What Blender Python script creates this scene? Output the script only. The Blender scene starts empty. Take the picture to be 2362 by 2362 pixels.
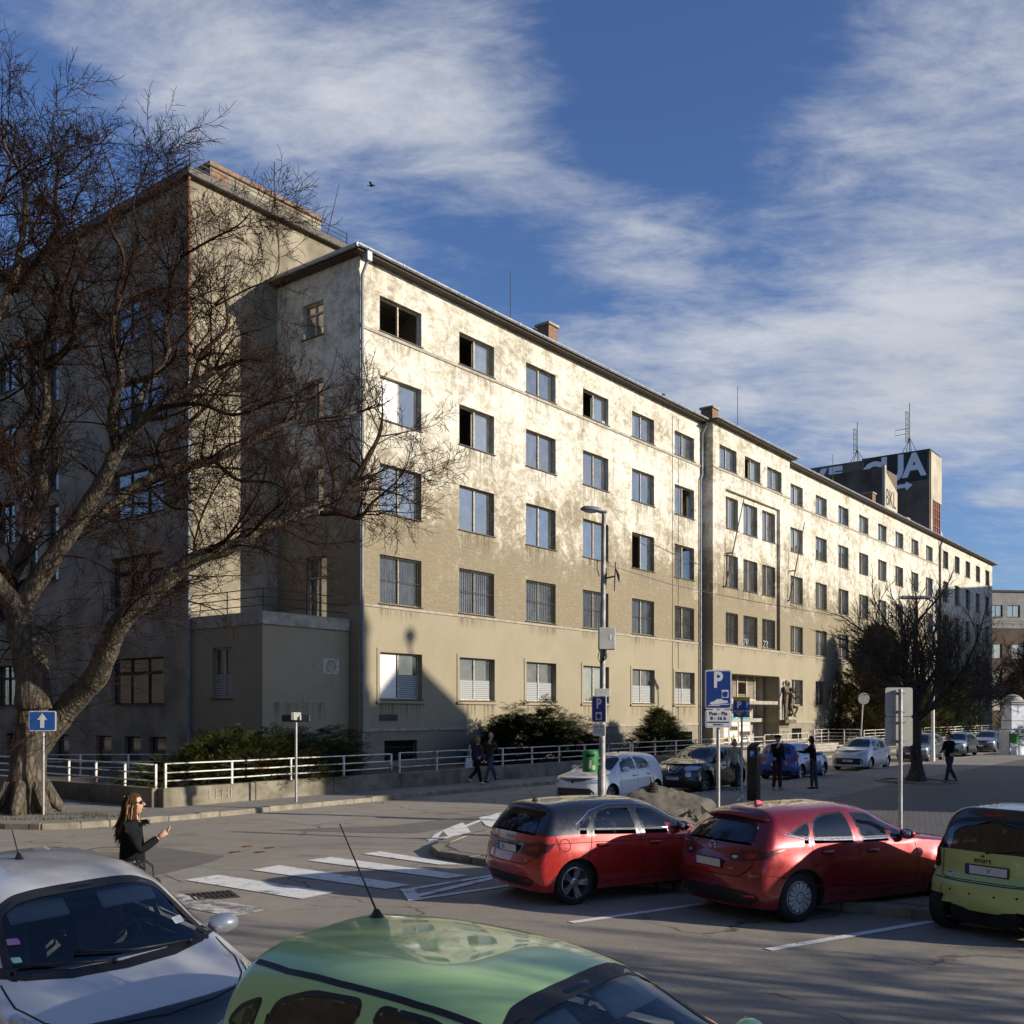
import bpy, bmesh, math, random
from mathutils import Vector, Matrix, noise as mnoise
from mathutils.bvhtree import BVHTree
R = math.radians
SC = bpy.context.scene
COL = SC.collection
RNG = random.Random(7)

# ------------------------------------------------------------------ camera
F_PX, CX_PX, HOR_PX, CAM_H = 2318.0, 1181.0, 1645.0, 2.65
cam_d = bpy.data.cameras.new('camera'); cam = bpy.data.objects.new('camera', cam_d); COL.objects.link(cam)
cam.location = (0, 0, CAM_H); cam.rotation_euler = (R(90), 0, 0)
cam_d.sensor_width = 36; cam_d.lens = 36 * F_PX / 2362; cam_d.shift_y = (HOR_PX - 1181) / 2362
cam_d.clip_start = 0.05; cam_d.clip_end = 3000
SC.camera = cam

# ------------------------------------------------------------------ sun and sky
SUN_AZ = Vector((0.954, -0.300, 0)).normalized()      # horizontal direction towards the sun
SUN_EL = R(18)
sun_d = bpy.data.lights.new('sun', 'SUN'); sun_d.energy = 5.0; sun_d.angle = R(0.55); sun_d.color = (1.0, 0.915, 0.78)
sun = bpy.data.objects.new('sun', sun_d); COL.objects.link(sun)
sdir = (SUN_AZ * math.cos(SUN_EL) + Vector((0, 0, math.sin(SUN_EL))))
sun.rotation_euler = sdir.to_track_quat('Z', 'Y').to_euler(); sun.location = sdir * 200
W = bpy.data.worlds.new('World'); SC.world = W; W.use_nodes = True

def world_nodes():
    nt = W.node_tree; nt.nodes.clear()
    N = lambda t, **k: _n(nt, t, **k)
    L = nt.links.new
    out = N('ShaderNodeOutputWorld'); bg = N('ShaderNodeBackground'); bg.inputs[1].default_value = 0.072
    sky = N('ShaderNodeTexSky'); sky.sky_type = 'NISHITA'; sky.sun_disc = False
    sky.sun_elevation = SUN_EL; sky.sun_rotation = math.atan2(SUN_AZ.x, SUN_AZ.y)
    sky.air_density = 1.0; sky.dust_density = 0.9; sky.ozone_density = 3.2; sky.altitude = 150
    tc = N('ShaderNodeTexCoord')
    sep = N('ShaderNodeSeparateXYZ'); L(tc.outputs['Generated'], sep.inputs[0])
    # plane-projected cloud coordinates
    zc = N('ShaderNodeMath', operation='MAXIMUM'); L(sep.outputs[2], zc.inputs[0]); zc.inputs[1].default_value = 0.0
    za = N('ShaderNodeMath', operation='ADD'); L(zc.outputs[0], za.inputs[0]); za.inputs[1].default_value = 0.22
    dv = N('ShaderNodeVectorMath', operation='DIVIDE'); L(tc.outputs['Generated'], dv.inputs[0])
    cmb = N('ShaderNodeCombineXYZ'); [L(za.outputs[0], cmb.inputs[i]) for i in range(3)]
    L(cmb.outputs[0], dv.inputs[1])
    def mapn(rot, sc, loc=(0, 0, 0)):
        m = N('ShaderNodeMapping'); m.inputs['Rotation'].default_value = (0, 0, R(rot)); m.inputs['Scale'].default_value = sc
        m.inputs['Location'].default_value = loc
        L(dv.outputs[0], m.inputs[0]); return m
    def noise(m, s, det, rough, dist):
        n = N('ShaderNodeTexNoise'); n.inputs['Scale'].default_value = s; n.inputs['Detail'].default_value = det
        n.inputs['Roughness'].default_value = rough; n.inputs['Distortion'].default_value = dist
        L(m.outputs[0], n.inputs['Vector']); return n.outputs[0]
    n1 = noise(mapn(48, (0.9, 1.3, 1.0), (3.1, 1.7, 0)), 2.6, 10, 0.62, 0.2)
    n2 = noise(mapn(48, (0.75, 1.7, 1.0), (0.4, 5.2, 0)), 6.5, 11, 0.68, 0.3)
    # broad cloud banks: soft lobes about fixed sky directions
    def lobe(a, b, tilt, s1, s2, amp):
        c = Vector((a, 1, b)).normalized()
        r = Vector((1, -a, 0)).normalized(); up = r.cross(c).normalized()
        t1 = (r * math.cos(R(tilt)) + up * math.sin(R(tilt))); t2 = (-r * math.sin(R(tilt)) + up * math.cos(R(tilt)))
        acc = None
        for t, s in ((t1, s1), (t2, s2), (c, None)):
            d = N('ShaderNodeVectorMath', operation='DOT_PRODUCT'); L(tc.outputs['Generated'], d.inputs[0]); d.inputs[1].default_value = t
            if s is None:
                g = N('ShaderNodeMath', operation='GREATER_THAN'); L(d.outputs['Value'], g.inputs[0]); g.inputs[1].default_value = 0
                last = g.outputs[0]
            else:
                m = N('ShaderNodeMath', operation='DIVIDE'); L(d.outputs['Value'], m.inputs[0]); m.inputs[1].default_value = s
                p = N('ShaderNodeMath', operation='POWER'); L(m.outputs[0], p.inputs[0]); p.inputs[1].default_value = 2
                if acc is None: acc = p.outputs[0]
                else:
                    ad = N('ShaderNodeMath', operation='ADD'); L(acc, ad.inputs[0]); L(p.outputs[0], ad.inputs[1]); acc = ad.outputs[0]
        ng = N('ShaderNodeMath', operation='MULTIPLY'); L(acc, ng.inputs[0]); ng.inputs[1].default_value = -1
        ex = N('ShaderNodeMath', operation='EXPONENT'); L(ng.outputs[0], ex.inputs[0])
        mu = N('ShaderNodeMath', operation='MULTIPLY'); L(ex.outputs[0], mu.inputs[0]); L(last, mu.inputs[1])
        m2 = N('ShaderNodeMath', operation='MULTIPLY'); L(mu.outputs[0], m2.inputs[0]); m2.inputs[1].default_value = amp
        return m2.outputs[0]
    P = lambda px, py: ((px - CX_PX) / F_PX, (HOR_PX - py) / F_PX)
    lob = []
    for (px, py, tilt, s1, s2, amp) in LOBES:
        a, b = P(px, py); lob.append(lobe(a, b, tilt, s1, s2, amp))
    tot = lob[0]
    for o in lob[1:]:
        ad = N('ShaderNodeMath', operation='ADD'); L(tot, ad.inputs[0]); L(o, ad.inputs[1]); tot = ad.outputs[0]
    def madd(x, m, c):
        k = N('ShaderNodeMath', operation='MULTIPLY_ADD'); L(x, k.inputs[0]); k.inputs[1].default_value = m; k.inputs[2].default_value = c; return k.outputs[0]
    def add(x, y):
        k = N('ShaderNodeMath', operation='ADD'); L(x, k.inputs[0]); L(y, k.inputs[1]); return k.outputs[0]
    dens = add(add(madd(n1, 1.7, -0.85), madd(n2, 1.75, -0.875)), madd(tot, 0.66, -0.18))
    mr = N('ShaderNodeMapRange'); mr.interpolation_type = 'SMOOTHSTEP'; L(dens, mr.inputs[0])
    mr.inputs[1].default_value = -0.05; mr.inputs[2].default_value = 1.30; mr.inputs[3].default_value = 0.0; mr.inputs[4].default_value = 0.97
    # saturate the clear sky a little (polarised winter air)
    hsv = N('ShaderNodeMix', data_type='RGBA', blend_type='MULTIPLY'); hsv.inputs[0].default_value = 1; hsv.inputs[7].default_value = (SKY_V * .90, SKY_V * 1.02, SKY_V * 1.32, 1); L(sky.outputs[0], hsv.inputs[6])
    cl = N('ShaderNodeMix', data_type='RGBA'); cl.inputs[6].default_value = CLOUD_LO; cl.inputs[7].default_value = CLOUD_HI
    L(n1, cl.inputs[0])
    mx = N('ShaderNodeMix', data_type='RGBA'); L(mr.outputs[0], mx.inputs[0]); L(hsv.outputs[2], mx.inputs[6]); L(cl.outputs[2], mx.inputs[7])
    L(mx.outputs[2], bg.inputs[0]); L(bg.outputs[0], out.inputs[0])

def _n(nt, t, **k):
    n = nt.nodes.new(t)
    for a, b in k.items(): setattr(n, a, b)
    return n

SKY_V = 1.28
CLOUD_LO = (3.6, 4.1, 5.2, 1); CLOUD_HI = (9.0, 9.3, 9.9, 1)
# px, py (photo position of the bank), tilt, half-lengths, weight
LOBES = [(720, 210, -24, .25, .095, .85), (330, 30, -20, .20, .075, .7), (1120, 90, -20, .10, .08, .6), (1330, 480, -28, .17, .05, .8), (430, 350, -30, .10, .035, .4),
         (1950, 800, -10, .33, .10, .95), (2260, 480, 70, .22, .10, .75), (2050, 260, 25, .12, .06, .45), (1450, 860, -4, .15, .04, .7), (1420, 680, -25, .15, .04, -.5), (2050, 980, 0, .25, .04, .4), (2330, 1150, 0, .03, .014, .9),
         (1560, 170, 10, .15, .10, -.45), (1620, 500, -35, .16, .05, -.45), (1080, 560, -28, .16, .045, -.6), (120, 200, 0, .10, .10, -.4), (8500, -1200, 0, .7, .4, 1.0)]  # last bank: unseen cloud added to whiten the window reflections
world_nodes()

SC.view_settings.view_transform = 'Standard'; SC.view_settings.look = 'None'; SC.view_settings.gamma = 1
SC.view_settings.use_curve_mapping = False; SC.view_settings.exposure = 0.24
SC.render.engine = 'CYCLES'
SC.cycles.use_denoising = True
try: SC.cycles.denoiser = 'OPENIMAGEDENOISE'
except Exception: pass
SC.cycles.max_bounces = 6; SC.cycles.diffuse_bounces = 3; SC.cycles.glossy_bounces = 4; SC.cycles.transparent_max_bounces = 12; SC.cycles.transmission_bounces = 4
SC.cycles.caustics_reflective = False; SC.cycles.caustics_refractive = False
SC.cycles.use_adaptive_sampling = True; SC.cycles.adaptive_threshold = 0.012
SC.cycles.sample_clamp_indirect = 6

# ------------------------------------------------------------------ frames of reference
U_AX = Vector((0.614, 0.789, 0)).normalized(); N_AX = Vector((U_AX.y, -U_AX.x, 0))      # along the facade, out of the facade
FAC_ANG = math.atan2(U_AX.y, U_AX.x)
CORNER = Vector((-5.94, 39.0, 0))
def UN(u, n, z=0.0): return CORNER + U_AX * u + N_AX * n + Vector((0, 0, z))
def GP(px, py, z=0.0):            # the ground point a photo position looks at
    Y = F_PX * (CAM_H - z) / (py - HOR_PX); return Vector(((px - CX_PX) / F_PX * Y, Y, z))
def AT(px, py, Y): return Vector(((px - CX_PX) / F_PX * Y, Y, CAM_H + (HOR_PX - py) / F_PX * Y))
SUNQ = Vector((0.300, 0.954, 0)).normalized()
def PQ(p, q, z=0.0): return SUN_AZ * p + SUNQ * q + Vector((0, 0, z))

# ------------------------------------------------------------------ mesh helper
class MB:
    def __init__(s): s.v = []; s.f = []; s.m = []
    def add(s, vs, fs, mi=0):
        o = len(s.v); s.v.extend([tuple(x) for x in vs]); s.f.extend([tuple(i + o for i in f) for f in fs]); s.m.extend([mi] * len(fs)); return o
    def quad(s, a, b, c, d, mi=0): s.add([a, b, c, d], [(0, 1, 2, 3)], mi)
    def box(s, x0, x1, y0, y1, z0, z1, mi=0, M=None):
        vs = [Vector((x, y, z)) for z in (z0, z1) for y in (y0, y1) for x in (x0, x1)]
        if M is not None: vs = [M @ p for p in vs]
        s.add(vs, [(0, 2, 3, 1), (4, 5, 7, 6), (0, 1, 5, 4), (2, 6, 7, 3), (0, 4, 6, 2), (1, 3, 7, 5)], mi)
    def bbox(s, x0, x1, y0, y1, z0, z1, b=0.01, mi=0, M=None):      # bevelled box
        def ring(i, z): return [Vector(p) for p in ((x0 + i, y0, z), (x1 - i, y0, z), (x1, y0 + i, z), (x1, y1 - i, z), (x1 - i, y1, z), (x0 + i, y1, z), (x0, y1 - i, z), (x0, y0 + i, z))]
        def ins(z): return [Vector(p) for p in ((x0 + b + b * .4, y0 + b, z), (x1 - b - b * .4, y0 + b, z), (x1 - b, y0 + b + b * .4, z), (x1 - b, y1 - b - b * .4, z), (x1 - b - b * .4, y1 - b, z), (x0 + b + b * .4, y1 - b, z), (x0 + b, y1 - b - b * .4, z), (x0 + b, y0 + b + b * .4, z))]
        vs = ins(z0) + ring(b, z0 + b) + ring(b, z1 - b) + ins(z1)
        if M is not None: vs = [M @ p for p in vs]
        fs = [tuple(reversed(range(8))), tuple(range(24, 32))]
        for r in range(3):
            for i in range(8): fs.append((r * 8 + i, r * 8 + (i + 1) % 8, r * 8 + 8 + (i + 1) % 8, r * 8 + 8 + i))
        s.add(vs, fs, mi)
    def prism(s, poly, z0, z1, mi=0, M=None, top_mi=None):             # polygon (x, y) counter-clockwise, extruded
        n = len(poly); vs = [Vector((p[0], p[1], z0)) for p in poly] + [Vector((p[0], p[1], z1)) for p in poly]
        if M is not None: vs = [M @ p for p in vs]
        s.add(vs, [tuple(range(n - 1, -1, -1))] + [(i, (i + 1) % n, n + (i + 1) % n, n + i) for i in range(n)], mi)
        s.add(vs[n:], [tuple(range(n))], mi if top_mi is None else top_mi)
    def tube(s, pts, rad, sides=6, mi=0, cap=True):
        pts = [Vector(p) for p in pts]; n = len(pts)
        if not hasattr(rad, '__len__'): rad = [rad] * n
        t0 = (pts[1] - pts[0]).normalized(); a = t0.orthogonal().normalized(); vs = []
        for i in range(n):
            t = (pts[min(i + 1, n - 1)] - pts[max(i - 1, 0)])
            t = t.normalized() if t.length > 1e-9 else t0
            a = (a - t * a.dot(t)); a = a.normalized() if a.length > 1e-6 else t.orthogonal().normalized(); b = t.cross(a)
            for k in range(sides):
                g = 2 * math.pi * k / sides; vs.append(pts[i] + (a * math.cos(g) + b * math.sin(g)) * rad[i])
        fs = []
        for i in range(n - 1):
            for k in range(sides):
                k2 = (k + 1) % sides; fs.append((i * sides + k, i * sides + k2, (i + 1) * sides + k2, (i + 1) * sides + k))
        if cap and sides > 2: fs += [tuple(range(sides - 1, -1, -1)), tuple((n - 1) * sides + k for k in range(sides))]
        s.add(vs, fs, mi)
    def lathe(s, prof, seg=24, mi=0, M=None, a0=0.0, a1=2 * math.pi):   # profile (r, z) about z
        full = abs(a1 - a0 - 2 * math.pi) < 1e-6; n = len(prof); cols = seg if full else seg + 1; vs = []
        for c in range(cols):
            g = a0 + (a1 - a0) * c / seg
            for r, z in prof: vs.append(Vector((r * math.cos(g), r * math.sin(g), z)))
        if M is not None: vs = [M @ p for p in vs]
        fs = []
        for c in range(seg):
            c2 = (c + 1) % cols
            for i in range(n - 1): fs.append((c * n + i, c2 * n + i, c2 * n + i + 1, c * n + i + 1))
        s.add(vs, fs, mi)
    def ball(s, c, r, seg=12, rings=8, mi=0, M=None, sc=(1, 1, 1)):
        vs = []; c = Vector(c)
        for i in range(rings + 1):
            th = math.pi * i / rings
            for k in range(seg):
                ph = 2 * math.pi * k / seg
                p = c + Vector((r * sc[0] * math.sin(th) * math.cos(ph), r * sc[1] * math.sin(th) * math.sin(ph), r * sc[2] * math.cos(th)))
                vs.append(M @ p if M is not None else p)
        fs = [(i * seg + k, (i + 1) * seg + k, (i + 1) * seg + (k + 1) % seg, i * seg + (k + 1) % seg) for i in range(rings) for k in range(seg)]
        s.add(vs, fs, mi)
    def mesh(s, name, mats, smooth=False, angle=None):
        me = bpy.data.meshes.new(name); me.from_pydata(s.v, [], s.f)
        mats = mats if isinstance(mats, (list, tuple)) else [mats]
        for m in mats: me.materials.append(m)
        if len(mats) > 1: me.polygons.foreach_set('material_index', s.m)
        if smooth: me.polygons.foreach_set('use_smooth', [True] * len(me.polygons))
        me.update()
        if smooth and angle is not None: me.set_sharp_from_angle(angle=R(angle))
        return me
    def build(s, name, mats, parent=None, smooth=False, angle=None):
        return obj(name, s.mesh(name, mats, smooth, angle), parent)

def obj(name, me, parent=None):
    o = bpy.data.objects.new(name, me); COL.objects.link(o)
    if parent is not None: o.parent = parent
    return o
def tag(o, label=None, cat=None, group=None, kind=None):
    if label: o['label'] = label
    if cat: o['category'] = cat
    if group: o['group'] = group
    if kind: o['kind'] = kind
    return o
def thing(name, label, cat, loc=(0, 0, 0), rz=0.0, group=None, kind=None):
    o = bpy.data.objects.new(name, None); COL.objects.link(o); o.location = loc; o.rotation_euler = (0, 0, rz)
    o.empty_display_size = 0.1
    return tag(o, label, cat, group, kind)
def struct(name, mb, mats, parent=None, smooth=False):
    o = mb.build(name, mats, parent, smooth); o['kind'] = 'structure'; return o
def copy_tree(o, parent=None):
    c = o.copy(); COL.objects.link(c); c.parent = parent
    for ch in list(o.children): copy_tree(ch, c)
    return c

# ------------------------------------------------------------------ materials
def shader(name):
    m = bpy.data.materials.new(name); m.use_nodes = True; nt = m.node_tree
    return m, nt, nt.nodes['Principled BSDF'], nt.links.new
def nd(nt, t, **k):
    n = nt.nodes.new(t)
    for a, b in k.items(): setattr(n, a, b)
    return n
def coords(nt, scale=(1, 1, 1), rot=(0, 0, 0), kind='Object', loc=(0, 0, 0)):
    tc = nd(nt, 'ShaderNodeTexCoord'); mp = nd(nt, 'ShaderNodeMapping')
    mp.inputs['Scale'].default_value = scale; mp.inputs['Rotation'].default_value = rot; mp.inputs['Location'].default_value = loc
    nt.links.new(tc.outputs[kind], mp.inputs[0]); return mp.outputs[0]
def tnoise(nt, vec, s, det=4, rough=0.55, dist=0.0):
    n = nd(nt, 'ShaderNodeTexNoise'); n.inputs['Scale'].default_value = s; n.inputs['Detail'].default_value = det
    n.inputs['Roughness'].default_value = rough; n.inputs['Distortion'].default_value = dist; nt.links.new(vec, n.inputs['Vector']); return n.outputs[0]
def ramp(nt, x, a, b, c0=0.0, c1=1.0):
    m = nd(nt, 'ShaderNodeMapRange'); m.interpolation_type = 'SMOOTHSTEP'; nt.links.new(x, m.inputs[0])
    m.inputs[1].default_value = a; m.inputs[2].default_value = b; m.inputs[3].default_value = c0; m.inputs[4].default_value = c1; return m.outputs[0]
def mixc(nt, f, a, b, mode='MIX'):
    m = nd(nt, 'ShaderNodeMix', data_type='RGBA', blend_type=mode)
    for s, x in ((0, f), (6, a), (7, b)):
        if hasattr(x, 'is_linked'): nt.links.new(x, m.inputs[s])
        elif s == 0: m.inputs[0].default_value = x
        else: m.inputs[s].default_value = (x[0], x[1], x[2], 1)
    return m.outputs[2]
def mathn(nt, op, a, b=None, c=None):
    m = nd(nt, 'ShaderNodeMath', operation=op)
    for i, x in enumerate((a, b, c)):
        if x is None: continue
        if hasattr(x, 'is_linked'): nt.links.new(x, m.inputs[i])
        else: m.inputs[i].default_value = x
    return m.outputs[0]
def bump(nt, bsdf, h, strength=0.3, dist=0.02):
    b = nd(nt, 'ShaderNodeBump'); b.inputs['Strength'].default_value = strength; b.inputs['Distance'].default_value = dist
    nt.links.new(h, b.inputs['Height']); nt.links.new(b.outputs[0], bsdf.inputs['Normal'])
def simple(name, col, rough=0.6, metal=0.0, var=0.25, scale=6.0, bmp=0.0, bscale=40.0, coat=0.0, spec=0.5, tint=None, kind='Object'):
    m, nt, b, L = shader(name)
    v = coords(nt, kind=kind)
    n = tnoise(nt, v, scale, 6, 0.6, 0.3)
    lo = tuple(c * (1 - var) for c in col) if tint is None else tint
    hi = tuple(min(1, c * (1 + var * .6)) for c in col)
    L(mixc(nt, ramp(nt, n, 0.3, 0.7), lo, hi), b.inputs['Base Color'])
    n2 = tnoise(nt, v, scale * 3.1, 4, 0.6)
    L(ramp(nt, n2, 0.2, 0.8, max(0.02, rough - .1), min(1, rough + .1)), b.inputs['Roughness'])
    b.inputs['Metallic'].default_value = metal; b.inputs['Coat Weight'].default_value = coat; b.inputs['Coat Roughness'].default_value = 0.04
    b.inputs['Specular IOR Level'].default_value = spec
    if bmp: bump(nt, b, tnoise(nt, v, bscale, 5, 0.65), bmp, 0.01)
    return m
M = {}
# ================================================================== ground, road, pavements
def m_asphalt(name, base, lighter, crack=True, spec=.35):
    m, nt, b, L = shader(name)
    v = coords(nt)
    big = tnoise(nt, v, 0.22, 5, 0.6, 0.6); mid = tnoise(nt, v, 1.7, 6, 0.65); fine = tnoise(nt, v, 55, 3, 0.7); grain = tnoise(nt, v, 210, 2, .6)
    c = mixc(nt, ramp(nt, big, .3, .7), base, lighter)
    c = mixc(nt, ramp(nt, mid, .35, .75, 0, .35), c, tuple(x * .62 for x in base))
    c = mixc(nt, ramp(nt, fine, .35, .65, .0, .5), c, tuple(min(1, x * 1.6) for x in base))
    peb = tnoise(nt, v, 26, 4, .75); c = mixc(nt, ramp(nt, peb, .54, .66, 0, .42), c, tuple(x * .5 for x in base))
    c = mixc(nt, ramp(nt, grain, .45, .75, 0, .5), c, tuple(x * .45 for x in base))
    # worn tracks and oil stains
    st = tnoise(nt, coords(nt, (0.5, 1.6, 1), (0, 0, R(38))), 0.8, 5, .6, 1.0)
    c = mixc(nt, ramp(nt, st, .52, .74, 0, .6), c, tuple(x * .48 for x in base))
    grit = tnoise(nt, v, 14, 6, .8); c = mixc(nt, ramp(nt, grit, .52, .72, 0, .5), c, tuple(min(1, x * 1.5) for x in lighter))
    if crack:
        vo = nd(nt, 'ShaderNodeTexVoronoi', feature='DISTANCE_TO_EDGE'); vo.inputs['Scale'].default_value = .33
        wv = nd(nt, 'ShaderNodeVectorMath', operation='ADD'); nn = nd(nt, 'ShaderNodeTexNoise'); nn.inputs['Scale'].default_value = 1.1; nn.inputs['Detail'].default_value = 6
        L(v, nn.inputs['Vector']); L(v, wv.inputs[0]); L(nn.outputs['Color'], wv.inputs[1]); L(wv.outputs[0], vo.inputs['Vector'])
        ck = ramp(nt, vo.outputs[0], .0, .012, .8, 0); gate = ramp(nt, tnoise(nt, v, .35, 3), .48, .56)
        c = mixc(nt, mathn(nt, 'MULTIPLY', ck, gate), c, tuple(x * .22 for x in base))
    L(c, b.inputs['Base Color']); L(ramp(nt, mid, .3, .7, .72, .92), b.inputs['Roughness']); b.inputs['Specular IOR Level'].default_value = spec
    h = mathn(nt, 'ADD', mathn(nt, 'MULTIPLY', fine, .6), grain)
    bump(nt, b, h, .8, .010)
    return m
M['asphalt'] = m_asphalt('asphalt', (.275, .242, .196), (.38, .335, .268))
M['asphalt_patch_light'] = m_asphalt('asphalt_patch_light', (.32, .29, .24), (.35, .315, .26), False)
M['asphalt_patch_dark'] = m_asphalt('asphalt_patch_dark', (.175, .16, .137), (.20, .182, .156), False)
M['pavement'] = m_asphalt('pavement_asphalt', (.23, .212, .183), (.29, .265, .222))
M['island'] = m_asphalt('island_concrete', (.25, .22, .175), (.31, .275, .22))
def m_setts():
    m, nt, b, L = shader('granite_setts')
    v = coords(nt, (1, 1, 1), (0, 0, FAC_ANG))
    br = nd(nt, 'ShaderNodeTexBrick'); L(v, br.inputs['Vector']); br.inputs['Scale'].default_value = 1.0
    br.inputs['Brick Width'].default_value = .14; br.inputs['Row Height'].default_value = .12; br.inputs['Mortar Size'].default_value = .012
    br.inputs['Color1'].default_value = (.10, .095, .085, 1); br.inputs['Color2'].default_value = (.17, .155, .135, 1); br.inputs['Mortar'].default_value = (.035, .032, .028, 1)
    n = tnoise(nt, v, .5, 5, .6); c = mixc(nt, ramp(nt, n, .3, .7, .0, .5), br.outputs[0], (.07, .065, .06))
    c = mixc(nt, ramp(nt, tnoise(nt, v, 30, 3), .4, .8, 0, .4), c, (.2, .185, .16))
    L(c, b.inputs['Base Color']); b.inputs['Roughness'].default_value = .75
    bump(nt, b, mathn(nt, 'ADD', br.outputs['Fac'], mathn(nt, 'MULTIPLY', n, .2)), -.6, .012); return m
M['setts'] = m_setts()
M['kerb'] = simple('kerb_granite', (.25, .215, .16), .8, var=.35, scale=3, bmp=.4, bscale=25)
M['soil'] = simple('soil', (.075, .06, .04), .95, var=.5, scale=4, bmp=.8, bscale=14)
def m_paint(name, col, under, wear=.46):
    m, nt, b, L = shader(name); v = coords(nt)
    n = tnoise(nt, v, 3.2, 8, .72, .6); n2 = tnoise(nt, v, 26, 4, .7); n3 = tnoise(nt, coords(nt, (.6, 2.5, 1), (0, 0, R(-25))), 2.2, 6, .7)
    w = mathn(nt, 'ADD', mathn(nt, 'MULTIPLY', n, .5), mathn(nt, 'ADD', mathn(nt, 'MULTIPLY', n2, .22), mathn(nt, 'MULTIPLY', n3, .28)))
    c = mixc(nt, ramp(nt, w, wear - .05, wear + .06), under, col)
    c = mixc(nt, ramp(nt, n3, .5, .75, 0, .35), c, tuple(x * 1.3 for x in under))
    L(c, b.inputs['Base Color']); b.inputs['Roughness'].default_value = .75; bump(nt, b, n2, .3, .004); return m
M['road_paint'] = m_paint('road_paint', (.80, .78, .72), (.17, .155, .13), .43)
M['road_paint_worn'] = m_paint('road_paint_worn', (.66, .63, .57), (.17, .155, .13), .50)

g = MB(); g.quad((-1500, -900, 0), (1500, -900, 0), (1500, 2200, 0), (-1500, 2200, 0))
ground = struct('road', g, M['asphalt'])

_zk = [0]
def sheet(name, pts, z, m, parent=None, kind='structure'):
    _zk[0] += 1; z += .0007 * (_zk[0] % 9)
    b = MB(); b.add([(p[0], p[1], z) for p in pts], [tuple(range(len(pts)))]); o = b.build(name, m, parent)
    if parent is None and kind: o['kind'] = kind
    return o
def gps(*pp): return [GP(a, b) for a, b in pp]
def ccw(pts):
    a = sum(pts[i][0] * pts[(i + 1) % len(pts)][1] - pts[(i + 1) % len(pts)][0] * pts[i][1] for i in range(len(pts)))
    return pts if a > 0 else list(reversed(pts))
# asphalt repairs
sheet('asphalt_patch', ccw(gps((640, 1890), (780, 1873), (800, 1872), (828, 1888), (720, 1904), (690, 1900))), .004, M['asphalt_patch_light'], ground)
sheet('asphalt_patch', ccw(gps((640, 1915), (900, 1905), (1120, 1880), (1180, 1885), (960, 1922), (840, 1921))), .004, M['asphalt_patch_dark'], ground)
sheet('asphalt_patch', ccw(gps((380, 2018), (485, 1990), (560, 2003), (420, 2035))), .004, M['asphalt_patch_light'], ground)
sheet('asphalt_patch', ccw(gps((200, 1985), (330, 1950), (520, 1975), (480, 1992), (360, 2020))), .003, M['asphalt_patch_dark'], ground)
# pedestrian crossing
for i, (pts, worn) in enumerate([
        ([(425, 2031), (503, 2019), (773, 2060), (696, 2075)], 0), ([(580, 2008), (644, 1997), (946, 2043), (890, 2052)], 0),
        ([(708, 1986), (764, 1978), (1079, 2021), (1030, 2028)], 0), ([(837, 1971), (876, 1965), (1070, 1996), (1013, 1996)], 0),
        ([(250, 2062), (330, 2048), (620, 2098), (540, 2116)], 1)]):
    sheet('crossing_stripe', ccw(gps(*pts)), .008, M['road_paint_worn' if worn else 'road_paint'], ground)
# parking bay lines and the hatched corner of the bays
def line(px0, px1, w, name='bay_line', m='road_paint'):
    a, b = GP(*px0), GP(*px1); d = (b - a).normalized(); s = Vector((-d.y, d.x, 0)) * w * .5
    sheet(name, [a - s, b - s, b + s, a + s], .008, M[m], ground)
line((1317, 2129), (1690, 2076), .125); line((1772, 2192), (2240, 2111), .125);
line((934, 2054), (1180, 2013), .12); line((951, 2077), (1400, 2010), .12); line((938, 2051), (958, 2078), .2); line((962, 2068), (1150, 2023), .16)
# white hatching on the road in front of the kerb tip
sheet('hatch_marking', ccw(gps((987, 1941), (1003, 1925), (1045, 1906), (1068, 1898), (1080, 1912), (1088, 1925), (1040, 1934))), .007, M['road_paint'], ground)
sheet('hatch_marking', ccw(gps((1104, 1886), (1148, 1879), (1170, 1890), (1180, 1906), (1150, 1914), (1120, 1905))), .007, M['road_paint'], ground)
sheet('hatch_marking', ccw(gps((1175, 1874), (1240, 1866), (1262, 1880), (1270, 1895), (1230, 1897), (1205, 1886))), .007, M['road_paint'], ground)
line((990, 1938), (1150, 1877), .14, 'hatch_marking'); line((1150, 1877), (1300, 1855), .12, 'hatch_marking')
sheet('hatch_marking', ccw(gps((1010, 1933), (1022, 1918), (1034, 1930))), .011, M['asphalt_patch_dark'], ground)
# far lane lines
for uu in (6.5, 12.5, 18, 24, 30):
    a, b = UN(uu, 11.6), UN(uu + .12, 11.6); c, d = UN(uu + .12, 13.3), UN(uu, 13.3)
    sheet('bay_line', [a, d, c, b], .006, M['road_paint_worn'], ground)

# the pavement before the clinic
def un_poly(pts): return [UN(u, n) for u, n in pts]
KERB_A = [(-16.6, -60), (-16.3, 4.6), (-16.15, 5.4), (-15.7, 6.2), (-15.0, 6.62), (-14.0, 6.8), (-12, 6.9), (-6, 6.85), (150, 6.8)]
pv = MB(); pv.prism(ccw([(p.x, p.y) for p in un_poly(KERB_A + [(150, 4.4), (-11.9, 4.4), (-11.9, -60)])]), -.05, .125)
pavement = struct('pavement', pv, M['pavement'])
KERB_B = [(190, 13.5), (2, 13.55), (-4, 13.75), (-8.7, 14.3), (-11.5, 15.0), (-12.9, 15.6), (-13.45, 16.3), (-13.6, 17.2), (-13.75, 20), (-13.6, 60)]
pz = MB(); pz.prism(ccw([(p.x, p.y) for p in un_poly(KERB_B + [(190, 60)])]), -.05, .115)
plaza = struct('plaza_paving', pz, M['setts'])
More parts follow.
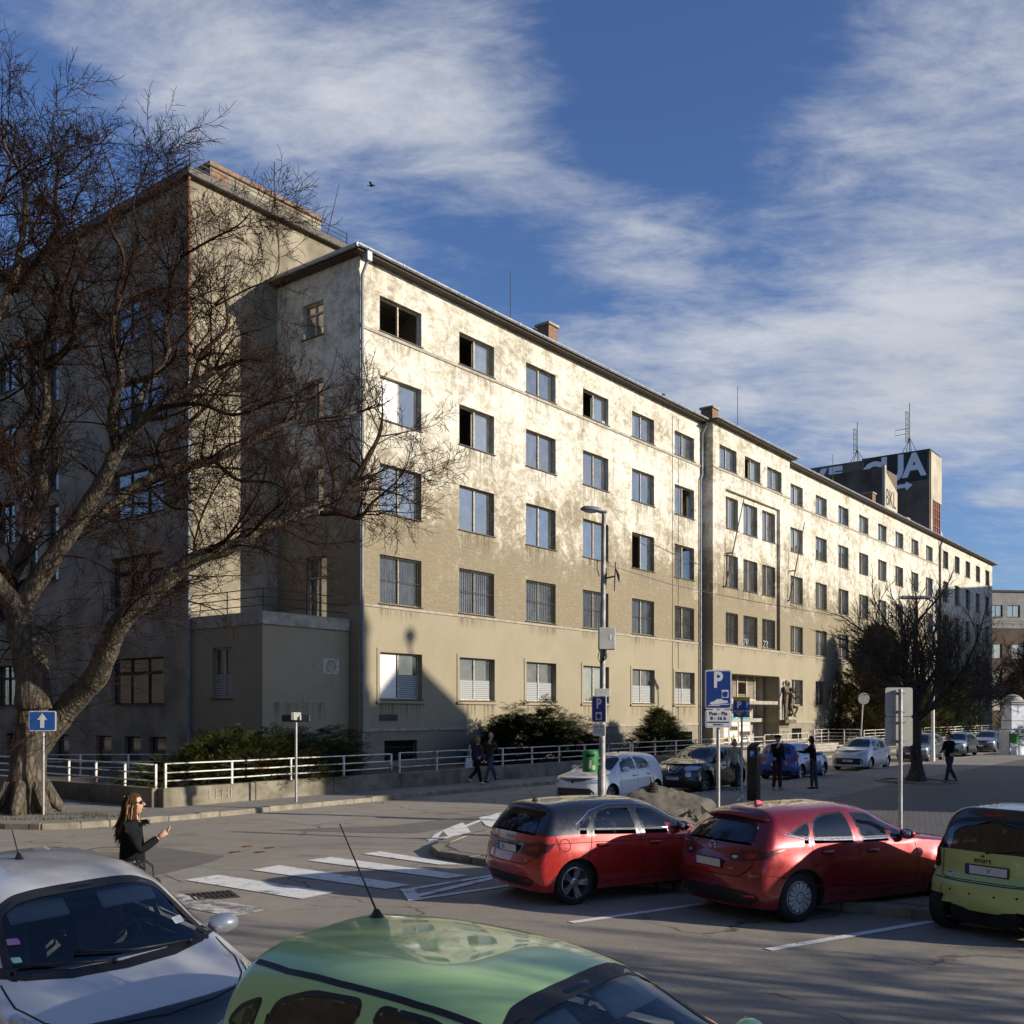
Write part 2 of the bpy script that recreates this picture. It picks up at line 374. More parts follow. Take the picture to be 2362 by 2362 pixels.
sheet('walkway', ccw([(p.x, p.y) for p in un_poly([(-3, 13.85), (190, 13.72), (190, 16.6), (40, 16.8), (12, 17.2), (-3, 18.0)])]), .119, M['pavement'], plaza)
sheet('traffic_island', ccw([(p.x, p.y) for p in un_poly([(-3.1, 13.85), (-8.6, 14.5), (-11.3, 15.2), (-12.7, 15.85), (-13.2, 16.6), (-13.4, 20), (-13.3, 34), (-9.5, 34), (-8.2, 20), (-3.1, 18.3)])]), .119, M['island'], plaza)

def kerbs(path, parent, w, z, side, umin, umax, lmin=.5, lmax=1.05):
    # individual kerb stones laid along a path given in facade coordinates
    pts = [UN(*p) for p in path]; seg = []; rng = random.Random(3)
    for a, b in zip(pts, pts[1:]):
        d = (b - a); L = d.length; t = 0
        while t < L - .05:
            l = min(rng.uniform(lmin, lmax), L - t)
            if L - t - l < .25: l = L - t
            p = a + d / L * t; rel = p - CORNER; uu = rel.dot(U_AX)
            if umin < uu < umax and rel.dot(N_AX) > -25:
                seg.append((p, d / L, l))
            t += l
    for p, d, l in seg:
        k = MB(); s = Vector((-d.y, d.x, 0)) * side; j = .012
        Mx = Matrix(((d.x, s.x, 0, p.x), (d.y, s.y, 0, p.y), (0, 0, 1, 0), (0, 0, 0, 1)))
        dz = rng.uniform(-.012, .012); dy = rng.uniform(-.012, .015)
        k.bbox(j, l - j, -.02 + dy, w, -.04, z + .012 + dz, .018, 0, Mx); k.build('kerb_stone', M['kerb'], parent)
kerbs(KERB_A, pavement, .26, .125, 1, -30, 62, .55, 1.3)
kerbs(KERB_B, plaza, .24, .115, 1, -15, 60, .7, 1.2)
# ironwork in the road
M['iron'] = simple('cast_iron', (.07, .05, .04), .65, .4, .4, 20, .3, 60)
M['grate_gap'] = simple('grate_gap_shade', (.03, .028, .025), .9)  # near-black for the shade seen between the drain bars
M['rust'] = simple('rusty_iron', (.16, .075, .035), .8, .2, .5, 12, .3, 60)
def manhole(px, py, r, m='iron', rim=None):
    c = GP(px, py); b = MB(); T = Matrix.Translation(c)
    b.lathe([(0, .008), (r * .55, .008), (r * .6, .005), (r * .82, .008), (r * .84, .003), (r, .009), (r * 1.02, 0)], 24, 0, T); o = b.build('manhole_cover', M[m], ground)
    if rim: 
        b = MB(); b.lathe([(r * 1.03, .006), (r * 1.28, .007), (r * 1.3, 0)], 28, 0, T); b.build('manhole_rim', M[rim], o)
for p in ((541, 1966), (570, 1953), (599, 1966), (622, 1956)): manhole(*p, .105, 'rust')
manhole(255, 1961, .38, 'kerb', 'rust')
gr = MB(); gc = GP(490, 2066); gr.box(-.31, .31, -.31, .31, -.02, .004); gr_m = Matrix.Translation(gc) @ Matrix.Rotation(R(28), 4, 'Z')
gr = MB()
for i in range(9): gr.box(-.30 + i * .07, -.27 + i * .07, -.29, .29, .001, .012, 0, gr_m)
for i in (-.29, 0, .27): gr.box(-.3, .3, i, i + .025, .001, .010, 0, gr_m)
gr.box(-.33, .33, -.33, .33, .001, .004, 1, gr_m)  # dark sheet under the bars stands for the shaded pit
gr.build('drain_grate', [M['iron'], M['grate_gap']], ground)
# ================================================================== the clinic
def m_plaster():
    m, nt, b, L = shader('weathered_plaster')
    v = coords(nt); sp = nd(nt, 'ShaderNodeSeparateXYZ'); L(v, sp.inputs[0]); z = sp.outputs[2]
    n1 = tnoise(nt, coords(nt, (1, 1, .8)), .42, 10, .72, .6); n2 = tnoise(nt, coords(nt, (1, 1, 1.2)), 1.9, 9, .76, .9); n3 = tnoise(nt, v, 9, 5, .65)
    st = tnoise(nt, coords(nt, (2.2, 2.2, .12)), 1.0, 6, .65)
    tan, cream, white = (.265, .22, .142), (.455, .40, .292), (.80, .755, .64)
    hgt = ramp(nt, z, 7.0, 15.0, -.14, .085)
    f = mathn(nt, 'ADD', mathn(nt, 'ADD', mathn(nt, 'MULTIPLY', n1, .5), mathn(nt, 'MULTIPLY', n2, .5)), hgt)
    c = mixc(nt, ramp(nt, f, .41, .58), tan, cream)
    c = mixc(nt, ramp(nt, mathn(nt, 'ADD', f, mathn(nt, 'MULTIPLY', n3, .12)), .53, .70), c, white)
    c = mixc(nt, ramp(nt, n3, .35, .8, 0, .30), c, tuple(x * .8 for x in tan))
    blot = tnoise(nt, coords(nt, (1, 1, 1.5), (0, 0, 0), 'Object', (7, 3, 1)), 1.3, 10, .80, .35); c = mixc(nt, ramp(nt, blot, .47, .66, 0, .62), c, (.285, .238, .16))
    fl = tnoise(nt, coords(nt, (1, 1, 3.0), (0, 0, 0), 'Object', (2, 9, 4)), 4.2, 9, .75, 1.0); c = mixc(nt, ramp(nt, fl, .56, .66, 0, .55), c, (.62, .56, .44))
    c = mixc(nt, ramp(nt, st, .52, .75, 0, .5), c, (.24, .19, .12))
    # smooth rendered ground floor
    low = mixc(nt, ramp(nt, n1, .3, .7, 0, .7), (.29, .247, .165), (.35, .302, .208))
    low = mixc(nt, ramp(nt, st, .58, .78, 0, .45), low, (.24, .20, .14)); low = mixc(nt, ramp(nt, n2, .62, .72, 0, .35), low, (.60, .55, .46))
    pl = mixc(nt, ramp(nt, n2, .3, .7), (.21, .185, .135), (.29, .25, .185))
    low = mixc(nt, ramp(nt, z, 1.95, 2.0, 1, 0), low, pl)
    c = mixc(nt, ramp(nt, z, 6.9, 6.93), low, c)
    # soot and rain streaks running down from the sills
    xx = sp.outputs[0]; left = ramp(nt, xx, 28.6, 28.7, 1, 0)
    def cols(off, step): return mathn(nt, 'MULTIPLY', mathn(nt, 'ABSOLUTE', mathn(nt, 'SUBTRACT', mathn(nt, 'FRACT', mathn(nt, 'ADD', mathn(nt, 'DIVIDE', mathn(nt, 'SUBTRACT', xx, off), step), .5)), .5)), step)
    near = mixc(nt, left, cols(43.5, 4.83), cols(2.33, 4.815)); cm = ramp(nt, near, 1.15, 1.35, 1, 0); rows = None
    for zs_, ln in ((17.80, .9), (14.31, 1.3), (10.60, 1.3), (6.82, .55), (3.05, .95)):
        r_ = mathn(nt, 'MULTIPLY', ramp(nt, z, zs_ - ln, zs_, 0, 1), ramp(nt, z, zs_ - .01, zs_, 1, 0)); rows = r_ if rows is None else mathn(nt, 'MAXIMUM', rows, r_)
    drip = ramp(nt, tnoise(nt, coords(nt, (7, 7, .22)), 1.0, 5, .7), .42, .66)
    c = mixc(nt, mathn(nt, 'MULTIPLY', mathn(nt, 'MULTIPLY', cm, rows), mathn(nt, 'MULTIPLY', drip, .75)), c, (.085, .072, .052))
    L(c, b.inputs['Base Color']); b.inputs['Roughness'].default_value = .92; b.inputs['Specular IOR Level'].default_value = .2
    rel = mathn(nt, 'ADD', mathn(nt, 'MULTIPLY', tnoise(nt, coords(nt, (1, 1, 2.2)), 3.2, 7, .7, 1.2), 1.0), mathn(nt, 'MULTIPLY', n3, .35))
    rel = mathn(nt, 'MULTIPLY', rel, ramp(nt, z, 6.85, 6.95, .12, 1.0))
    bump(nt, b, rel, 1.0, .06); return m
M['plaster'] = m_plaster()
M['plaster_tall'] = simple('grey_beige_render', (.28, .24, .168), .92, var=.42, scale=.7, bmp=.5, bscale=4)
M['coping'] = simple('concrete_coping', (.36, .32, .25), .9, var=.3, scale=3, bmp=.3, bscale=20)
M['zinc'] = simple('zinc_gutter', (.36, .375, .39), .5, .35, .3, 4)
M['zinc_dark'] = simple('dull_zinc_pipe', (.20, .215, .235), .55, .35, .3, 3)
M['rust_pipe'] = simple('rusted_pipe', (.22, .09, .045), .8, .1, .5, 5)
M['soffit'] = simple('dark_soffit_boards', (.075, .06, .045), .9, var=.3, scale=5)
M['roof_tin'] = simple('painted_tin_roof', (.33, .34, .34), .55, .2, .3, 2)
M['roof_dark'] = simple('dark_roofing', (.06, .055, .05), .85, var=.3, scale=2)
M['win_frame'] = simple('old_window_frame', (.52, .44, .32), .8, var=.5, scale=14, bmp=.3, bscale=60)
M['win_frame_dark'] = simple('dark_window_frame', (.05, .04, .03), .8, var=.4, scale=9)
M['sill'] = simple('sill_tin', (.10, .085, .07), .7, .2, .4, 8)
M['room'] = simple('dim_room_plaster', (.34, .31, .26), .95, var=.3, scale=.6)
M['curtain'] = simple('net_curtain', (.74, .72, .66), .9, var=.2, scale=2)
M['white_board'] = simple('white_board', (.82, .80, .74), .7, var=.06, scale=2)
M['brick_chimney'] = simple('chimney_brick', (.25, .145, .085), .9, var=.35, scale=9, bmp=.4, bscale=22)
M['bars'] = simple('iron_bars', (.05, .042, .036), .7, .3, .4, 15)
def m_glass(name, tintc=(.02, .024, .028), refl=.30, rough=.02, wob=.12):
    # old window glass: part mirror, part see-through, slightly uneven
    m, nt, b, L = shader(name); nt.nodes.remove(b); out = nt.nodes['Material Output']
    v = coords(nt); n = tnoise(nt, v, 1.3, 3, .5)
    gl = nd(nt, 'ShaderNodeBsdfGlossy'); gl.inputs['Roughness'].default_value = rough; gl.inputs['Color'].default_value = (.96, .93, .87, 1)
    bp = nd(nt, 'ShaderNodeBump'); bp.inputs['Strength'].default_value = wob; bp.inputs['Distance'].default_value = .02; L(n, bp.inputs['Height']); L(bp.outputs[0], gl.inputs['Normal'])
    tr = nd(nt, 'ShaderNodeBsdfTransparent'); tr.inputs['Color'].default_value = (.62, .66, .66, 1)
    df = nd(nt, 'ShaderNodeBsdfDiffuse'); df.inputs['Color'].default_value = (.34, .345, .33, 1)  # pale film: dust plus the grey of reflected sky put into the colour
    fr = nd(nt, 'ShaderNodeFresnel'); fr.inputs['IOR'].default_value = 1.5
    k = mathn(nt, 'ADD', mathn(nt, 'MULTIPLY', fr.outputs[0], 1.1), refl)
    k = mathn(nt, 'MINIMUM', k, 1.0)
    m1 = nd(nt, 'ShaderNodeMixShader'); L(ramp(nt, tnoise(nt, v, 2.2, 6, .7), .3, .75, .12, .38), m1.inputs[0]); L(tr.outputs[0], m1.inputs[1]); L(df.outputs[0], m1.inputs[2])
    m2 = nd(nt, 'ShaderNodeMixShader'); L(k, m2.inputs[0]); L(m1.outputs[0], m2.inputs[1]); L(gl.outputs[0], m2.inputs[2]); L(m2.outputs[0], out.inputs[0]); return m
M['glass'] = m_glass('window_glass', refl=.34)
M['glass_dull'] = m_glass('dusty_window_glass', refl=.12, rough=.05)
def m_blind():
    m, nt, b, L = shader('striped_blind'); v = coords(nt); w = nd(nt, 'ShaderNodeTexWave', bands_direction='Z'); w.inputs['Scale'].default_value = 3.6; L(v, w.inputs['Vector'])
    n = tnoise(nt, v, 5, 5); c = mixc(nt, ramp(nt, w.outputs[0], .35, .5), (.16, .17, .17), (.38, .39, .38)); c = mixc(nt, ramp(nt, n, .55, .7, 0, .4), c, (.3, .28, .24))
    L(c, b.inputs['Base Color']); b.inputs['Roughness'].default_value = .6; return m
M['blind'] = m_blind()

def wall_open(mb, o, d, L, z0, z1, ops, depth, mi=0, rev_mi=0):
    """wall from o=(x,y) along unit d, outward side to the right of d; ops = (a0,a1,z0,z1); returns nothing"""
    dx, dy = d; nx, ny = -dy, dx                      # inward (to the left of d)
    as_ = sorted({0, L, *[x for op in ops for x in op[:2]]}); zs = sorted({z0, z1, *[x for op in ops for x in op[2:4]]})
    P = lambda a, z, t=0: (o[0] + dx * a + nx * t, o[1] + dy * a + ny * t, z)
    for i in range(len(as_) - 1):
        j = 0
        while j < len(zs) - 1:
            ac = (as_[i] + as_[i + 1]) / 2
            def hole(jj):
                zc = (zs[jj] + zs[jj + 1]) / 2
                return any(op[0] < ac < op[1] and op[2] < zc < op[3] for op in ops)
            if hole(j): j += 1; continue
            k = j
            while k + 1 < len(zs) - 1 and not hole(k + 1): k += 1
            mb.quad(P(as_[i], zs[j]), P(as_[i + 1], zs[j]), P(as_[i + 1], zs[k + 1]), P(as_[i], zs[k + 1]), mi); j = k + 1
    for op in ops:
        a0, a1, b0, b1 = op[:4]; t = op[4] if len(op) > 4 else depth
        mb.quad(P(a0, b0), P(a0, b0, t), P(a0, b1, t), P(a0, b1), rev_mi); mb.quad(P(a1, b0, t), P(a1, b0), P(a1, b1), P(a1, b1, t), rev_mi)
        mb.quad(P(a0, b1), P(a0, b1, t), P(a1, b1, t), P(a1, b1), rev_mi); mb.quad(P(a0, b0, t), P(a0, b0), P(a1, b0), P(a1, b0, t), rev_mi)

def frame_matrix(o, d):   # local window frame: x along wall, y inward, z up
    return Matrix(((d[0], -d[1], 0, o[0]), (d[1], d[0], 0, o[1]), (0, 0, 1, 0), (0, 0, 0, 1)))

def window(root, o, d, a0, a1, z0, z1, depth=.2, style='closed', rng=RNG, mull=1, dark=False, transom=None, glass=None):
    Mx = frame_matrix(o, d); w = .065; y0, y1 = depth - .03, depth + .045; fm = M['win_frame_dark'] if dark else M['win_frame']
    b = MB()
    b.box(a0, a0 + w * .8, y0, y1, z0, z1, 0, Mx); b.box(a1 - w * .8, a1, y0, y1, z0, z1, 0, Mx)
    b.box(a0 + w * .8, a1 - w * .8, y0 + .003, y1, z1 - w, z1, 0, Mx); b.box(a0 + w * .8, a1 - w * .8, y0 + .003, y1, z0, z0 + w, 0, Mx)
    xs = [a0 + (a1 - a0) * k / (mull + 1) for k in range(mull + 2)]
    for x in xs[1:-1]: b.box(x - w * .55, x + w * .55, y0 - .012, y1, z0 + w, z1 - w, 0, Mx)
    if transom: b.box(a0 + w, a1 - w, y0 - .008, y1, transom - w * .5, transom + w * .5, 0, Mx)
    win = b.build('window', fm, root)
    sl = MB(); sl.box(a0 - .06, a1 + .06, -.07, depth - .03, z0 - .035, z0 + .004, 0, Mx); sl.build('sill', M['sill'], win)
    opened = {'open_left': (0,), 'open_right': (mull,), 'open_both': tuple(range(mull + 1)), 'dark_left': (0,), 'dark_both': tuple(range(mull + 1))}.get(style, ())
    glm = glass or (M['glass_dull'] if style in ('blind', 'grille', 'white') else M['glass'])
    zr = [(z0, z1)] if not transom else [(z0, transom), (transom, z1)]
    for k in range(mull + 1):
        x0, x1 = xs[k] + w * .55, xs[k + 1] - w * .55
        for (za, zb) in zr:
            p = MB(); til = rng.uniform(-.006, .006); tz = rng.uniform(-.006, .006)
            if k in opened:
                if style.startswith('dark'): continue
                # sash swung inwards
                hx = x0 if k == 0 else x1; sgn = 1 if k == 0 else -1; ang = R(rng.uniform(48, 82)); wl = x1 - x0
                S = Mx @ Matrix.Translation((hx, y1 - .02, 0)) @ Matrix.Rotation(sgn * ang, 4, 'Z')
                q = MB()
                lo, hi = (0, wl) if sgn > 0 else (-wl, 0)
                q.box(lo, lo + .05, 0, .035, za + w, zb - w, 0, S); q.box(hi - .05, hi, 0, .035, za + w, zb - w, 0, S); q.box(lo + .05, hi - .05, .002, .033, za + w, za + w + .05, 0, S); q.box(lo + .05, hi - .05, .002, .033, zb - w - .05, zb - w, 0, S)
                sash = q.build('sash', fm, win)
                p.quad(*[S @ Vector(c) for c in ((lo + .05, .018, za + w + .05), (hi - .05, .018, za + w + .05), (hi - .05, .018, zb - w - .05), (lo + .05, .018, zb - w - .05))]); p.build('pane', M['glass'], win)
                continue
            p.quad(*[Mx @ Vector(c) for c in ((x0, depth + .01 + til, za + w), (x1, depth + .01 - til, za + w), (x1, depth + .01 - til + tz, zb - w), (x0, depth + .01 + til + tz, zb - w))])
            p.build('pane', glm, win)
    yb = depth + .14
    def drape(x0, x1, za, zb, m, name):
        c = MB(); n = 14; vs = []
        for i in range(n + 1):
            x = x0 + (x1 - x0) * i / n; dy = .03 * math.sin(i * 1.9 + x * 3) + .012 * math.sin(i * 4.1)
            vs += [Mx @ Vector((x, yb + dy, za)), Mx @ Vector((x, yb + dy * .6, zb))]
        c.add(vs, [(2 * i, 2 * i + 2, 2 * i + 3, 2 * i + 1) for i in range(n)]); c.build(name, m, win, True)
    xm = (a0 + a1) / 2
    if style == 'closed' and mull == 1 and not dark and rng.random() < .4: style = rng.choice(['curtain_left', 'curtain_right', 'roller'])
    if style == 'roller': drape(a0 + .05, a1 - .05, z0 + (z1 - z0) * rng.uniform(.45, .8), z1, M['curtain'], 'roller_blind')
    if style == 'curtain': drape(a0 + .05, a1 - .05, z0, z1, M['curtain'], 'curtain')
    elif style in ('curtain_right',): drape(xm, a1 - .05, z0, z1, M['curtain'], 'curtain')
    elif style in ('curtain_left',): drape(a0 + .05, xm - .3, z0, z1, M['curtain'], 'curtain')
    elif style == 'open_left' and rng.random() < .5: drape(xm, a1 - .05, z0, z1, M['curtain'], 'curtain')
    elif style in ('blind', 'white'):
        zt = z0 + (z1 - z0) * rng.uniform(.48, .56); c = MB(); xa = xm + .06 if style == 'white' else a0 + .06
        c.quad(*[Mx @ Vector(p) for p in ((xa, depth - .002, z0 + w), (a1 - .06, depth - .002, z0 + w), (a1 - .06, depth - .002, zt), (xa, depth - .002, zt))]); c.build('blind', M['blind'], win)
        if style == 'white':
            c = MB(); c.box(a0 + .06, xm - .1, depth - .025, depth - .01, z0 + w, z1 - w, 0, Mx); c.build('white_or_glare_panel', M['white_board'], win)
    if style == 'grille':
        c = MB(); n = 17
        for i in range(n):
            x = a0 + .04 + (a1 - a0 - .08) * i / (n - 1); c.box(x - .009, x + .009, .045, .063, z0 + .02, z1 - .02, 0, Mx)
        for zz in (z0 + .06, (z0 + z1) / 2, z1 - .06): c.box(a0, a1, .064, .078, zz - .012, zz + .012, 0, Mx)
        c.build('grille', M['bars'], win)
    return win

ROWS = [(17.84, 19.25), (14.35, 16.10), (10.64, 12.60), (7.02, 8.97), (3.21, 5.08)]
WT = 20.40           # top of wall
clinic = thing('clinic_building', 'long five-storey beige clinic with peeling plaster and rows of paired windows', 'building', CORNER, FAC_ANG)
def styled(rows_cols): return rows_cols
STY_A = [['dark_both', 'dark_left+c', 'closed', 'dark_left+c', 'closed', 'closed'],
         ['glare', 'open_left', 'closed', 'closed', 'closed', 'dark_right'],
         ['closed', 'closed', 'closed', 'closed', 'open_left', 'dark_right'],
         ['grille'] * 6, ['white', 'blind', 'blind', 'curtain', 'blind', 'blind']]
wl = MB(); todo = []
colsA = [2.33 + 4.815 * i for i in range(6)]
ops = []
for ri, (b0, b1) in enumerate(ROWS):
    for ci, c in enumerate(colsA):
        a0, a1 = c - 1.21, c + 1.21; ops.append((a0, a1, b0, b1)); todo.append(((0, 0), (1, 0), a0, a1, b0, b1, STY_A[ri][ci]))
BASE_W = []
for ci, c in enumerate(colsA):
    if ci in (0, 3, 5, 2): ops.append((c - .95, c + .95, .72, 1.55)); BASE_W.append((c - .95, c + .95, .72, 1.55))
wall_open(wl, (0, 0), (1, 0), 28.7, 0, WT, ops, .26)
# entrance bay, standing forward
NB = .7
opsB = []
for c in (30.8, 34.4, 37.9): opsB.append((c - 28.7 - 1.2, c - 28.7 + 1.2, *ROWS[0]))
opsB.append((30.45 - 28.7, 38.85 - 28.7, 6.95, 16.65, .22))              # sunken panel holding the triple windows
opsB.append((30.2 - 28.7, 38.7 - 28.7, .55, 5.15, 1.6))              # porch
wall_open(wl, (28.7, -NB), (1, 0), 11.8, 0, WT, opsB, .24)
wall_open(wl, (28.7, 0), (0, -1), NB, 0, WT, [], .2); wall_open(wl, (40.5, -NB), (0, 1), NB, 0, WT, [], .2)
for c in (30.8, 34.4, 37.9): todo.append(((28.7, -NB), (1, 0), c - 28.7 - 1.2, c - 28.7 + 1.2, *ROWS[0], 'open_left' if c == 34.4 else 'closed'))
opsP = []
for b0, b1, st in ((14.30, 16.30, 'closed'), (10.60, 12.65, 'closed2'), (7.02, 9.0, 'grille')):
    for c in (31.6, 34.55, 37.45):
        opsP.append((c - 30.45 - 1.08, c - 30.45 + 1.08, b0, b1)); todo.append(((30.45, -NB + .22), (1, 0), c - 30.45 - 1.08, c - 30.45 + 1.08, b0, b1, st))
wall_open(wl, (30.45, -NB + .22), (1, 0), 8.4, 6.95, 16.65, opsP, .22)
# range beyond the entrance
colsC = [43.5 + 4.83 * i for i in range(8)]; ops = []; rs = random.Random(11)
for ri, (b0, b1) in enumerate(ROWS):
    for ci, c in enumerate(colsC):
        a0, a1 = c - 40.5 - 1.16, c - 40.5 + 1.16; ops.append((a0, a1, b0, b1))
        st = rs.choice(['closed', 'closed', 'curtain_left', 'curtain', 'closed2', 'open_left', 'curtain_right']) if ri < 3 else ('closed2' if ri == 3 else rs.choice(['curtain', 'blind', 'closed2']))
        todo.append(((40.5, 0), (1, 0), a0, a1, b0, b1, st))
for c in colsC[::2]: ops.append((c - 41.4, c - 39.6, .72, 1.55)); BASE_W.append((c - .9, c + .9, .72, 1.55))
wall_open(wl, (40.5, 0), (1, 0), 40.3, 0, WT, ops, .26)
colsD = [83.2 + 4.5 * i for i in range(5)]; ops = []
for ri, (b0, b1) in enumerate(ROWS):
    for ci, c in enumerate(colsD):
        a0, a1 = c - 80.8 - 1.0, c - 80.8 + 1.0; ops.append((a0, a1, b0 - .1, b1 + .25)); todo.append(((80.8, -.02), (1, 0), a0, a1, b0 - .1, b1 + .25, 'half'))
wall_open(wl, (80.8, -.02), (1, 0), 22.8, 0, WT, ops, .26)
# end wall towards the tree, rear and far end
YT = 4.9; XA = -4.2
opsE = [(2.05, 3.3, b0, b1) for b0, b1 in ROWS[:3]] + [(1.85, 3.1, 6.15, 8.97)]
opsE_l = [(YT - b, YT - a, c, d) for a, b, c, d in opsE]
wall_open(wl, (0, YT), (0, -1), YT, 0, WT, opsE_l, .22)
for a, b, c, d in opsE_l: todo.append(((0, YT), (0, -1), a, b, c, d, 'old'))
wall_open(wl, (103.6, -.02), (0, 1), 14, 0, WT, [], .2); wall_open(wl, (103.6, 14), (-1, 0), 100, 0, WT, [], .2)
wl.build('wall', M['plaster'], clinic)
gi = 0
for o, d, a0, a1, b0, b1, st in todo:
    if st == 'dark_left+c':
        w_ = window(clinic, o, d, a0, a1, b0, b1, .22, 'dark_left')
        Mx = frame_matrix(o, d); xm = (a0 + a1) / 2; c = MB(); vs = []
        for i in range(13):
            x = xm + .05 + (a1 - xm - .12) * i / 12; dy = .03 * math.sin(i * 2.1); vs += [Mx @ Vector((x, .36 + dy, b0)), Mx @ Vector((x, .36 + dy, b1))]
        c.add(vs, [(2 * i, 2 * i + 2, 2 * i + 3, 2 * i + 1) for i in range(12)]); c.build('curtain', M['curtain'], w_, True)
    elif st == 'glare':
        w_ = window(clinic, o, d, a0, a1, b0, b1, .22, 'dark_left'); Mx = frame_matrix(o, d); c = MB(); c.box(a0 + .07, (a0 + a1) / 2 - .06, .17, .19, b0 + .07, b1 - .07, 0, Mx); c.build('white_or_glare_panel', M['white_board'], w_)  # white board stands in for sun glare on the left pane
    elif st == 'dark_right':
        w_ = window(clinic, o, d, a0, a1, b0, b1, .22, 'open_right')
    elif st == 'half': window(clinic, o, d, a0, a1, b0, b1, .24, 'closed', dark=True, transom=b0 + (b1 - b0) * .45)
    elif st == 'old': window(clinic, o, d, a0, a1, b0, b1, .2, 'closed', mull=1, transom=b0 + (b1 - b0) * .7)
    elif st == 'closed2':
        window(clinic, o, d, a0, a1, b0, b1, .22, 'closed')
    else: window(clinic, o, d, a0, a1, b0, b1, .22, st)
# basement gratings
for a0, a1, b0, b1 in BASE_W:
    b = MB()
    for i in range(11):
        x = a0 + (a1 - a0) * i / 10; b.box(x - .01, x + .01, .06, .08, b0, b1)
    b.box(a0, a1, .081, .1, b1 - .3, b1 - .26); b.box(a0, a1, .081, .1, b0 + .2, b0 + .24)
    b.build('basement_grille', M['bars'], clinic)
# dim inner walls and floors behind the windows
b = MB(); b.box(.4, 103, 2.6, 2.75, .3, 20.2)
for zf in (2.3, 6.2, 9.8, 13.4, 17.0, 20.2): b.box(.35, 103.2, .32, 2.6, zf - .25, zf)
for ux in [4.7 + 4.82 * i for i in range(20)]: b.box(ux, ux + .12, .4, 2.6, .3, 20.1)
b.build('inner_walls', M['room'], clinic)
# string courses, plinth and surrounds
b = MB()
for (x0, x1, y) in ((-.02, 28.7, 0), (40.52, 80.8, 0)):
    b.box(x0, x1, y - .05, y - .002, 17.66, 17.78); b.box(x0, x1, y - .045, y - .002, 6.84, 6.93); b.box(x0, x1, y - .05, y - .002, 1.93, 2.04)
b.box(28.65, 40.55, -NB - .05, -NB - .002, 17.66, 17.78); b.box(28.65, 40.55, -NB - .045, -NB - .002, 6.80, 6.90); b.box(38.72, 40.55, -NB - .05, -NB - .002, 1.93, 2.04)
b.box(80.8, 103.6, -.07, -.022, 1.93, 2.04)
b.build('string_course', M['coping'], clinic)
for c in colsA:
    b = MB()
    a0, a1, b0, b1 = c - 1.21, c + 1.21, *ROWS[4]; e = .16
    b.box(a0 - e, a0 - .002, -.035, -.002, b0 - .16, b1 + e); b.box(a1 + .002, a1 + e, -.035, -.002, b0 - .16, b1 + e); b.box(a0 - .002, a1 + .002, -.034, -.002, b1 + .002, b1 + e); b.box(a0 - e - .04, a1 + e + .04, -.09, -.036, b0 - .17, b0 - .06)
    b.build('window_surround', M['plaster'], clinic)
# eaves
b = MB()
for x0, x1, y in ((-.42, 28.4, 0), (28.4, 40.8, -NB), (40.8, 104.0, 0)):
    b.box(x0, x1, y - .40, y + .3, WT, WT + .09)
b.box(-.42, .2, .3, YT, WT, WT + .09)
b.build('eaves', M['soffit'], clinic)
b = MB()
rz = 22.7
b.add([(-.46, -.44, WT + .1), (104.1, -.44, WT + .1), (104.1, 14.6, WT + .1), (3.8, 14.6, WT + .1), (5.5, 6.6, rz), (98, 6.6, rz), (-.46, YT, WT + .1), (3.8, YT, WT + .1)],
      [(0, 1, 5, 4), (1, 2, 5), (2, 3, 4, 5), (0, 4, 7, 6), (3, 7, 4)])
b.box(28.4, 40.8, -NB - .44, -.44, WT + .09, WT + .14)
b.build('roof', M['roof_dark'], clinic)
def gutter(x0, x1, y, ends=True):
    b = MB(); pr = [(-.085, .0), (-.075, -.045), (-.04, -.08), (0, -.09), (.04, -.08), (.075, -.045), (.085, 0)]
    n = max(1, int((x1 - x0) / 6)); vs = []
    for i in range(n + 1):
        x = x0 + (x1 - x0) * i / n; vs += [(x, y + a, WT + .17 + c) for a, c in pr] + [(x, y + a * .9, WT + .17 + c * .9 + .004) for a, c in reversed(pr)]
    k = len(pr) * 2; fs = []
    for i in range(n):
        for j in range(k): fs.append((i * k + j, i * k + (j + 1) % k, (i + 1) * k + (j + 1) % k, (i + 1) * k + j))
    b.add(vs, fs)
    x = x0 + .5
    while x < x1:
        b.box(x - .02, x + .02, y - .1, y + .1, WT + .17, WT + .185); b.box(x - .02, x + .02, y - .105, y - .088, WT + .09, WT + .18); x += 1.9
    b.build('gutter', M['zinc'], clinic)
gutter(-.5, 28.4, -.50); gutter(28.35, 40.85, -NB - .50); gutter(40.8, 104.1, -.50)
b = MB(); b.tube([(-.52, -.5, WT + .13), (-.52, YT, WT + .13)], .085, 8); b.build('gutter', M['zinc'], clinic)
b = MB()                                                        # snow guard hooks along the eaves
for x in [i * .95 for i in range(109)]: b.box(x, x + .03, -.3, -.27, WT + .12, WT + .27); b.box(x - .47, x + .48, -.295, -.275, WT + .235, WT + .25)
b.build('snow_guard', M['bars'], clinic)
def downpipe(pts, m='zinc_dark', r=.062, name='downpipe'):
    b = MB(); b.tube(pts, r, 10)
    for i in range(len(pts) - 1):
        a, c = Vector(pts[i]), Vector(pts[i + 1])
        if (c - a).length > 3:
            k = int((c - a).length / 2.4)
            for j in range(1, k): q = a.lerp(c, j / k); b.tube([q - Vector((0, 0, .03)), q + Vector((0, 0, .03))], r * 1.25, 10)
    return b.build(name, M[m], clinic, True, 40)
downpipe([(.06, -.45, WT + .1), (.06, -.42, WT - .25), (.06, -.12, WT - .75), (.06, -.12, 6.8), (.06, -.14, 2.2), (.06, -.14, .3)])
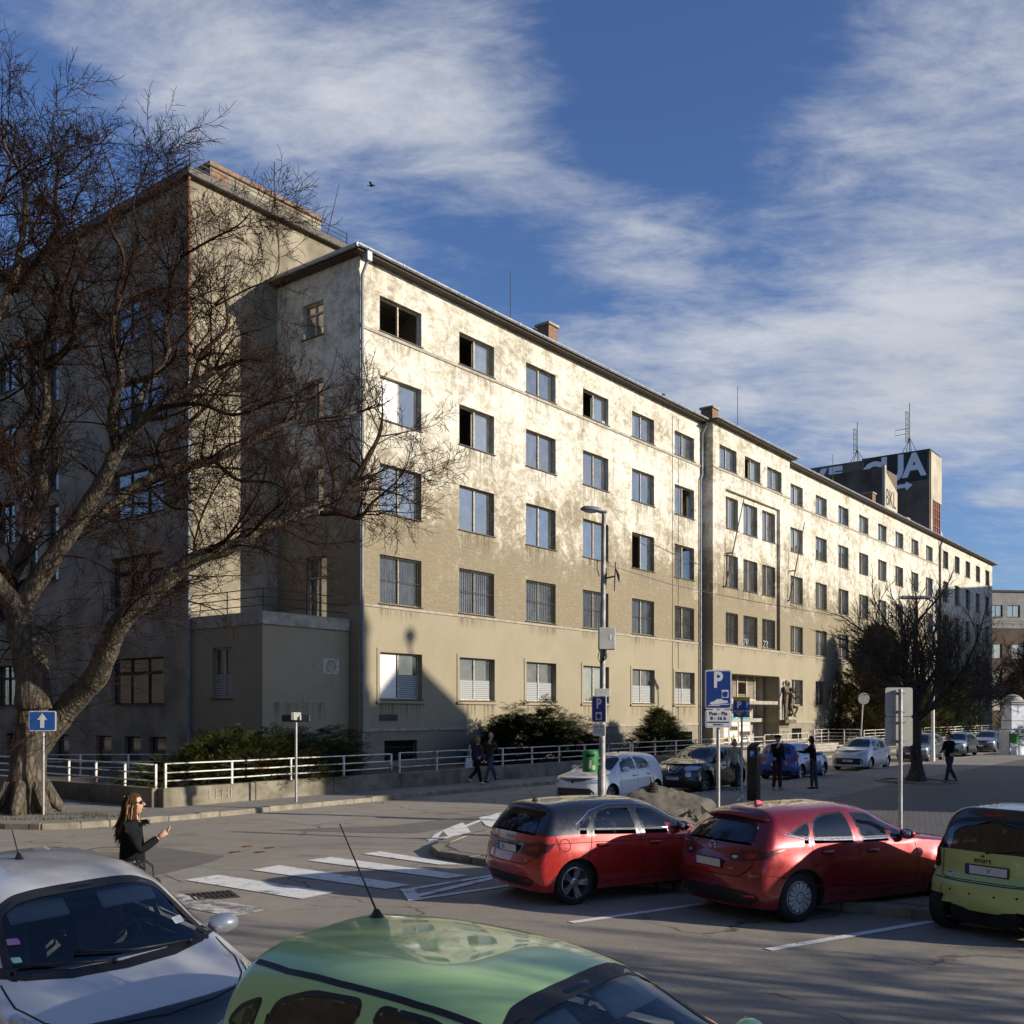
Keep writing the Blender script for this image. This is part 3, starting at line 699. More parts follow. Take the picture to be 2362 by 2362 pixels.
b = MB(); b.box(-.06, .18, -.55, -.32, WT - .3, WT + .05); b.build('rainwater_head', M['zinc'], clinic)
downpipe([(28.45, -.45, WT + .1), (28.45, -.4, WT - .2), (28.45, -.11, WT - .7), (28.45, -.11, 17.2), (28.25, -.11, 16.9), (28.25, -.11, .3)])
downpipe([(41.0, -.45, WT + .1), (41.0, -.12, WT - .5), (41.0, -.12, WT - 1.2)]); downpipe([(80.7, -.45, WT + .1), (80.7, -.12, WT - .7), (80.7, -.12, .3)], 'bars', .09)
# roof furniture
def chimney(x, y, z0, z1, w, d):
    b = MB(); b.box(x - w, x + w, y - d, y + d, z0, z1); o = b.build('chimney', M['brick_chimney'], clinic)
    c = MB(); c.bbox(x - w - .1, x + w + .1, y - d - .1, y + d + .1, z1, z1 + .14, .02); c.build('chimney_cap', M['coping'], o)
    # brick courses
    k = MB(); z = z0 + .1
    while z < z1 - .05: k.box(x - w - .006, x + w + .006, y - d - .006, y + d + .006, z, z + .062); z += .085
    k.build('brick_courses', M['brick_chimney'], o)
chimney(15.9, 2.5, 20.5, 23.0, .38, .38); chimney(34.6, 2.5, 20.5, 23.1, .42, .42); chimney(69, 3.2, 20.5, 23.4, .45, .45); chimney(81, 3.6, 20.5, 22.9, .45, .45)
for x, y, zt in ((13.4, 3.0, 25.2), (40.0, 3.0, 26.2), (60, 3.4, 25.4)):
    b = MB(); b.tube([(x, y, 20.8), (x, y, zt)], [.028, .018], 6); b.build('lightning_rod', M['bars'], clinic)
for x in (13.6, 26.7, 55.0):
    b = MB(); b.tube([(x, 1.6, 20.6), (x, 1.6, 21.9)], .06, 8); b.lathe([(0, .16), (.12, .14), (.12, .05), (.02, 0)], 10, 0, Matrix.Translation((x, 1.6, 21.9))); b.build('vent_pipe', M['bars'], clinic)
b = MB(); b.prism([(3.2, 1.6), (9.2, 1.6), (9.2, 3.4), (3.2, 3.4)], 20.9, 21.2); b.add([(3.0, 1.4, 21.2), (9.4, 1.4, 21.2), (9.4, 3.6, 21.2), (3.0, 3.6, 21.2), (4.2, 2.5, 22.5), (8.2, 2.5, 22.2)], [(0, 1, 5, 4), (1, 2, 5), (2, 3, 4, 5), (3, 0, 4)]); b.build('roof_monitor', M['roof_tin'], clinic)
b = MB(); b.box(30.5, 32.2, 1.4, 2.6, 21.0, 21.7); b.add([(30.3, 1.2, 21.7), (32.4, 1.2, 21.7), (32.4, 2.8, 21.95), (30.3, 2.8, 21.95)], [(0, 1, 2, 3)]); b.build('skylight', M['roof_dark'], clinic)
# cables on the wall
b = MB()
for x in (25.6, 24.9): b.tube([(x, -.02, 20.0), (x, -.025, 2.2)], .012, 4)
for i in range(9): b.tube([(25.6, -.05, 3 + i * 1.9), (25.45, -.06, 3 + i * 1.9)], .015, 4)
b.tube([(20.4 + i * 1.1, -.06, 12.4 - .10 * i + .02 * math.sin(i)) for i in range(22)], .014, 4)
b.build('wall_cable', M['bars'], clinic)
for x0, dx in ((30.15, .9), (40.15, .7)):
    b = MB(); b.tube([(x0, -NB - .12, 10.5), (x0 + dx, -NB - .95, 16.0)], [.045, .03], 7); fp_ = b.build('flagpole', M['bars'], clinic)
    b = MB()
    for zz, k in ((10.5, .0), (12.6, .36)): b.tube([(x0 + dx * k - .12, -NB, zz), (x0 + dx * k - .12, -NB - .12 - .83 * k, zz), (x0 + dx * k + .12, -NB - .12 - .83 * k, zz), (x0 + dx * k + .12, -NB, zz)], .03, 5)
    b.build('bracket', M['bars'], fp_)
# the porch behind the entrance opening
b = MB()
yb = -NB + 1.6
b.quad((30.2, yb, .5), (38.7, yb, .5), (38.7, yb, 5.2), (30.2, yb, 5.2)); b.build('porch_wall', M['room'], clinic)
M['porch_frame'] = simple('cream_door_frame', (.56, .50, .38), .7, var=.3, scale=5)
M['door_panel'] = simple('dark_door_panel', (.07, .045, .03), .6, var=.4, scale=6)
M['louvre'] = simple('dusty_louvre', (.20, .16, .11), .7, var=.4, scale=8)
pr = MB()
yf = -NB + 1.05
for x in (30.4, 31.5, 32.9, 34.3, 35.7, 37.0): pr.box(x - .05, x + .05, yf - .04, yf + .04, 3.55, 5.15)
pr.box(30.2, 37.1, yf - .05, yf + .05, 3.48, 3.58); pr.build('transom_frame', M['porch_frame'], clinic)
for x0, x1 in ((30.45, 31.45), (31.55, 32.85), (32.95, 34.25), (34.35, 35.65), (35.75, 36.95)):
    lv = MB()
    for k in range(14):
        z = 3.62 + k * .107
        if x0 == 34.35 and 2 < k < 10: continue
        lv.add([(x0, yf, z), (x1, yf, z), (x1, yf + .05, z + .09), (x0, yf + .05, z + .09)], [(0, 1, 2, 3)])
    lv.build('louvre', M['louvre'], clinic)
b = MB(); b.bbox(30.0, 38.2, -NB - .12, yf + .1, 3.22, 3.46, .02); b.build('porch_canopy', M['coping'], clinic)
for i, (x0, x1) in enumerate(((30.35, 31.6), (31.7, 33.0), (33.1, 34.4), (34.5, 36.3))):
    dr = MB(); dr.box(x0, x1, yf + .05, yf + .09, .6, 3.2); door = dr.build('door', M['door_panel'], clinic)
    gb = MB()
    for k in range(8): z = .7 + k * .36; gb.box(x0, x1, yf - .02, yf + .05, z, z + .1)
    gb.box(x0, x0 + .07, yf - .022, yf + .048, .6, 3.2); gb.box(x1 - .07, x1, yf - .022, yf + .048, .6, 3.2); gb.build('door_bars', M['porch_frame'], door)
    pn = MB()
    for k in range(7):
        if (k + i) % 3 != 1: z = .8 + k * .36; pn.box(x0 + .08, x1 - .08, yf + .0, yf + .02, z, z + .26)
    pn.build('door_board', M['white_board'], door)
FONT = {}
def text_mesh(txt, size, depth=.004, bold=0.0, shear=0.0):
    key = (txt, size, depth, bold, shear)
    cu = bpy.data.curves.new('t', 'FONT'); cu.body = txt; cu.size = size; cu.extrude = depth; cu.offset = bold; cu.shear = shear; cu.align_x = 'CENTER'; cu.align_y = 'CENTER'; cu.resolution_u = 3
    o = bpy.data.objects.new('t', cu); COL.objects.link(o); dg = bpy.context.evaluated_depsgraph_get(); dg.update()
    me = bpy.data.meshes.new_from_object(o.evaluated_get(dg)); bpy.data.objects.remove(o); bpy.data.curves.remove(cu); return me
def text(name, txt, size, Mx, mat, parent, depth=.003, bold=0.0, shear=0.0, sx=1.0):
    me = text_mesh(txt, size, depth, bold, shear)
    me.transform(Mx @ Matrix.Diagonal((sx, 1, 1, 1))); me.materials.clear(); me.materials.append(mat); me.name = name
    return obj(name, me, parent)
def face_m(x, y, z, ang=0.0):       # text plane facing -y, rotated about z
    return Matrix.Translation((x, y, z)) @ Matrix.Rotation(ang, 4, 'Z') @ Matrix.Rotation(R(90), 4, 'X')
for nm, c in (('spray_teal', (.08, .38, .32)), ('spray_pink', (.55, .18, .34)), ('spray_black', (.03, .03, .03)), ('spray_lime', (.45, .55, .10)), ('spray_blue', (.08, .25, .45)), ('spray_white', (.85, .86, .88))):
    M[nm] = simple(nm, c, .7, var=.2, scale=9)
for t, x, z, s, m in (('HANOI', 33.75, 2.35, .42, 'spray_teal'), ('AMBUSH', 35.4, 2.72, .34, 'spray_pink'), ('TANKER', 35.4, 2.32, .4, 'spray_teal'), ('GSON', 35.4, 1.0, .4, 'spray_black'), ('LAGR', 32.4, 2.32, .36, 'spray_black'), ('ES', 33.6, .95, .42, 'spray_lime'), ('YK', 33.3, 2.32, .38, 'spray_black')):
    text('graffiti', t, s, face_m(x, yf - .028, z), M[m], clinic, .003, .012, .15)
text('graffiti', 'BROAD', .48, face_m(39.55, -NB - .006, 1.75), M['spray_black'], clinic, .003, -.004, .3)
text('graffiti', 'SE-GA', .42, face_m(39.75, -NB - .006, 1.25), M['spray_black'], clinic, .003, .0, .3)
text('graffiti', 'ACT', .55, Matrix.Translation((-1.6, .53, 1.6)) @ Matrix.Rotation(R(90), 4, 'X'), M['spray_teal'], clinic, .003, -.006, .2)
text('graffiti', 'RF', .5, Matrix.Translation((-3.4, .53, 1.7)) @ Matrix.Rotation(R(90), 4, 'X'), M['spray_teal'], clinic, .003, -.008, .2)
text('graffiti', 'BRAZ', .3, face_m(18.0, .19, 17.98), M['spray_white'], clinic, .002, .0, .2)
for x, zz, m in ((33.9, 7.5, 'spray_blue'), (34.2, 7.25, 'spray_white'), (37.3, 7.3, 'spray_white')):
    text('graffiti', 'ZR', .7, face_m(x, -NB + .40, zz), M[m], clinic, .002, .0, .2)
# annex with terrace, between the end wall and the tall block
an = MB()
wall_open(an, (XA, .54), (1, 0), -XA - .02, 0, 6.0, [(1.0, 1.05, .5, .55)], .05); wall_open(an, (XA, YT), (0, -1), YT - .54, 0, 6.0, [(1.4, 2.6, 3.2, 5.1)], .2)
an.quad((XA, .54, 5.98), (0, .54, 5.98), (0, YT, 5.98), (XA, YT, 5.98))
an.build('annex_wall', M['plaster'], clinic)
window(clinic, (XA, YT), (0, -1), 1.4, 2.6, 3.2, 5.1, .18, 'blind')
b = MB(); b.bbox(XA - .06, -.03, .46, .78, 5.85, 6.32, .015); b.bbox(XA - .06, XA + .22, .79, YT, 5.85, 6.32, .015); b.build('terrace_coping', M['coping'], clinic)
b = MB()
for zz in (6.55, 6.85, 7.15): b.tube([(-.1, .6, zz), (XA + .08, .6, zz), (XA + .08, YT, zz)], .02, 5)
for p in ((XA + .08, .6), (XA + 2.1, .6), (XA + .08, 2.7)): b.tube([(p[0], p[1], 6.3), (p[0], p[1], 7.15)], .022, 5)
b.build('terrace_rail', M['bars'], clinic)
M['patch'] = simple('bare_patch', (.45, .42, .36), .9, var=.3, scale=6)
b = MB(); b.box(-1.35, -.55, .525, .538, 4.15, 4.75); b.lathe([(0, .0), (.2, 0), (.22, .03), (.24, 0)], 18, 1, Matrix.Translation((-.98, .522, 4.45)) @ Matrix.Rotation(R(90), 4, 'X')); b.build('patched_flue', [M['patch'], M['coping']], clinic)
b = MB(); b.tube([(-1.4, .53, 4.3), (-1.8, .53, 4.35), (-1.75, .53, 4.7)], .018, 4); b.tube([(-.9, .53, 4.1), (-.92, .53, 3.75), (-1.9, .53, 3.7), (-2.3, .53, 3.4), (-2.32, .53, 2.3)], .016, 4); b.tube([(-.92, .53, 3.75), (-.35, .53, 3.72)], .013, 4); b.build('crack_filler', M['patch'], clinic)
b = MB(); b.box(1.1, 2.1, -.03, .0, 2.35, 2.6); b.build('vent_slot', M['roof_dark'], clinic)
# ================================================================== tall block behind the tree
tall = thing('stair_tower_block', 'taller grey-beige block with flat railed roof rising behind the bare tree', 'building', CORNER, FAC_ANG)
TT = 23.25; XR = 3.9; YD = 26.0
tw = MB(); todo = []
# face turned to the side street: from (XA, YD) down to (XA, YT)
Lf = YD - YT; opsL = []
def lw(t0, t1, z0, z1, st='old', mull=1):     # t measured from the near corner
    a0, a1 = Lf - t1, Lf - t0; opsL.append((a0, a1, z0, z1)); todo.append(((XA, YD), (0, -1), a0, a1, z0, z1, st, mull))
for z0, z1 in ((3.0, 4.9), (7.0, 9.1), (10.7, 12.6), (14.5, 16.3), (17.9, 19.7)):
    lw(1.8, 5.6, z0, z1, 'old', 2)
    lw(13.9, 15.7, z0, z1, 'old', 1); lw(17.3, 19.2, z0, z1, 'old', 1)
for z0, z1 in ((8.6, 12.0), (12.6, 16.0), (16.6, 19.6)):
    lw(9.9, 10.9, z0, z1, 'stair', 0); lw(11.8, 12.8, z0, z1, 'stair', 0)
for t in (.9, 2.2, 3.5, 9.9, 11.8, 14.5, 17): lw(t, t + .5, 21.5, 22.3, 'stair', 0)
for t in (1.6, 3.4, 5.6, 9.0, 13.5): lw(t, t + 1.2, .6, 1.7, 'cellar', 0)
wall_open(tw, (XA, YD), (0, -1), Lf, 0, TT, opsL, .24)
wall_open(tw, (XA, YT), (1, 0), XR - XA, 0, TT, [(1.0, 2.0, 3.3, 5.2)], .24); wall_open(tw, (XR, YT), (0, 1), Lf, 0, TT, [], .2); wall_open(tw, (XR, YD), (-1, 0), XR - XA, 0, TT, [], .2)
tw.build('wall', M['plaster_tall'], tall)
for o, d, a0, a1, z0, z1, st, mull in todo:
    window(tall, o, d, a0, a1, z0, z1, .2, 'closed', mull=mull, dark=True, transom=(z0 + (z1 - z0) * .68) if st == 'old' else None, glass=M['glass_dull'])
window(tall, (XA, YT), (1, 0), 1.0, 2.0, 3.3, 5.2, .2, 'blind')
b = MB(); b.box(XA + 2.2, XA + 2.35, YT + .5, YD - .3, .3, TT - .5); b.box(XA + .3, XR - .3, YT + .4, YD - .3, TT - .4, TT - .2)
for zf in (2.7, 6.6, 10.3, 14.1, 17.6, 21.0): b.box(XA + .3, XA + 2.2, YT + .4, YD - .3, zf - .2, zf)
b.build('inner_walls', M['room'], tall)
b = MB(); b.bbox(XA - .28, XR + .1, YT - .28, YT + .1, TT, TT + .30, .03); b.bbox(XA - .28, XA + .1, YT + .1, YD, TT, TT + .30, .03); b.build('cornice', M['sill'], tall)
b = MB(); b.box(XA + .1, XR, YT + .1, YD, TT, TT + .12); b.build('roof', M['roof_dark'], tall)
b = MB()
for k in range(3):
    zz = TT + .45 + k * .2; b.tube([(XR, YT - .1, zz), (XA - .1, YT - .1, zz), (XA - .1, YD, zz)], .02, 5)
for x in (XA - .1, XA + 2, XA + 4, XA + 6, XA + 8): b.tube([(x, YT - .1, TT + .2), (x, YT - .1, TT + .86)], .022, 5)
for y in (8, 11, 14, 17, 20): b.tube([(XA - .1, y, TT + .2), (XA - .1, y, TT + .86)], .022, 5)
b.build('roof_railing', M['bars'], tall)
b = MB(); b.box(-2.3, 3.6, YT + 1.4, YT + 2.6, TT + .1, TT + 1.75); ch = b.build('chimney_stack', M['plaster_tall'], tall)
b = MB(); b.box(-2.36, 3.66, YT + 1.34, YT + 2.66, TT + 1.75, TT + 1.95); b.box(-2.25, -1.4, YT + 1.38, YT + 1.399, TT + .8, TT + 1.7); b.box(3.601, 3.62, YT + 1.4, YT + 2.6, TT + .3, TT + 1.7); b.build('brick_capping', M['brick_chimney'], ch)
b = MB(); b.tube([(.8, YT + 1.2, TT), (.8, YT + 1.2, TT + 3.2)], [.03, .02], 5); b.tube([(3.2, YT + .8, TT), (4.0, YT + .6, TT + 3.4)], [.03, .012], 5); b.build('lightning_rod', M['bars'], tall)
b = MB(); b.tube([(XA - .13, YT - .1, TT), (XA - .13, YT - .1, 16)], .07, 8); b.build('downpipe', M['rust_pipe'], tall)
b = MB(); b.tube([(XA - .13, YT - .1, 16), (XA - .13, YT - .1, .3)], .075, 8); b.build('downpipe', M['zinc_dark'], tall)

# ================================================================== block with sprayed letters behind the roofs
M['concrete_shaded'] = simple('shaded_stained_concrete', (.15, .118, .082), .9, var=.45, scale=.25, bmp=.2, bscale=3)  # dark tone puts the shade of the side faces into the colour
M['concrete_pale'] = simple('lit_or_pale_concrete', (.46, .40, .30), .9, var=.25, scale=.3)  # puts sunlight on the front faces into the colour; also one pale panel
M['red_glazing'] = simple('red_painted_steel', (.32, .07, .04), .6, var=.3, scale=2)
gt = thing('graffiti_tower', 'dark concrete tower block with big white sprayed letters beyond the roofs', 'building', CORNER, FAC_ANG)
TU, TN, TZ = 113.9, 10.0, 38.0
b = MB(); b.box(TU, TU + 4.8, TN + .02, TN + 9.0, 15, TZ); b.box(TU + .4, TU + 4.6, TN + 9.0, TN + 22, 15, TZ + .1); b.build('wall', M['concrete_shaded'], gt)
b = MB(); b.box(TU + .3, TU + 5.4, TN - .12, TN, 31.5, TZ - .1); b.box(TU + .3, TU + 1.0, TN - .1, TN, 15, 31.5); b.box(TU + 5.4, TU + 10, TN - .05, TN + 4, 15, 24.5); b.add([(TU + 5.4, TN - .05, 24.5), (TU + 10, TN - .05, 24.5), (TU + 5.4, TN - .05, 28.0)], [(0, 1, 2)]); b.build('front_wall', M['concrete_pale'], gt)
b = MB()
for i in range(5): b.box(TU + 1.05 + i * .9, TU + 1.18 + i * .9, TN - .1, TN + .01, 15, 31.5)
for k in range(13): b.box(TU + 1.0, TU + 5.0, TN - .11, TN + .01, 16 + k * 1.2, 16.1 + k * 1.2)
b.build('stair_glazing', M['red_glazing'], gt)
b = MB(); b.box(TU - .05, TU + 4.9, TN - .05, TN + 9.05, TZ, TZ + .2); b.build('roof', M['roof_dark'], gt)
def side_m(x, y, z): return Matrix.Translation((x, y, z)) @ Matrix.Rotation(R(-90), 4, 'Z') @ Matrix.Rotation(R(90), 4, 'X')
# sprayed black ground and white letters
b = MB(); b.box(TU - .02, TU - .002, TN + .3, TN + 8.8, TZ - 3.9, TZ - .1); b.build('black_paint', M['spray_black'], gt)
for t, y, z, s in (('G', TN + 7.6, TZ - 2.2, 4.2), ('U', TN + 4.9, TZ - 2.0, 4.8), ('A', TN + 2.0, TZ - 1.8, 4.4)):
    text('graffiti', t, s, side_m(TU - .03, y, z), M['spray_white'], gt, .01, .16, 0, .95)
b = MB(); b.add([(TU - .03, TN + 6.4, TZ - 4.7), (TU - .03, TN + 3.2, TZ - 4.6), (TU - .03, TN + 3.0, TZ - 5.0), (TU - .03, TN + 2.2, TZ - 4.35), (TU - .03, TN + 3.1, TZ - 3.8), (TU - .03, TN + 3.2, TZ - 4.1), (TU - .03, TN + 6.4, TZ - 4.2)], [tuple(range(7))]); b.build('graffiti_arrow', M['spray_white'], gt)
for t, y, z, s in (('A', TN + 19.4, TZ - 1.5, 2.6), ('W', TN + 16.4, TZ - 1.5, 2.8), ('E', TN + 13.0, TZ - 1.5, 2.9)):
    text('graffiti', t, s, side_m(TU + .37, y, z), M['spray_white'], gt, .01, .2, 0, 1.3)
def mast(x, y, z, h, lad):
    b = MB()
    for dx, dy in ((0, 0), (.35, .3), (-.3, .4)): b.tube([(x + dx, y + dy, z + h * .25), (x + dx, y + dy, z + h * (1 if dx == 0 else .85))], .05, 5)
    for k in range(5): b.tube([(x - .3, y + .4, z + h * (.35 + .12 * k)), (x + .35, y + .3, z + h * (.35 + .12 * k))], .035, 4)
    for dx, dy in ((1.2, 0), (-1.1, .2), (0, 1.2), (0, -1.1)): b.tube([(x + dx, y + dy, z), (x, y, z + h * .34)], .045, 4)
    b.tube([(x, y, z), (x, y, z + h * .4)], .05, 4)
    if lad: b.tube([(x, y + .1, z + h * .42), (x, y + 1.9, z + h * .42), (x, y + 1.9, z + h * .52), (x, y + .1, z + h * .52)], .04, 4)
    b.build('antenna_mast', M['bars'], gt)
mast(TU + 2, TN + 3.2, TZ + .2, 7.2, True); mast(TU + 2, TN + 10.4, TZ + .1, 6.0, False)
pb = thing('graffiti_penthouse', 'small dark roof structure with black scrawl on its sunlit end', 'building', CORNER, FAC_ANG)
PU, PN, PZ = 87.9, 8.0, 30.4
b = MB(); b.box(PU, PU + 5.4, PN + .02, PN + 9.5, 18, PZ); b.build('wall', M['concrete_shaded'], pb)
b = MB(); b.add([(PU + .02, PN, 18), (PU + 5.5, PN, 18), (PU + 5.5, PN, PZ - 2.0), (PU + .02, PN, PZ + .2)], [(0, 1, 2, 3)]); b.box(PU, PU + .5, PN - .3, PN + .01, 18, PZ + .2); b.build('end_wall', M['concrete_pale'], pb)
text('graffiti', 'BKL', 2.7, face_m(PU + 3.05, PN - .03, PZ - 3.2), M['spray_black'], pb, .01, -.02, 0, .8)
b = MB(); b.box(PU - .03, PU, PN + 2.5, PN + 6.0, PZ - 4.6, PZ - 3.0); b.box(PU + 4.4, PU + 5.2, PN - .03, PN - .005, PZ - 6, PZ - 4.6); b.build('window_opening', M['roof_dark'], pb)
b = MB(); b.box(PU - .03, PU - .001, PN + 6.8, PN + 7.6, PZ - 4.8, PZ - 2.8); b.build('wall_panel', M['concrete_pale'], pb)

# ================================================================== brown office block at the end of the street
ob = thing('brown_office_block', 'distant brown brick office block with pale window band at street end', 'building', (66, 152, 0), R(8))
M['brown_brick'] = simple('brown_brick', (.09, .062, .042), .9, var=.3, scale=.4, bmp=.2, bscale=6)  # brick darkened, the shade on this block put into the colour
M['pale_band'] = simple('pale_concrete_band', (.24, .23, .21), .85, var=.2, scale=.5)
b = MB(); rows = [(3, 5.2), (7, 9.2), (11, 13.2)]; ops = [(2 + 4.2 * i, 4.6 + 4.2 * i, z0, z1) for z0, z1 in rows for i in range(9)]
wall_open(b, (0, 0), (1, 0), 42, 0, 15.6, ops, .3); wall_open(b, (0, 16), (0, -1), 16, 0, 15.6, [], .3); b.build('wall', M['brown_brick'], ob)
b = MB(); ops2 = [(1.4 + 2.9 * i, 3.5 + 2.9 * i, 17.4, 19.2) for i in range(14)]
wall_open(b, (0, .6), (1, 0), 42, 15.6, 21.2, ops2, .3); wall_open(b, (0, 16), (0, -1), 15.4, 15.6, 21.2, [], .3); b.box(-.1, 42, -.05, .7, 15.6, 15.9); b.build('upper_wall', M['pale_band'], ob)
for a0, a1, z0, z1 in ops: window(ob, (0, 0), (1, 0), a0, a1, z0, z1, .25, 'closed', dark=True)
for a0, a1, z0, z1 in ops2: window(ob, (0, .6), (1, 0), a0, a1, z0, z1, .25, 'closed', dark=True)
b = MB(); b.box(-.2, 42, .4, 16, 21.2, 21.5); b.build('roof', M['roof_dark'], ob)
b = MB()
for zz in (16.3, 16.7): b.tube([(0, .1, zz), (42, .1, zz)], .03, 4)
for x in range(0, 42, 3): b.tube([(x, .1, 15.9), (x, .1, 16.7)], .03, 4)
b.build('ledge_rail', M['bars'], ob)
b = MB(); b.box(.6, 41.5, 1.6, 1.8, .2, 21); b.build('inner_walls', M['room'], ob)

# ================================================================== what stands across the square, out of the picture: it throws the long shadows
M['church_blue'] = simple('church_blue_render', (.40, .52, .66), .8, var=.15, scale=.6)
M['church_roof'] = simple('glazed_blue_tiles', (.20, .30, .44), .4, var=.3, scale=3)
M['house_cream'] = simple('cream_house_render', (.60, .52, .38), .9, var=.2, scale=.5)
def oblique(name, label, p, q, cat='building'):   # frame: local x = away from the sun (-p), y = +q
    return thing(name, label, cat, PQ(p, q), math.atan2(SUNQ.y, SUNQ.x) - R(90))
church = oblique('church', 'pale blue church with round tower beyond the right of the square', 28, 0)
b = MB()   # local +x is towards the sun, local y along q
tq0, tq1 = 27.9, 36.0; tc, tr = (tq0 + tq1) / 2, (tq1 - tq0) / 2
b.lathe([(tr, 0), (tr, 18.5), (tr + .1, 18.6), (tr + .1, 19.0), (tr - .1, 19.1), (tr - .1, 21.6)], 28, 0, Matrix.Translation((3, tc, 0))); b.build('tower', M['church_blue'], church, True, 30)
b = MB(); b.lathe([(tr, 21.6), (tr * .9, 22.6), (tr * .6, 23.4), (.05, 24.2)], 28, 0, Matrix.Translation((3, tc, 0))); b.build('tower_roof', M['church_roof'], church, True, 40)
b = MB(); b.add([(0, 36.0, 0), (0, 41.6, 0), (0, 41.6, 16.6), (0, 38.1, 19.4), (0, 36.0, 17.6), (14, 36.0, 0), (14, 41.6, 0), (14, 41.6, 16.6), (14, 38.1, 19.4), (14, 36.0, 17.6)], [(0, 4, 3, 2, 1), (5, 6, 7, 8, 9), (1, 2, 7, 6), (0, 5, 9, 4), (2, 3, 8, 7), (3, 4, 9, 8)])
b.tube([(.2, 38.1, 19.3), (.2, 38.1, 20.4)], .09, 6); b.ball((.2, 38.1, 20.3), .32); b.build('gable', M['church_blue'], church)
b = MB(); b.box(1, 13, 41.6, 53.4, 0, 11); b.add([(0.6, 41.6, 11), (13.4, 41.6, 11), (13.4, 53.6, 10.8), (.6, 53.6, 10.8), (5, 41.6, 16.1), (7, 41.6, 16.1), (7, 52.6, 15.0), (5, 52.6, 15.0)], [(0, 4, 7, 3), (4, 5, 6, 7), (1, 2, 6, 5), (2, 3, 7, 6), (0, 1, 5, 4)]); b.build('nave', [M['church_blue']], church)
house = oblique('corner_house', 'cream corner house behind the parked cars, out of view', 30, 0)
hb = MB(); HH = 7.2
ops = [(4 + 3.6 * i, 5.4 + 3.6 * i, z, z + 1.9) for i in range(9) for z in (1.2, 4.4)]
wall_open(hb, (0, 10.6), (0, -1), 38, 0, HH, ops, .2); hb.box(.4, 12, -27.4, 10.6, 0, .2); wall_open(hb, (12, 10.6), (-1, 0), 12, 0, HH, [], .2); wall_open(hb, (0, -27.4), (1, 0), 12, 0, HH, [], .2); wall_open(hb, (12, -27.4), (0, 1), 38, 0, HH, [], .2); hb.build('wall', M['house_cream'], house)
for a0, a1, z0, z1 in ops: window(house, (0, 10.6), (0, -1), a0, a1, z0, z1, .18, 'closed', dark=True)
b = MB(); b.add([(-.4, 10.9, HH), (-.4, -27.8, HH), (12.4, -27.8, HH), (12.4, 10.9, HH), (6, 6, HH + 2.4), (6, -22, HH + 2.4)], [(0, 4, 5, 1), (1, 5, 2), (2, 5, 4, 3), (3, 4, 0)]); b.box(.5, 11.5, -27, 10.2, HH - .3, HH - .1); b.build('roof', M['church_roof'], house)
far = oblique('corner_house', 'tall cream house across the far end of the street, out of view', 40, 0)
hb = MB(); hb.box(0, 12, 110.5, 150, 0, 24.4); hb.build('wall', M['house_cream'], far)
b = MB(); b.box(-.4, 12.4, 110, 150.5, 24.4, 24.7); b.build('roof', M['roof_dark'], far)

M['house_brown'] = simple('shade_house_brown', (.16, .125, .09), .9, var=.3, scale=.5)  # dark front for the added terrace
lh = thing('added_shade_house', 'brown terrace across the side street on the left, out of view', 'building', CORNER, FAC_ANG)  # put in to block sky light from the left walls
hb = MB()
hb.box(-42, -30.02, -26, 62, 0, 17); hb.build('wall', M['house_brown'], lh)
b = MB(); b.box(-42.4, -29.6, -26.4, 62.4, 17, 17.4); b.build('roof', M['roof_dark'], lh)

# ================================================================== garden, garden wall and railings
M['wall_concrete'] = simple('stained_garden_wall', (.20, .175, .125), .92, var=.45, scale=1.4, bmp=.5, bscale=8)
def m_rail():
    m, nt, b, L = shader('flaking_white_paint'); v = coords(nt); n = tnoise(nt, v, 3.5, 8, .75, .4); n2 = tnoise(nt, v, 1.1, 4, .6)
    w = mathn(nt, 'ADD', mathn(nt, 'MULTIPLY', n, .6), mathn(nt, 'MULTIPLY', n2, .4))
    L(mixc(nt, ramp(nt, w, .50, .60), (.70, .67, .60), (.20, .10, .05)), b.inputs['Base Color']); b.inputs['Roughness'].default_value = .65; return m
M['rail'] = m_rail()
gd = MB(); gd.prism([(-11.55, -4.6), (28.0, -4.6), (28.0, 0), (-11.55, 0)], .0, .50); gd.prism([(-11.55, 0), (XA, 0), (XA, 24), (-11.55, 24)], 0, .499); gd.prism([(44, -4.6), (110, -4.6), (110, 0), (44, 0)], 0, .5)
garden = struct('garden_bed', gd, M['soil']); garden.location = CORNER; garden.rotation_euler = (0, 0, FAC_ANG)
def garden_wall(name, label, x0, y0, x1, y1, h, panel=2.6, group=None):
    t = thing(name, label, 'garden wall', CORNER, FAC_ANG, group); a = Vector((x0, y0, 0)); d = Vector((x1 - x0, y1 - y0, 0)); L = d.length; d.normalize(); s = Vector((-d.y, d.x, 0)); n = max(1, round(L / panel)); r = random.Random(int(L * 10))
    for i in range(n):
        l = L / n; p = a + d * (i * l); Mx = Matrix(((d.x, s.x, 0, p.x), (d.y, s.y, 0, p.y), (0, 0, 1, 0), (0, 0, 0, 1)))
        k = MB(); k.bbox(.008, l - .008, -.14 + r.uniform(-.008, .008), .14, .02, h + r.uniform(-.012, .012), .02, 0, Mx); k.build('wall_panel', M['wall_concrete'], t)
    return t
WZ = .64
gw1 = garden_wall('garden_wall', 'low stained concrete garden wall along the pavement before the clinic', -11.7, -4.72, 27.5, -4.72, WZ, 3.0)
gw2 = garden_wall('garden_wall', 'short side run of low concrete wall behind the big tree trunk', -11.7, -4.56, -11.7, 24, WZ, 3.2)
gw3 = garden_wall('garden_wall', 'low concrete wall past the entrance steps behind parked cars', 43.5, -4.72, 112, -4.72, WZ, 4.0)
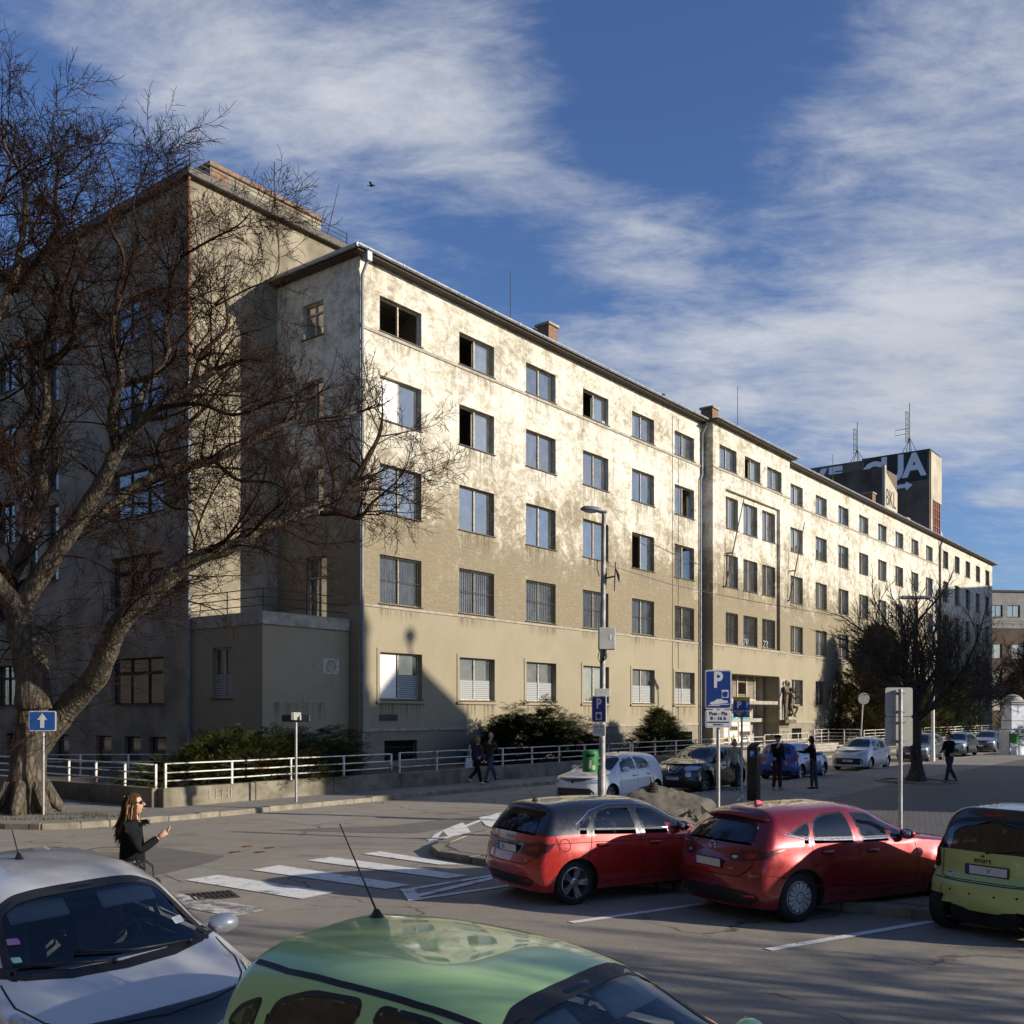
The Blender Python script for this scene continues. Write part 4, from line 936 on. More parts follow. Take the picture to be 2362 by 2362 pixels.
text('graffiti', 'LEHI', .42, face_m(-9.9, -4.875, .38), M['coping'], gw1, .001, -.008)
def railing(name, label, pts, z0, zs, step, r=.022, group=None, gaps=()):
    t = thing(name, label, 'railing', CORNER, FAC_ANG, group); pts = [Vector((p[0], p[1], 0)) for p in pts]
    for zi, z in enumerate(zs):
        k = MB(); q = []
        for a, b_ in zip(pts, pts[1:]):
            n = max(2, int((b_ - a).length / 1.2))
            for i in range(n):
                p = a.lerp(b_, i / n); q.append(p + Vector((RNG.uniform(-.006, .006), RNG.uniform(-.006, .006), z + RNG.uniform(-.008, .008))))
        q.append(pts[-1] + Vector((0, 0, z))); k.tube(q, r, 6); k.build('rail', M['rail'], t, True)
    for a, b_ in zip(pts, pts[1:]):
        n = max(1, round((b_ - a).length / step))
        for i in range(n + 1):
            p = a.lerp(b_, i / n); k = MB(); k.box(p.x - .028, p.x + .028, p.y - .028, p.y + .028, z0, zs[-1] + .02); k.build('post', M['rail'], t)
    return t
rl1 = railing('railing', 'flaking white three-rail railing on the wall below the corner juniper', [(-11.55, -4.72), (-3.0, -4.72)], WZ - .02, (WZ + .18, WZ + .40, WZ + .64), 1.98)
rl2 = railing('railing', 'white and rusty railing on the wall behind the walking couple', [(-2.6, -4.72), (12.4, -4.72)], WZ - .02, (WZ + .18, WZ + .42, WZ + .66), 2.0, .02)
rl3 = railing('railing', 'rusty railing on the wall up to the entrance steps', [(12.6, -4.72), (27.0, -4.72)], WZ - .02, (WZ + .18, WZ + .42, WZ + .66), 2.0, .02)
rl4 = railing('railing', 'white railing running back behind the one-way sign and tree', [(-11.7, -4.5), (-11.7, 12)], WZ - .02, (WZ + .18, WZ + .40, WZ + .62), 1.45)
rl5 = railing('railing', 'white four-rail railing past the entrance behind the white hatchback', [(44.0, -4.72), (58, -4.72)], WZ - .02, (WZ + .15, WZ + .36, WZ + .57, WZ + .8), 2.2)
rl6 = railing('railing', 'sunlit rust-streaked railing behind the cars near the blue pillar', [(58.6, -4.72), (92, -4.72)], WZ - .02, (WZ + .15, WZ + .36, WZ + .57, WZ + .8), 2.4)
rl7 = railing('railing', 'thin dark railing on the ramp behind the tree', [(-9.8, 6.0), (-6.5, 2.4)], .48, (.75, .95, 1.2), 1.8, .018)
# entrance steps with their side rails
st = thing('entrance_steps', 'broad worn stone steps rising to the clinic doors', 'steps', CORNER, FAC_ANG)
for k in range(4):
    s_ = MB(); s_.bbox(28.2, 43.4, -4.4 + k * .42, -NB - .0 if k < 3 else -NB + 1.58, .0, .14 * (k + 1), .012)
    s_.build('step', M['coping'], st)
railing('railing', 'white stepped railing beside the entrance stairs, below the relief', [(41.2, -2.2), (43.9, -2.2), (43.9, -4.5)], .4, (.75, 1.0, 1.25, 1.5), 1.4, .018)
railing('railing', 'rusty white handrail before the doors of the porch', [(27.4, -4.6), (34.5, -4.4)], .2, (.75, 1.05, 1.4), 1.8, .02)

# ================================================================== stone relief at the entrance
M['stone_dark'] = simple('sooty_sandstone', (.17, .135, .085), .9, var=.6, scale=2.2, bmp=.6, bscale=18)
rl = thing('stone_relief', 'sooty stone relief of two standing and one kneeling figure beside the doors', 'sculpture', UN(39.6, NB), FAC_ANG)
# ================================================================== trees and shrubs
def m_bark(name, col, col2, scale=5):
    m, nt, b, L = shader(name); v = coords(nt, (1, 1, .28)); n = tnoise(nt, v, scale, 8, .7, 1.2); n2 = tnoise(nt, coords(nt), 1.2, 4)
    vo = nd(nt, 'ShaderNodeTexVoronoi', feature='DISTANCE_TO_EDGE'); vo.inputs['Scale'].default_value = scale * 2.2; L(v, vo.inputs['Vector'])
    c = mixc(nt, ramp(nt, n, .35, .65), col2, col); c = mixc(nt, ramp(nt, vo.outputs[0], 0, .18, .6, 0), c, tuple(x * .35 for x in col2)); c = mixc(nt, ramp(nt, n2, .55, .7, 0, .35), c, (.13, .12, .05))
    L(c, b.inputs['Base Color']); b.inputs['Roughness'].default_value = .95
    bump(nt, b, mathn(nt, 'ADD', mathn(nt, 'MULTIPLY', vo.outputs[0], 1.2), n), .9, .05); return m
M['bark'] = m_bark('furrowed_bark', (.150, .120, .084), (.052, .041, .030), 4)
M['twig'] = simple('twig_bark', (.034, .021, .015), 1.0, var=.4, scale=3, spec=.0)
M['twig_warm'] = simple('sunlit_twig_bark', (.052, .034, .023), 1.0, var=.4, scale=3, spec=.0)  # warmer copy of the twig bark, sunlight put into the colour
M['bark_dark'] = m_bark('dark_bark', (.125, .095, .065), (.055, .042, .03), 5)
M['twig_brown'] = simple('brown_twigs', (.11, .075, .048), .9, var=.4, scale=3)

def perp_rand(d, rng):
    a = d.orthogonal().normalized(); b = d.cross(a); g = rng.uniform(0, 2 * math.pi); return a * math.cos(g) + b * math.sin(g)
def grow(mbs, p, d, length, r0, level, maxlevel, rng, up=.15, wob=.18, spread=(35, 65), kids=(5, 8), shrink=.55, rmin=.006, tipr=.5, droop=0.0):
    """one branch and, recursively, its side branches; mbs[level] collects the tubes"""
    seg = max(2, min(7, int(length / (.35 if level > 1 else .5)) + 1)); pts = [p.copy()]; rad = [r0]; dd = d.copy(); st = length / seg; curl = perp_rand(d, rng) * wob * .5
    for i in range(seg):
        dd = (dd + curl + perp_rand(dd, rng) * wob * rng.random() + Vector((0, 0, up - droop * (i / seg)))).normalized()
        pts.append(pts[-1] + dd * st); rad.append(max(rmin, r0 * (1 - (1 - tipr) * (i + 1) / seg)))
    rad[-1] = max(rmin * .6, rad[-1] * .5 if level >= maxlevel else rad[-1])
    mbs[min(level, len(mbs) - 1)].tube(pts, rad, 8 if r0 > .12 else (6 if r0 > .05 else (4 if r0 > .016 else 3)), 0, level == 0)
    if level >= maxlevel: return
    nk = rng.randint(*kids); 
    for k in range(nk):
        t = .22 + .78 * (k + rng.random()) / nk; t = min(t, .99); i = min(seg - 1, int(t * seg)); f = t * seg - i
        q = pts[i].lerp(pts[i + 1], f); tang = (pts[i + 1] - pts[i]).normalized(); ang = R(rng.uniform(*spread)); nd_ = (tang * math.cos(ang) + perp_rand(tang, rng) * math.sin(ang)).normalized()
        rr = rad[i] * rng.uniform(.42, .62); ln = length * shrink * rng.uniform(.6, 1.15) * (1.15 - .5 * t)
        if ln < .12: continue
        grow(mbs, q, nd_, ln, max(rmin, rr), level + 1, maxlevel, rng, up, wob * 1.1, spread, kids, shrink, rmin, tipr, droop)
    # leader keeps going
    grow(mbs, pts[-1], dd, length * shrink * .9, max(rmin, rad[-1]), level + 1, maxlevel, rng, up, wob * 1.1, spread, kids, shrink, rmin, tipr, droop)

def smooth_path(pts, n=4):
    out = []; P = [Vector(p) for p in pts]
    for i in range(len(P) - 1):
        p0 = P[max(0, i - 1)]; p1 = P[i]; p2 = P[i + 1]; p3 = P[min(len(P) - 1, i + 2)]
        for k in range(n):
            t = k / n; out.append(.5 * ((2 * p1) + (p2 - p0) * t + (2 * p0 - 5 * p1 + 4 * p2 - p3) * t * t + (3 * p1 - p0 - 3 * p2 + p3) * t ** 3))
    out.append(P[-1]); return out

def big_tree():
    rng = random.Random(21); base = GP(62, 1874, .12); t = thing('bare_tree', 'huge leafless tree with forked leaning trunk beside the one-way sign', 'tree', base, 0)
    def C(x, y, dY=0.0): return AT(x / 1.932, 900 + y / 1.932, base.y + dY) - base
    trunk, limb, tw1, tw2 = MB(), MB(), MB(), MB()
    limbs = []
    def L(pts, r0, r1, mb=trunk, sides=12, n=4):
        P = smooth_path(pts, n); N = len(P); rad = []
        for i in range(N):
            f = i / (N - 1); rad.append((r0 + (r1 - r0) * f) * (1 + .05 * math.sin(i * 1.7)))
        mb.tube(P, rad, sides); limbs.append((P, rad))
    # flared foot and trunk
    foot = [Vector((0, 0, -.15)), Vector((0, 0, .25)), Vector((.02, 0, .9)), C(125, 1650), C(140, 1500), C(150, 1350)]
    P = smooth_path(foot, 3); rad = [.80, .74, .69, .65, .62, .60, .57, .55, .53, .52, .50, .49, .47, .46, .45, .44][:len(P)]
    sides = 20; vs = []; 
    for i, p in enumerate(P):
        for k in range(sides):
            g = 2 * math.pi * k / sides; fl = 1 + (.16 if i < 5 else .07) * math.sin(k * 2.5 + 1) * max(0.25, 1 - i / 8) + .05 * math.sin(k * 5 + i)
            vs.append(p + Vector((math.cos(g), math.sin(g), 0)) * rad[min(i, len(rad) - 1)] * .82 * fl)
    trunk.add(vs, [(i * sides + k, i * sides + (k + 1) % sides, (i + 1) * sides + (k + 1) % sides, (i + 1) * sides + k) for i in range(len(P) - 1) for k in range(sides)])
    for g in range(7):
        a = g * .9 + .3; trunk.tube([Vector((math.cos(a) * .35, math.sin(a) * .35, .75)), Vector((math.cos(a) * .7, math.sin(a) * .7, .2)), Vector((math.cos(a) * .9, math.sin(a) * .9, -.05))], [.2, .15, .05], 7)
    L([C(150, 1420), C(140, 1250), C(105, 1100, .2), C(80, 950, .4)], .45, .34)
    # right-hand leaning trunk
    L([C(150, 1600, .35), C(240, 1490, .5), C(330, 1380, .3), C(425, 1280, -.2), C(480, 1150, -.8), C(540, 1030, -1.3), C(650, 930, -1.5), C(800, 800, -1.6), C(900, 740, -1.6), C(1050, 690, -1.5), C(1150, 620, -1.3), C(1300, 570, -1.0), C(1450, 500, -.6), C(1560, 430, -.3)], .36, .075)
    L([C(1560, 430, -.3), C(1640, 300, 0), C(1690, 200, .2), C(1705, 110, .3)], .085, .03, limb, 7)
    L([C(1430, 550, -.8), C(1520, 550, -.9), C(1600, 570, -1.0), C(1660, 500, -1.1), C(1720, 450, -1.2)], .075, .025, limb, 7)
    L([C(1540, 450, -.4), C(1680, 440, .1), C(1790, 470, .4)], .055, .018, limb, 6)
    # middle limbs
    L([C(90, 960, .4), C(200, 800, .3), C(280, 680, .2), C(400, 500, 0), C(470, 380, -.3), C(520, 270, -.5), C(600, 170, -.7), C(700, 80, -.9), C(860, -20, -1.1), C(960, -90, -1.2)], .28, .075)
    L([C(250, 700, .2), C(370, 590, .8), C(500, 520, 1.3), C(640, 410, 1.8), C(760, 360, 2.0), C(950, 310, 2.3), C(1100, 240, 2.6), C(1250, 160, 2.8), C(1400, 130, 3.0), C(1590, 100, 3.2)], .20, .04)
    L([C(740, 365, 2.0), C(710, 280, 2.3), C(730, 200, 2.4), C(830, 150, 2.5), C(930, 60, 2.6), C(1000, -60, 2.7)], .10, .03, limb, 8)
    # left limbs
    L([C(80, 960, .4), C(25, 850, .6), C(100, 740, .9), C(145, 590, 1.2), C(90, 420, 1.4), C(30, 270, 1.5), C(-40, 120, 1.6), C(-60, -60, 1.5)], .28, .10)
    L([C(70, 960, .3), C(-20, 850, -.6), C(-120, 700, -1.6), C(-200, 450, -2.5), C(-180, 150, -3)], .26, .08)
    L([C(145, 590, 1.2), C(190, 430, .6), C(160, 250, .2), C(210, 60, -.2), C(190, -150, -.5), C(240, -380, -.8)], .17, .05)
    L([C(520, 270, -.5), C(500, 100, -.9), C(540, -60, -1.2), C(500, -260, -1.5), C(540, -420, -1.8)], .14, .035)
    L([C(600, 170, -.7), C(640, 0, -.4), C(750, -150, 0), C(740, -300, .3), C(820, -420, .6)], .12, .03)
    L([C(860, -20, -1.1), C(900, -160, -1.2), C(1010, -280, -1.3), C(1000, -420, -1.4)], .08, .02, limb, 7)
    def D(x, y, dY=0.0):
        y = y + max(0, 1250 - y) * .24; return AT(x / 2.147 * .96, 100 + y / 2.147, base.y + dY) - base
    L([C(-60, -60, 1.5), D(-30, 1400, 1.6), D(60, 1200, 1.5), D(95, 1000, 1.3), D(130, 740, 1.0), D(120, 480, .8), D(40, 320, .6), D(10, 190, .5)], .13, .03)
    L([D(80, 1220, 1.5), D(200, 1010, .9), D(300, 800, .4), D(285, 600, 0), D(300, 420, -.3), D(270, 300, -.5)], .09, .02, limb, 8)
    L([C(-180, 150, -3), D(-120, 1400, -3), D(-60, 1000, -2.7), D(-20, 700, -2.4), D(40, 480, -2.2), D(60, 330, -2)], .09, .02, limb, 8)
    L([C(240, -380, -.8), D(250, 1450, -.9), D(330, 1200, -1.2), D(400, 930, -1.5), D(370, 700, -1.8), D(440, 520, -2)], .07, .016, limb, 7)
    L([C(540, -420, -1.8), D(600, 1250, -1.9), D(640, 1000, -2.0), D(560, 760, -2.1), D(600, 560, -2.2), D(560, 380, -2.3)], .06, .014, limb, 7)
    L([C(820, -420, .6), D(870, 1350, .7), D(880, 1150, .8), D(850, 1040, .9), D(720, 830, 1.0), D(690, 640, 1.0), D(740, 470, 1.0), D(760, 380, 1.0)], .06, .014, limb, 7)
    L([D(870, 1130, .8), D(950, 960, .5), D(910, 760, .3), D(850, 600, .2)], .04, .014, limb, 7)
    L([D(930, 1000, .5), D(1080, 890, .2), D(1230, 790, 0), D(1300, 690, -.2)], .04, .012, limb, 6)
    L([C(1000, -420, -1.4), D(1110, 1300, -1.4), D(1270, 1210, -1.5), D(1420, 1120, -1.6), D(1440, 980, -1.7)], .03, .012, limb, 6)
    L([D(60, 1500, 1.0), D(280, 1450, 1.8), D(470, 1400, 2.4), D(640, 1290, 2.9), D(760, 1130, 3.2)], .09, .02, limb, 8)
    L([C(1000, -60, 2.7), D(1000, 1550, 2.8), D(1090, 1400, 2.9), D(1050, 1250, 3.0), D(1150, 1130, 3.0)], .04, .014, limb, 6)
    L([D(240, 1000, .8), D(160, 850, 1.6), D(230, 650, 2.2), D(180, 480, 2.6)], .05, .014, limb, 6)
    L([C(200, -100, -.5), C(330, -240, -.8), C(320, -420, -1.0), C(380, -560, -1.2)], .08, .025, limb, 7)
    L([C(60, 260, 1.4), C(0, 330, 2.4), C(-60, 300, 3.0)], .09, .03, limb, 7)
    L([C(700, 80, -.9), C(880, 60, -1.6), C(1040, 110, -2.0), C(1200, 60, -2.4)], .07, .02, limb, 7)
    L([C(950, 310, 2.3), C(1060, 400, 2.0), C(1200, 410, 1.6), C(1330, 470, 1.3)], .06, .018, limb, 6)
    L([C(640, 410, 1.8), C(760, 520, 1.6), C(860, 540, 1.3), C(900, 660, 1.1)], .05, .016, limb, 6)
    mbs = [limb, tw1, tw1, tw2, tw2]
    for li, (P, rad) in enumerate(limbs):
        tot = sum((P[i + 1] - P[i]).length for i in range(len(P) - 1)); n = int(tot * 3.0) + 2
        if li == 0: n = 5
        for k in range(n):
            f = .15 + .85 * (k + rng.random()) / n if li else .5 + .5 * rng.random()
            if li == 1: f = .30 + .70 * (k + rng.random()) / n
            i = min(len(P) - 2, int(f * (len(P) - 1))); q = P[i].lerp(P[i + 1], rng.random()); tang = (P[i + 1] - P[i]).normalized()
            ang = R(rng.uniform(35, 75)); d = (tang * math.cos(ang) + perp_rand(tang, rng) * math.sin(ang)).normalized()
            if d.z < -.3: d.z *= -.4
            ln = rng.uniform(.8, 2.1) * (1.15 if rad[i] > .1 else .85); r = min(rad[i] * .45, rng.uniform(.018, .042))
            grow(mbs, q, d, ln, r, 1, 4, rng, .03, .28, (30, 70), (3, 6), .60, .0058, .5)
        grow(mbs, P[-1], (P[-1] - P[-2]).normalized(), .75, rad[-1] * .9, 1, 4, rng, .0, .22, (28, 60), (3, 5), .60, .0060, .5)
    # drooping water shoots low on the trunk
    for k in range(95):
        P, rad = limbs[rng.choice([0, 1, 1, 1])]; i = rng.randint(0, min(len(P) - 2, 34)); q = P[i]; a = rng.uniform(-2.6, 1.2); d = Vector((math.cos(a), math.sin(a) * .6 - .2, rng.uniform(-.1, .5))).normalized()
        grow([tw2] * 5, q, d, rng.uniform(.9, 2.3), .011, 3, 4, rng, .0, .16, (20, 45), (2, 4), .5, .0055, .5, .10)
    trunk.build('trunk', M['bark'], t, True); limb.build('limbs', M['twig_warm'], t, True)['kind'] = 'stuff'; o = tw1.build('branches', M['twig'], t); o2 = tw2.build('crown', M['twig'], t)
    o['kind'] = 'stuff'; o2['kind'] = 'stuff'
    return t
big_tree()

def bare_tree(label, base, trunk_h, trunk_r, crown_h, seed, nlimb=8, spread=(18, 48), lv=4, kids=(4, 6), bark='bark_dark', twig='twig', rmin=.008, lean=(0, 0), group=None, name='bare_tree'):
    rng = random.Random(seed); t = thing(name, label, 'tree', base, 0, group); tr, l1, l2 = MB(), MB(), MB()
    n = 8; P = [Vector((lean[0] * i / n * trunk_h + .03 * math.sin(i * 1.3), lean[1] * i / n * trunk_h, -.1 + (trunk_h + .1) * i / n)) for i in range(n + 1)]
    rad = [trunk_r * (1.0 + 1.1 * max(0, 1 - i / 1.6) - .03 * i) for i in range(n + 1)]; sides = 14; vs = []
    for i, p in enumerate(P):
        for k in range(sides):
            g = 2 * math.pi * k / sides; vs.append(p + Vector((math.cos(g), math.sin(g), 0)) * rad[i] * (1 + .08 * math.sin(3 * g + i)))
    tr.add(vs, [(i * sides + k, i * sides + (k + 1) % sides, (i + 1) * sides + (k + 1) % sides, (i + 1) * sides + k) for i in range(n) for k in range(sides)])
    top = P[-1]
    for k in range(nlimb):
        a = 2 * math.pi * (k + rng.random() * .7) / nlimb; sp = R(rng.uniform(*spread)); d = Vector((math.cos(a) * math.sin(sp), math.sin(a) * math.sin(sp), math.cos(sp)))
        q = top - Vector((0, 0, rng.uniform(0, trunk_h * .25))); grow([tr, l1, l1, l2, l2], q, d, crown_h * rng.uniform(.5, .7), trunk_r * rng.uniform(.3, .5), 1, lv, rng, .06, .2, (22, 55), kids, .6, rmin, .5)
    tr.build('trunk', M[bark], t, True); o = l1.build('branches', M[bark], t); o2 = l2.build('crown', M[twig], t); o['kind'] = 'stuff'; o2['kind'] = 'stuff'
    return t
bare_tree('dark bare spreading tree on the square between sign backs and pillar', GP(2113, 1801, .115), 2.7, .22, 5.4, 5, 16, (14, 72), 4, (5, 7), twig='twig_brown', rmin=.009)
# stone rim round its foot
tb = thing('tree_pit_rim', 'ragged stone ring round the foot of the square tree', 'edging', GP(2113, 1803, .115)); rr = random.Random(2)
for k in range(26):
    a = k / 26 * 2 * math.pi; q = MB(); q.bbox(-.16, .16, -.09, .09, -.03, .05 + rr.uniform(0, .03), .02, 0, Matrix.Rotation(a + math.pi / 2, 4, 'Z')); o = q.build('edging_stone', M['kerb'], tb); o.location = (math.cos(a) * 1.35, math.sin(a) * 1.35, 0)
for i, (px, y, h, s) in enumerate(((2250, 98, 7.5, 31), (2325, 112, 9, 32), (2362, 96, 9, 33))):
    bare_tree(['bare tree among dark shrubs near the far end of the clinic', 'dark bare tree before the brown office block', 'tall bare tree at the right picture edge behind the pillar'][i], Vector(((px - CX_PX) / F_PX * y, y, 0)), h * .36, .22, h * .75, s, 9, (15, 50), 4, (4, 6), rmin=.017)
# out of view: bare trees on the sun side, their shadows lie across the cars
for i, (pp, qq) in enumerate(((15, 9.2), (12.5, 4.6), (16, .2), (13, -4.5), (19, 5.5))):
    bare_tree(('bare street tree nearest the church, out of view', 'bare street tree before the corner house door, out of view', 'bare street tree in the middle of the house row, out of view', 'bare street tree at the near end of the house row, out of view', 'bare street tree set back beside the corner house wall, out of view')[i], PQ(pp, qq), 3.2, .2, 5.6, 44 + i, 9, (15, 62), 4, (4, 6), rmin=.013)
# --- evergreens
def m_needle(name, lo, hi):
    m, nt, b, L = shader(name); oi = nd(nt, 'ShaderNodeObjectInfo'); v = coords(nt); n = tnoise(nt, v, 1.6, 4, .6); n2 = tnoise(nt, v, 14, 2)
    c = mixc(nt, ramp(nt, n, .3, .7), lo, hi); c = mixc(nt, ramp(nt, n2, .4, .75, 0, .6), c, tuple(x * 1.35 for x in hi)); L(c, b.inputs['Base Color']); b.inputs['Roughness'].default_value = .95; b.inputs['Specular IOR Level'].default_value = .03
    tr = nd(nt, 'ShaderNodeBsdfTranslucent'); L(c, tr.inputs['Color']); mx = nd(nt, 'ShaderNodeMixShader'); mx.inputs[0].default_value = .12; out = nt.nodes['Material Output']; L(b.outputs[0], mx.inputs[1]); L(tr.outputs[0], mx.inputs[2]); L(mx.outputs[0], out.inputs[0]); return m
M['juniper'] = m_needle('juniper_foliage', (.030, .038, .011), (.068, .074, .021))
M['dark_juniper'] = m_needle('dark_juniper_foliage', (.012, .020, .006), (.026, .036, .010))
M['thuja'] = m_needle('thuja_foliage', (.030, .034, .011), (.085, .072, .026))
M['dark_yew'] = m_needle('dark_evergreen', (.018, .026, .010), (.04, .05, .018))
def spray(mb, p, d, L, w, rng, droop=.25, n=9):
    """a feathery evergreen spray: a stem fringed with narrow leaf blades"""
    d = d.normalized(); side = d.cross(Vector((0, 0, 1))); side = side.normalized() if side.length > .05 else Vector((1, 0, 0)); up = side.cross(d)
    roll = rng.uniform(-.7, .7); side, up = side * math.cos(roll) + up * math.sin(roll), up * math.cos(roll) - side * math.sin(roll)
    for i in range(n):
        f = i / n; c = p + d * L * f - Vector((0, 0, droop * L * f * f)); ll = w * (1.1 - .85 * f) * rng.uniform(.7, 1.25)
        for s in (-1, 1):
            tip = c + (d * .75 + side * s * .75 + up * rng.uniform(-.3, .35)).normalized() * ll; q = (d * .4 - side * s * .4) * ll * .20
            mb.add([c, c + (tip - c) * .5 + q, tip, c + (tip - c) * .55 - q * .6], [(0, 1, 2, 3)])
    e = p + d * L - Vector((0, 0, droop * L)); mb.add([e - d * L * .25 + side * w * .12, e + d * w * .7, e - d * L * .25 - side * w * .12], [(0, 1, 2)])
def juniper(label, base, rx, ry, h, n, seed, mat='juniper', rz=0.0, name='juniper_bush'):
    rng = random.Random(seed); t = thing(name, label, 'shrub', base, rz); mb = MB(); st = MB()
    for k in range(n):
        a = rng.uniform(0, 2 * math.pi); el = math.acos(rng.uniform(0.02, 1)); el = math.pi / 2 - el; rr = rng.uniform(.55, 1.0) ** .6
        lump = 1 + .22 * math.sin(a * 3 + seed) * math.cos(el * 4 + seed) + .12 * math.sin(a * 7 + 2 * seed)
        p = Vector((math.cos(a) * math.cos(el) * rx * rr * lump, math.sin(a) * math.cos(el) * ry * rr * lump, max(.03, math.sin(el) * h * rr * lump)))
        d = Vector((math.cos(a), math.sin(a), rng.uniform(-.1, .75))); spray(mb, p, d, rng.uniform(.34, .66), rng.uniform(.13, .22), rng, .25, 8)
    for k in range(16):
        a = rng.uniform(0, 6.28); st.tube([(0, 0, 0), (math.cos(a) * rx * .4, math.sin(a) * ry * .4, h * .35), (math.cos(a) * rx * .8, math.sin(a) * ry * .8, h * rng.uniform(.3, .7))], [.05, .035, .012], 5)
    for k in range(60):
        a = rng.uniform(0, 6.28); rr = rng.uniform(.2, .8); st.tube([(0, 0, .05), (math.cos(a) * rx * rr * .5, math.sin(a) * ry * rr * .5, h * .4), (math.cos(a) * rx * rr, math.sin(a) * ry * rr, h * rng.uniform(.2, .8))], [.02, .015, .006], 3)
    f = mb.build('foliage', M[mat], t); f['kind'] = 'stuff'; st.build('stems', M['bark_dark'], t); return t
juniper('low spreading juniper behind the white railing at the clinic corner', UN(-6.9, 3.1, .5), 3.9, 1.5, 1.6, 3400, 3, rz=FAC_ANG)
juniper('big dark juniper bush behind the walking couple', UN(8.2, 2.5, .5), 3.7, 1.6, 2.3, 4800, 4, 'dark_juniper', rz=FAC_ANG)
def cone_evergreen(label, base, r, h, n, seed, mat='juniper', power=1.0, name='conifer', sw=(.10, .2), sl=(.3, .6)):
    rng = random.Random(seed); t = thing(name, label, 'tree', base, 0); mb = MB()
    for k in range(n):
        z = h * (1 - rng.random() ** .62) if power == 1 else h * rng.random(); f = 1 - z / h; prof = (f ** .8 if power == 1 else min(1, (f * 1.9) ** .55) * (1 - .25 * (1 - f) ** 2))
        a = rng.uniform(0, 2 * math.pi); rr = r * max(.03, prof) * rng.uniform(.45, 1.05) * (1 + .18 * math.sin(a * 4 + z * 2.1) + .1 * math.sin(z * 5 + a))
        p = Vector((math.cos(a) * rr, math.sin(a) * rr, z)); d = Vector((math.cos(a), math.sin(a), rng.uniform(.1, .9) if power == 1 else rng.uniform(.5, 2.0)))
        spray(mb, p, d, rng.uniform(*sl), rng.uniform(*sw), rng, .2, 7)
    st = MB(); st.tube([(0, 0, -.1), (0, 0, h * .95)], [max(.05, r * .07), .01], 6); st.build('trunk', M['bark_dark'], t)
    f = mb.build('crown', M[mat], t); f['kind'] = 'stuff'; return t
cone_evergreen('small pyramid conifer behind the white hatchback, under the blue sign', UN(19.2, 2.4, .5), 1.65, 2.35, 2200, 9, 'juniper', 1.0, 'dwarf_conifer', (.14, .24), (.32, .62))
cone_evergreen('tall rounded thuja standing against the clinic past the entrance', UN(51.8, 3.2, .5), 3.0, 8.6, 4600, 12, 'thuja', 2, 'thuja', (.22, .4), (.5, .95))
cone_evergreen('dark evergreen before the far end of the clinic', UN(72, 3.0, .5), 2.4, 6.2, 1500, 14, 'dark_yew', 2, 'yew', (.25, .4), (.5, .9))
cone_evergreen('dark evergreen behind the silver hatchback', UN(62, 3.0, .5), 2.2, 5.0, 1500, 15, 'thuja', 2, 'yew', (.25, .4), (.5, .9))
cone_evergreen('dense dark evergreen at the right picture edge', Vector((52.5, 100, 0)), 3.2, 11, 1600, 16, 'dark_yew', 2, 'yew', (.35, .6), (.7, 1.2))
# weeds in the tree pit and by the kerb
wd = MB(); rg = random.Random(8); cc = GP(95, 1885, .13)
for k in range(500):
    a = rg.uniform(0, 6.28); r_ = rg.uniform(.3, 1.0) ** .5 * 1.5; p = cc + Vector((math.cos(a) * r_ * 1.3, math.sin(a) * r_ * .5, 0)); h = rg.uniform(.03, .12); wd.add([p, p + Vector((.012, 0, 0)), p + Vector((rg.uniform(-.05, .05), rg.uniform(-.05, .05), h))], [(0, 1, 2)])
o = wd.build('weeds', M['juniper']); tag(o, 'thin grass and weeds round the foot of the huge tree', 'grass', kind='stuff')
# ================================================================== cars
def pw(tab):
    """smooth monotone interpolation through (x, y) points"""
    xs = [p[0] for p in tab]; ys = [p[1] for p in tab]; n = len(xs)
    if n == 1: return lambda x: ys[0]
    dl = [(ys[i + 1] - ys[i]) / (xs[i + 1] - xs[i]) for i in range(n - 1)]; m = [dl[0]] + [0 if dl[i - 1] * dl[i] <= 0 else 2 * dl[i - 1] * dl[i] / (dl[i - 1] + dl[i]) for i in range(1, n - 1)] + [dl[-1]]
    def f(x):
        if x <= xs[0]: return ys[0]
        if x >= xs[-1]: return ys[-1]
        i = 0
        while x > xs[i + 1]: i += 1
        h = xs[i + 1] - xs[i]; t = (x - xs[i]) / h
        return (2 * t ** 3 - 3 * t * t + 1) * ys[i] + (t ** 3 - 2 * t * t + t) * h * m[i] + (-2 * t ** 3 + 3 * t * t) * ys[i + 1] + (t ** 3 - t * t) * h * m[i + 1]
    return f
def sstep(a, b, x):
    t = min(1, max(0, (x - a) / (b - a))); return t * t * (3 - 2 * t)
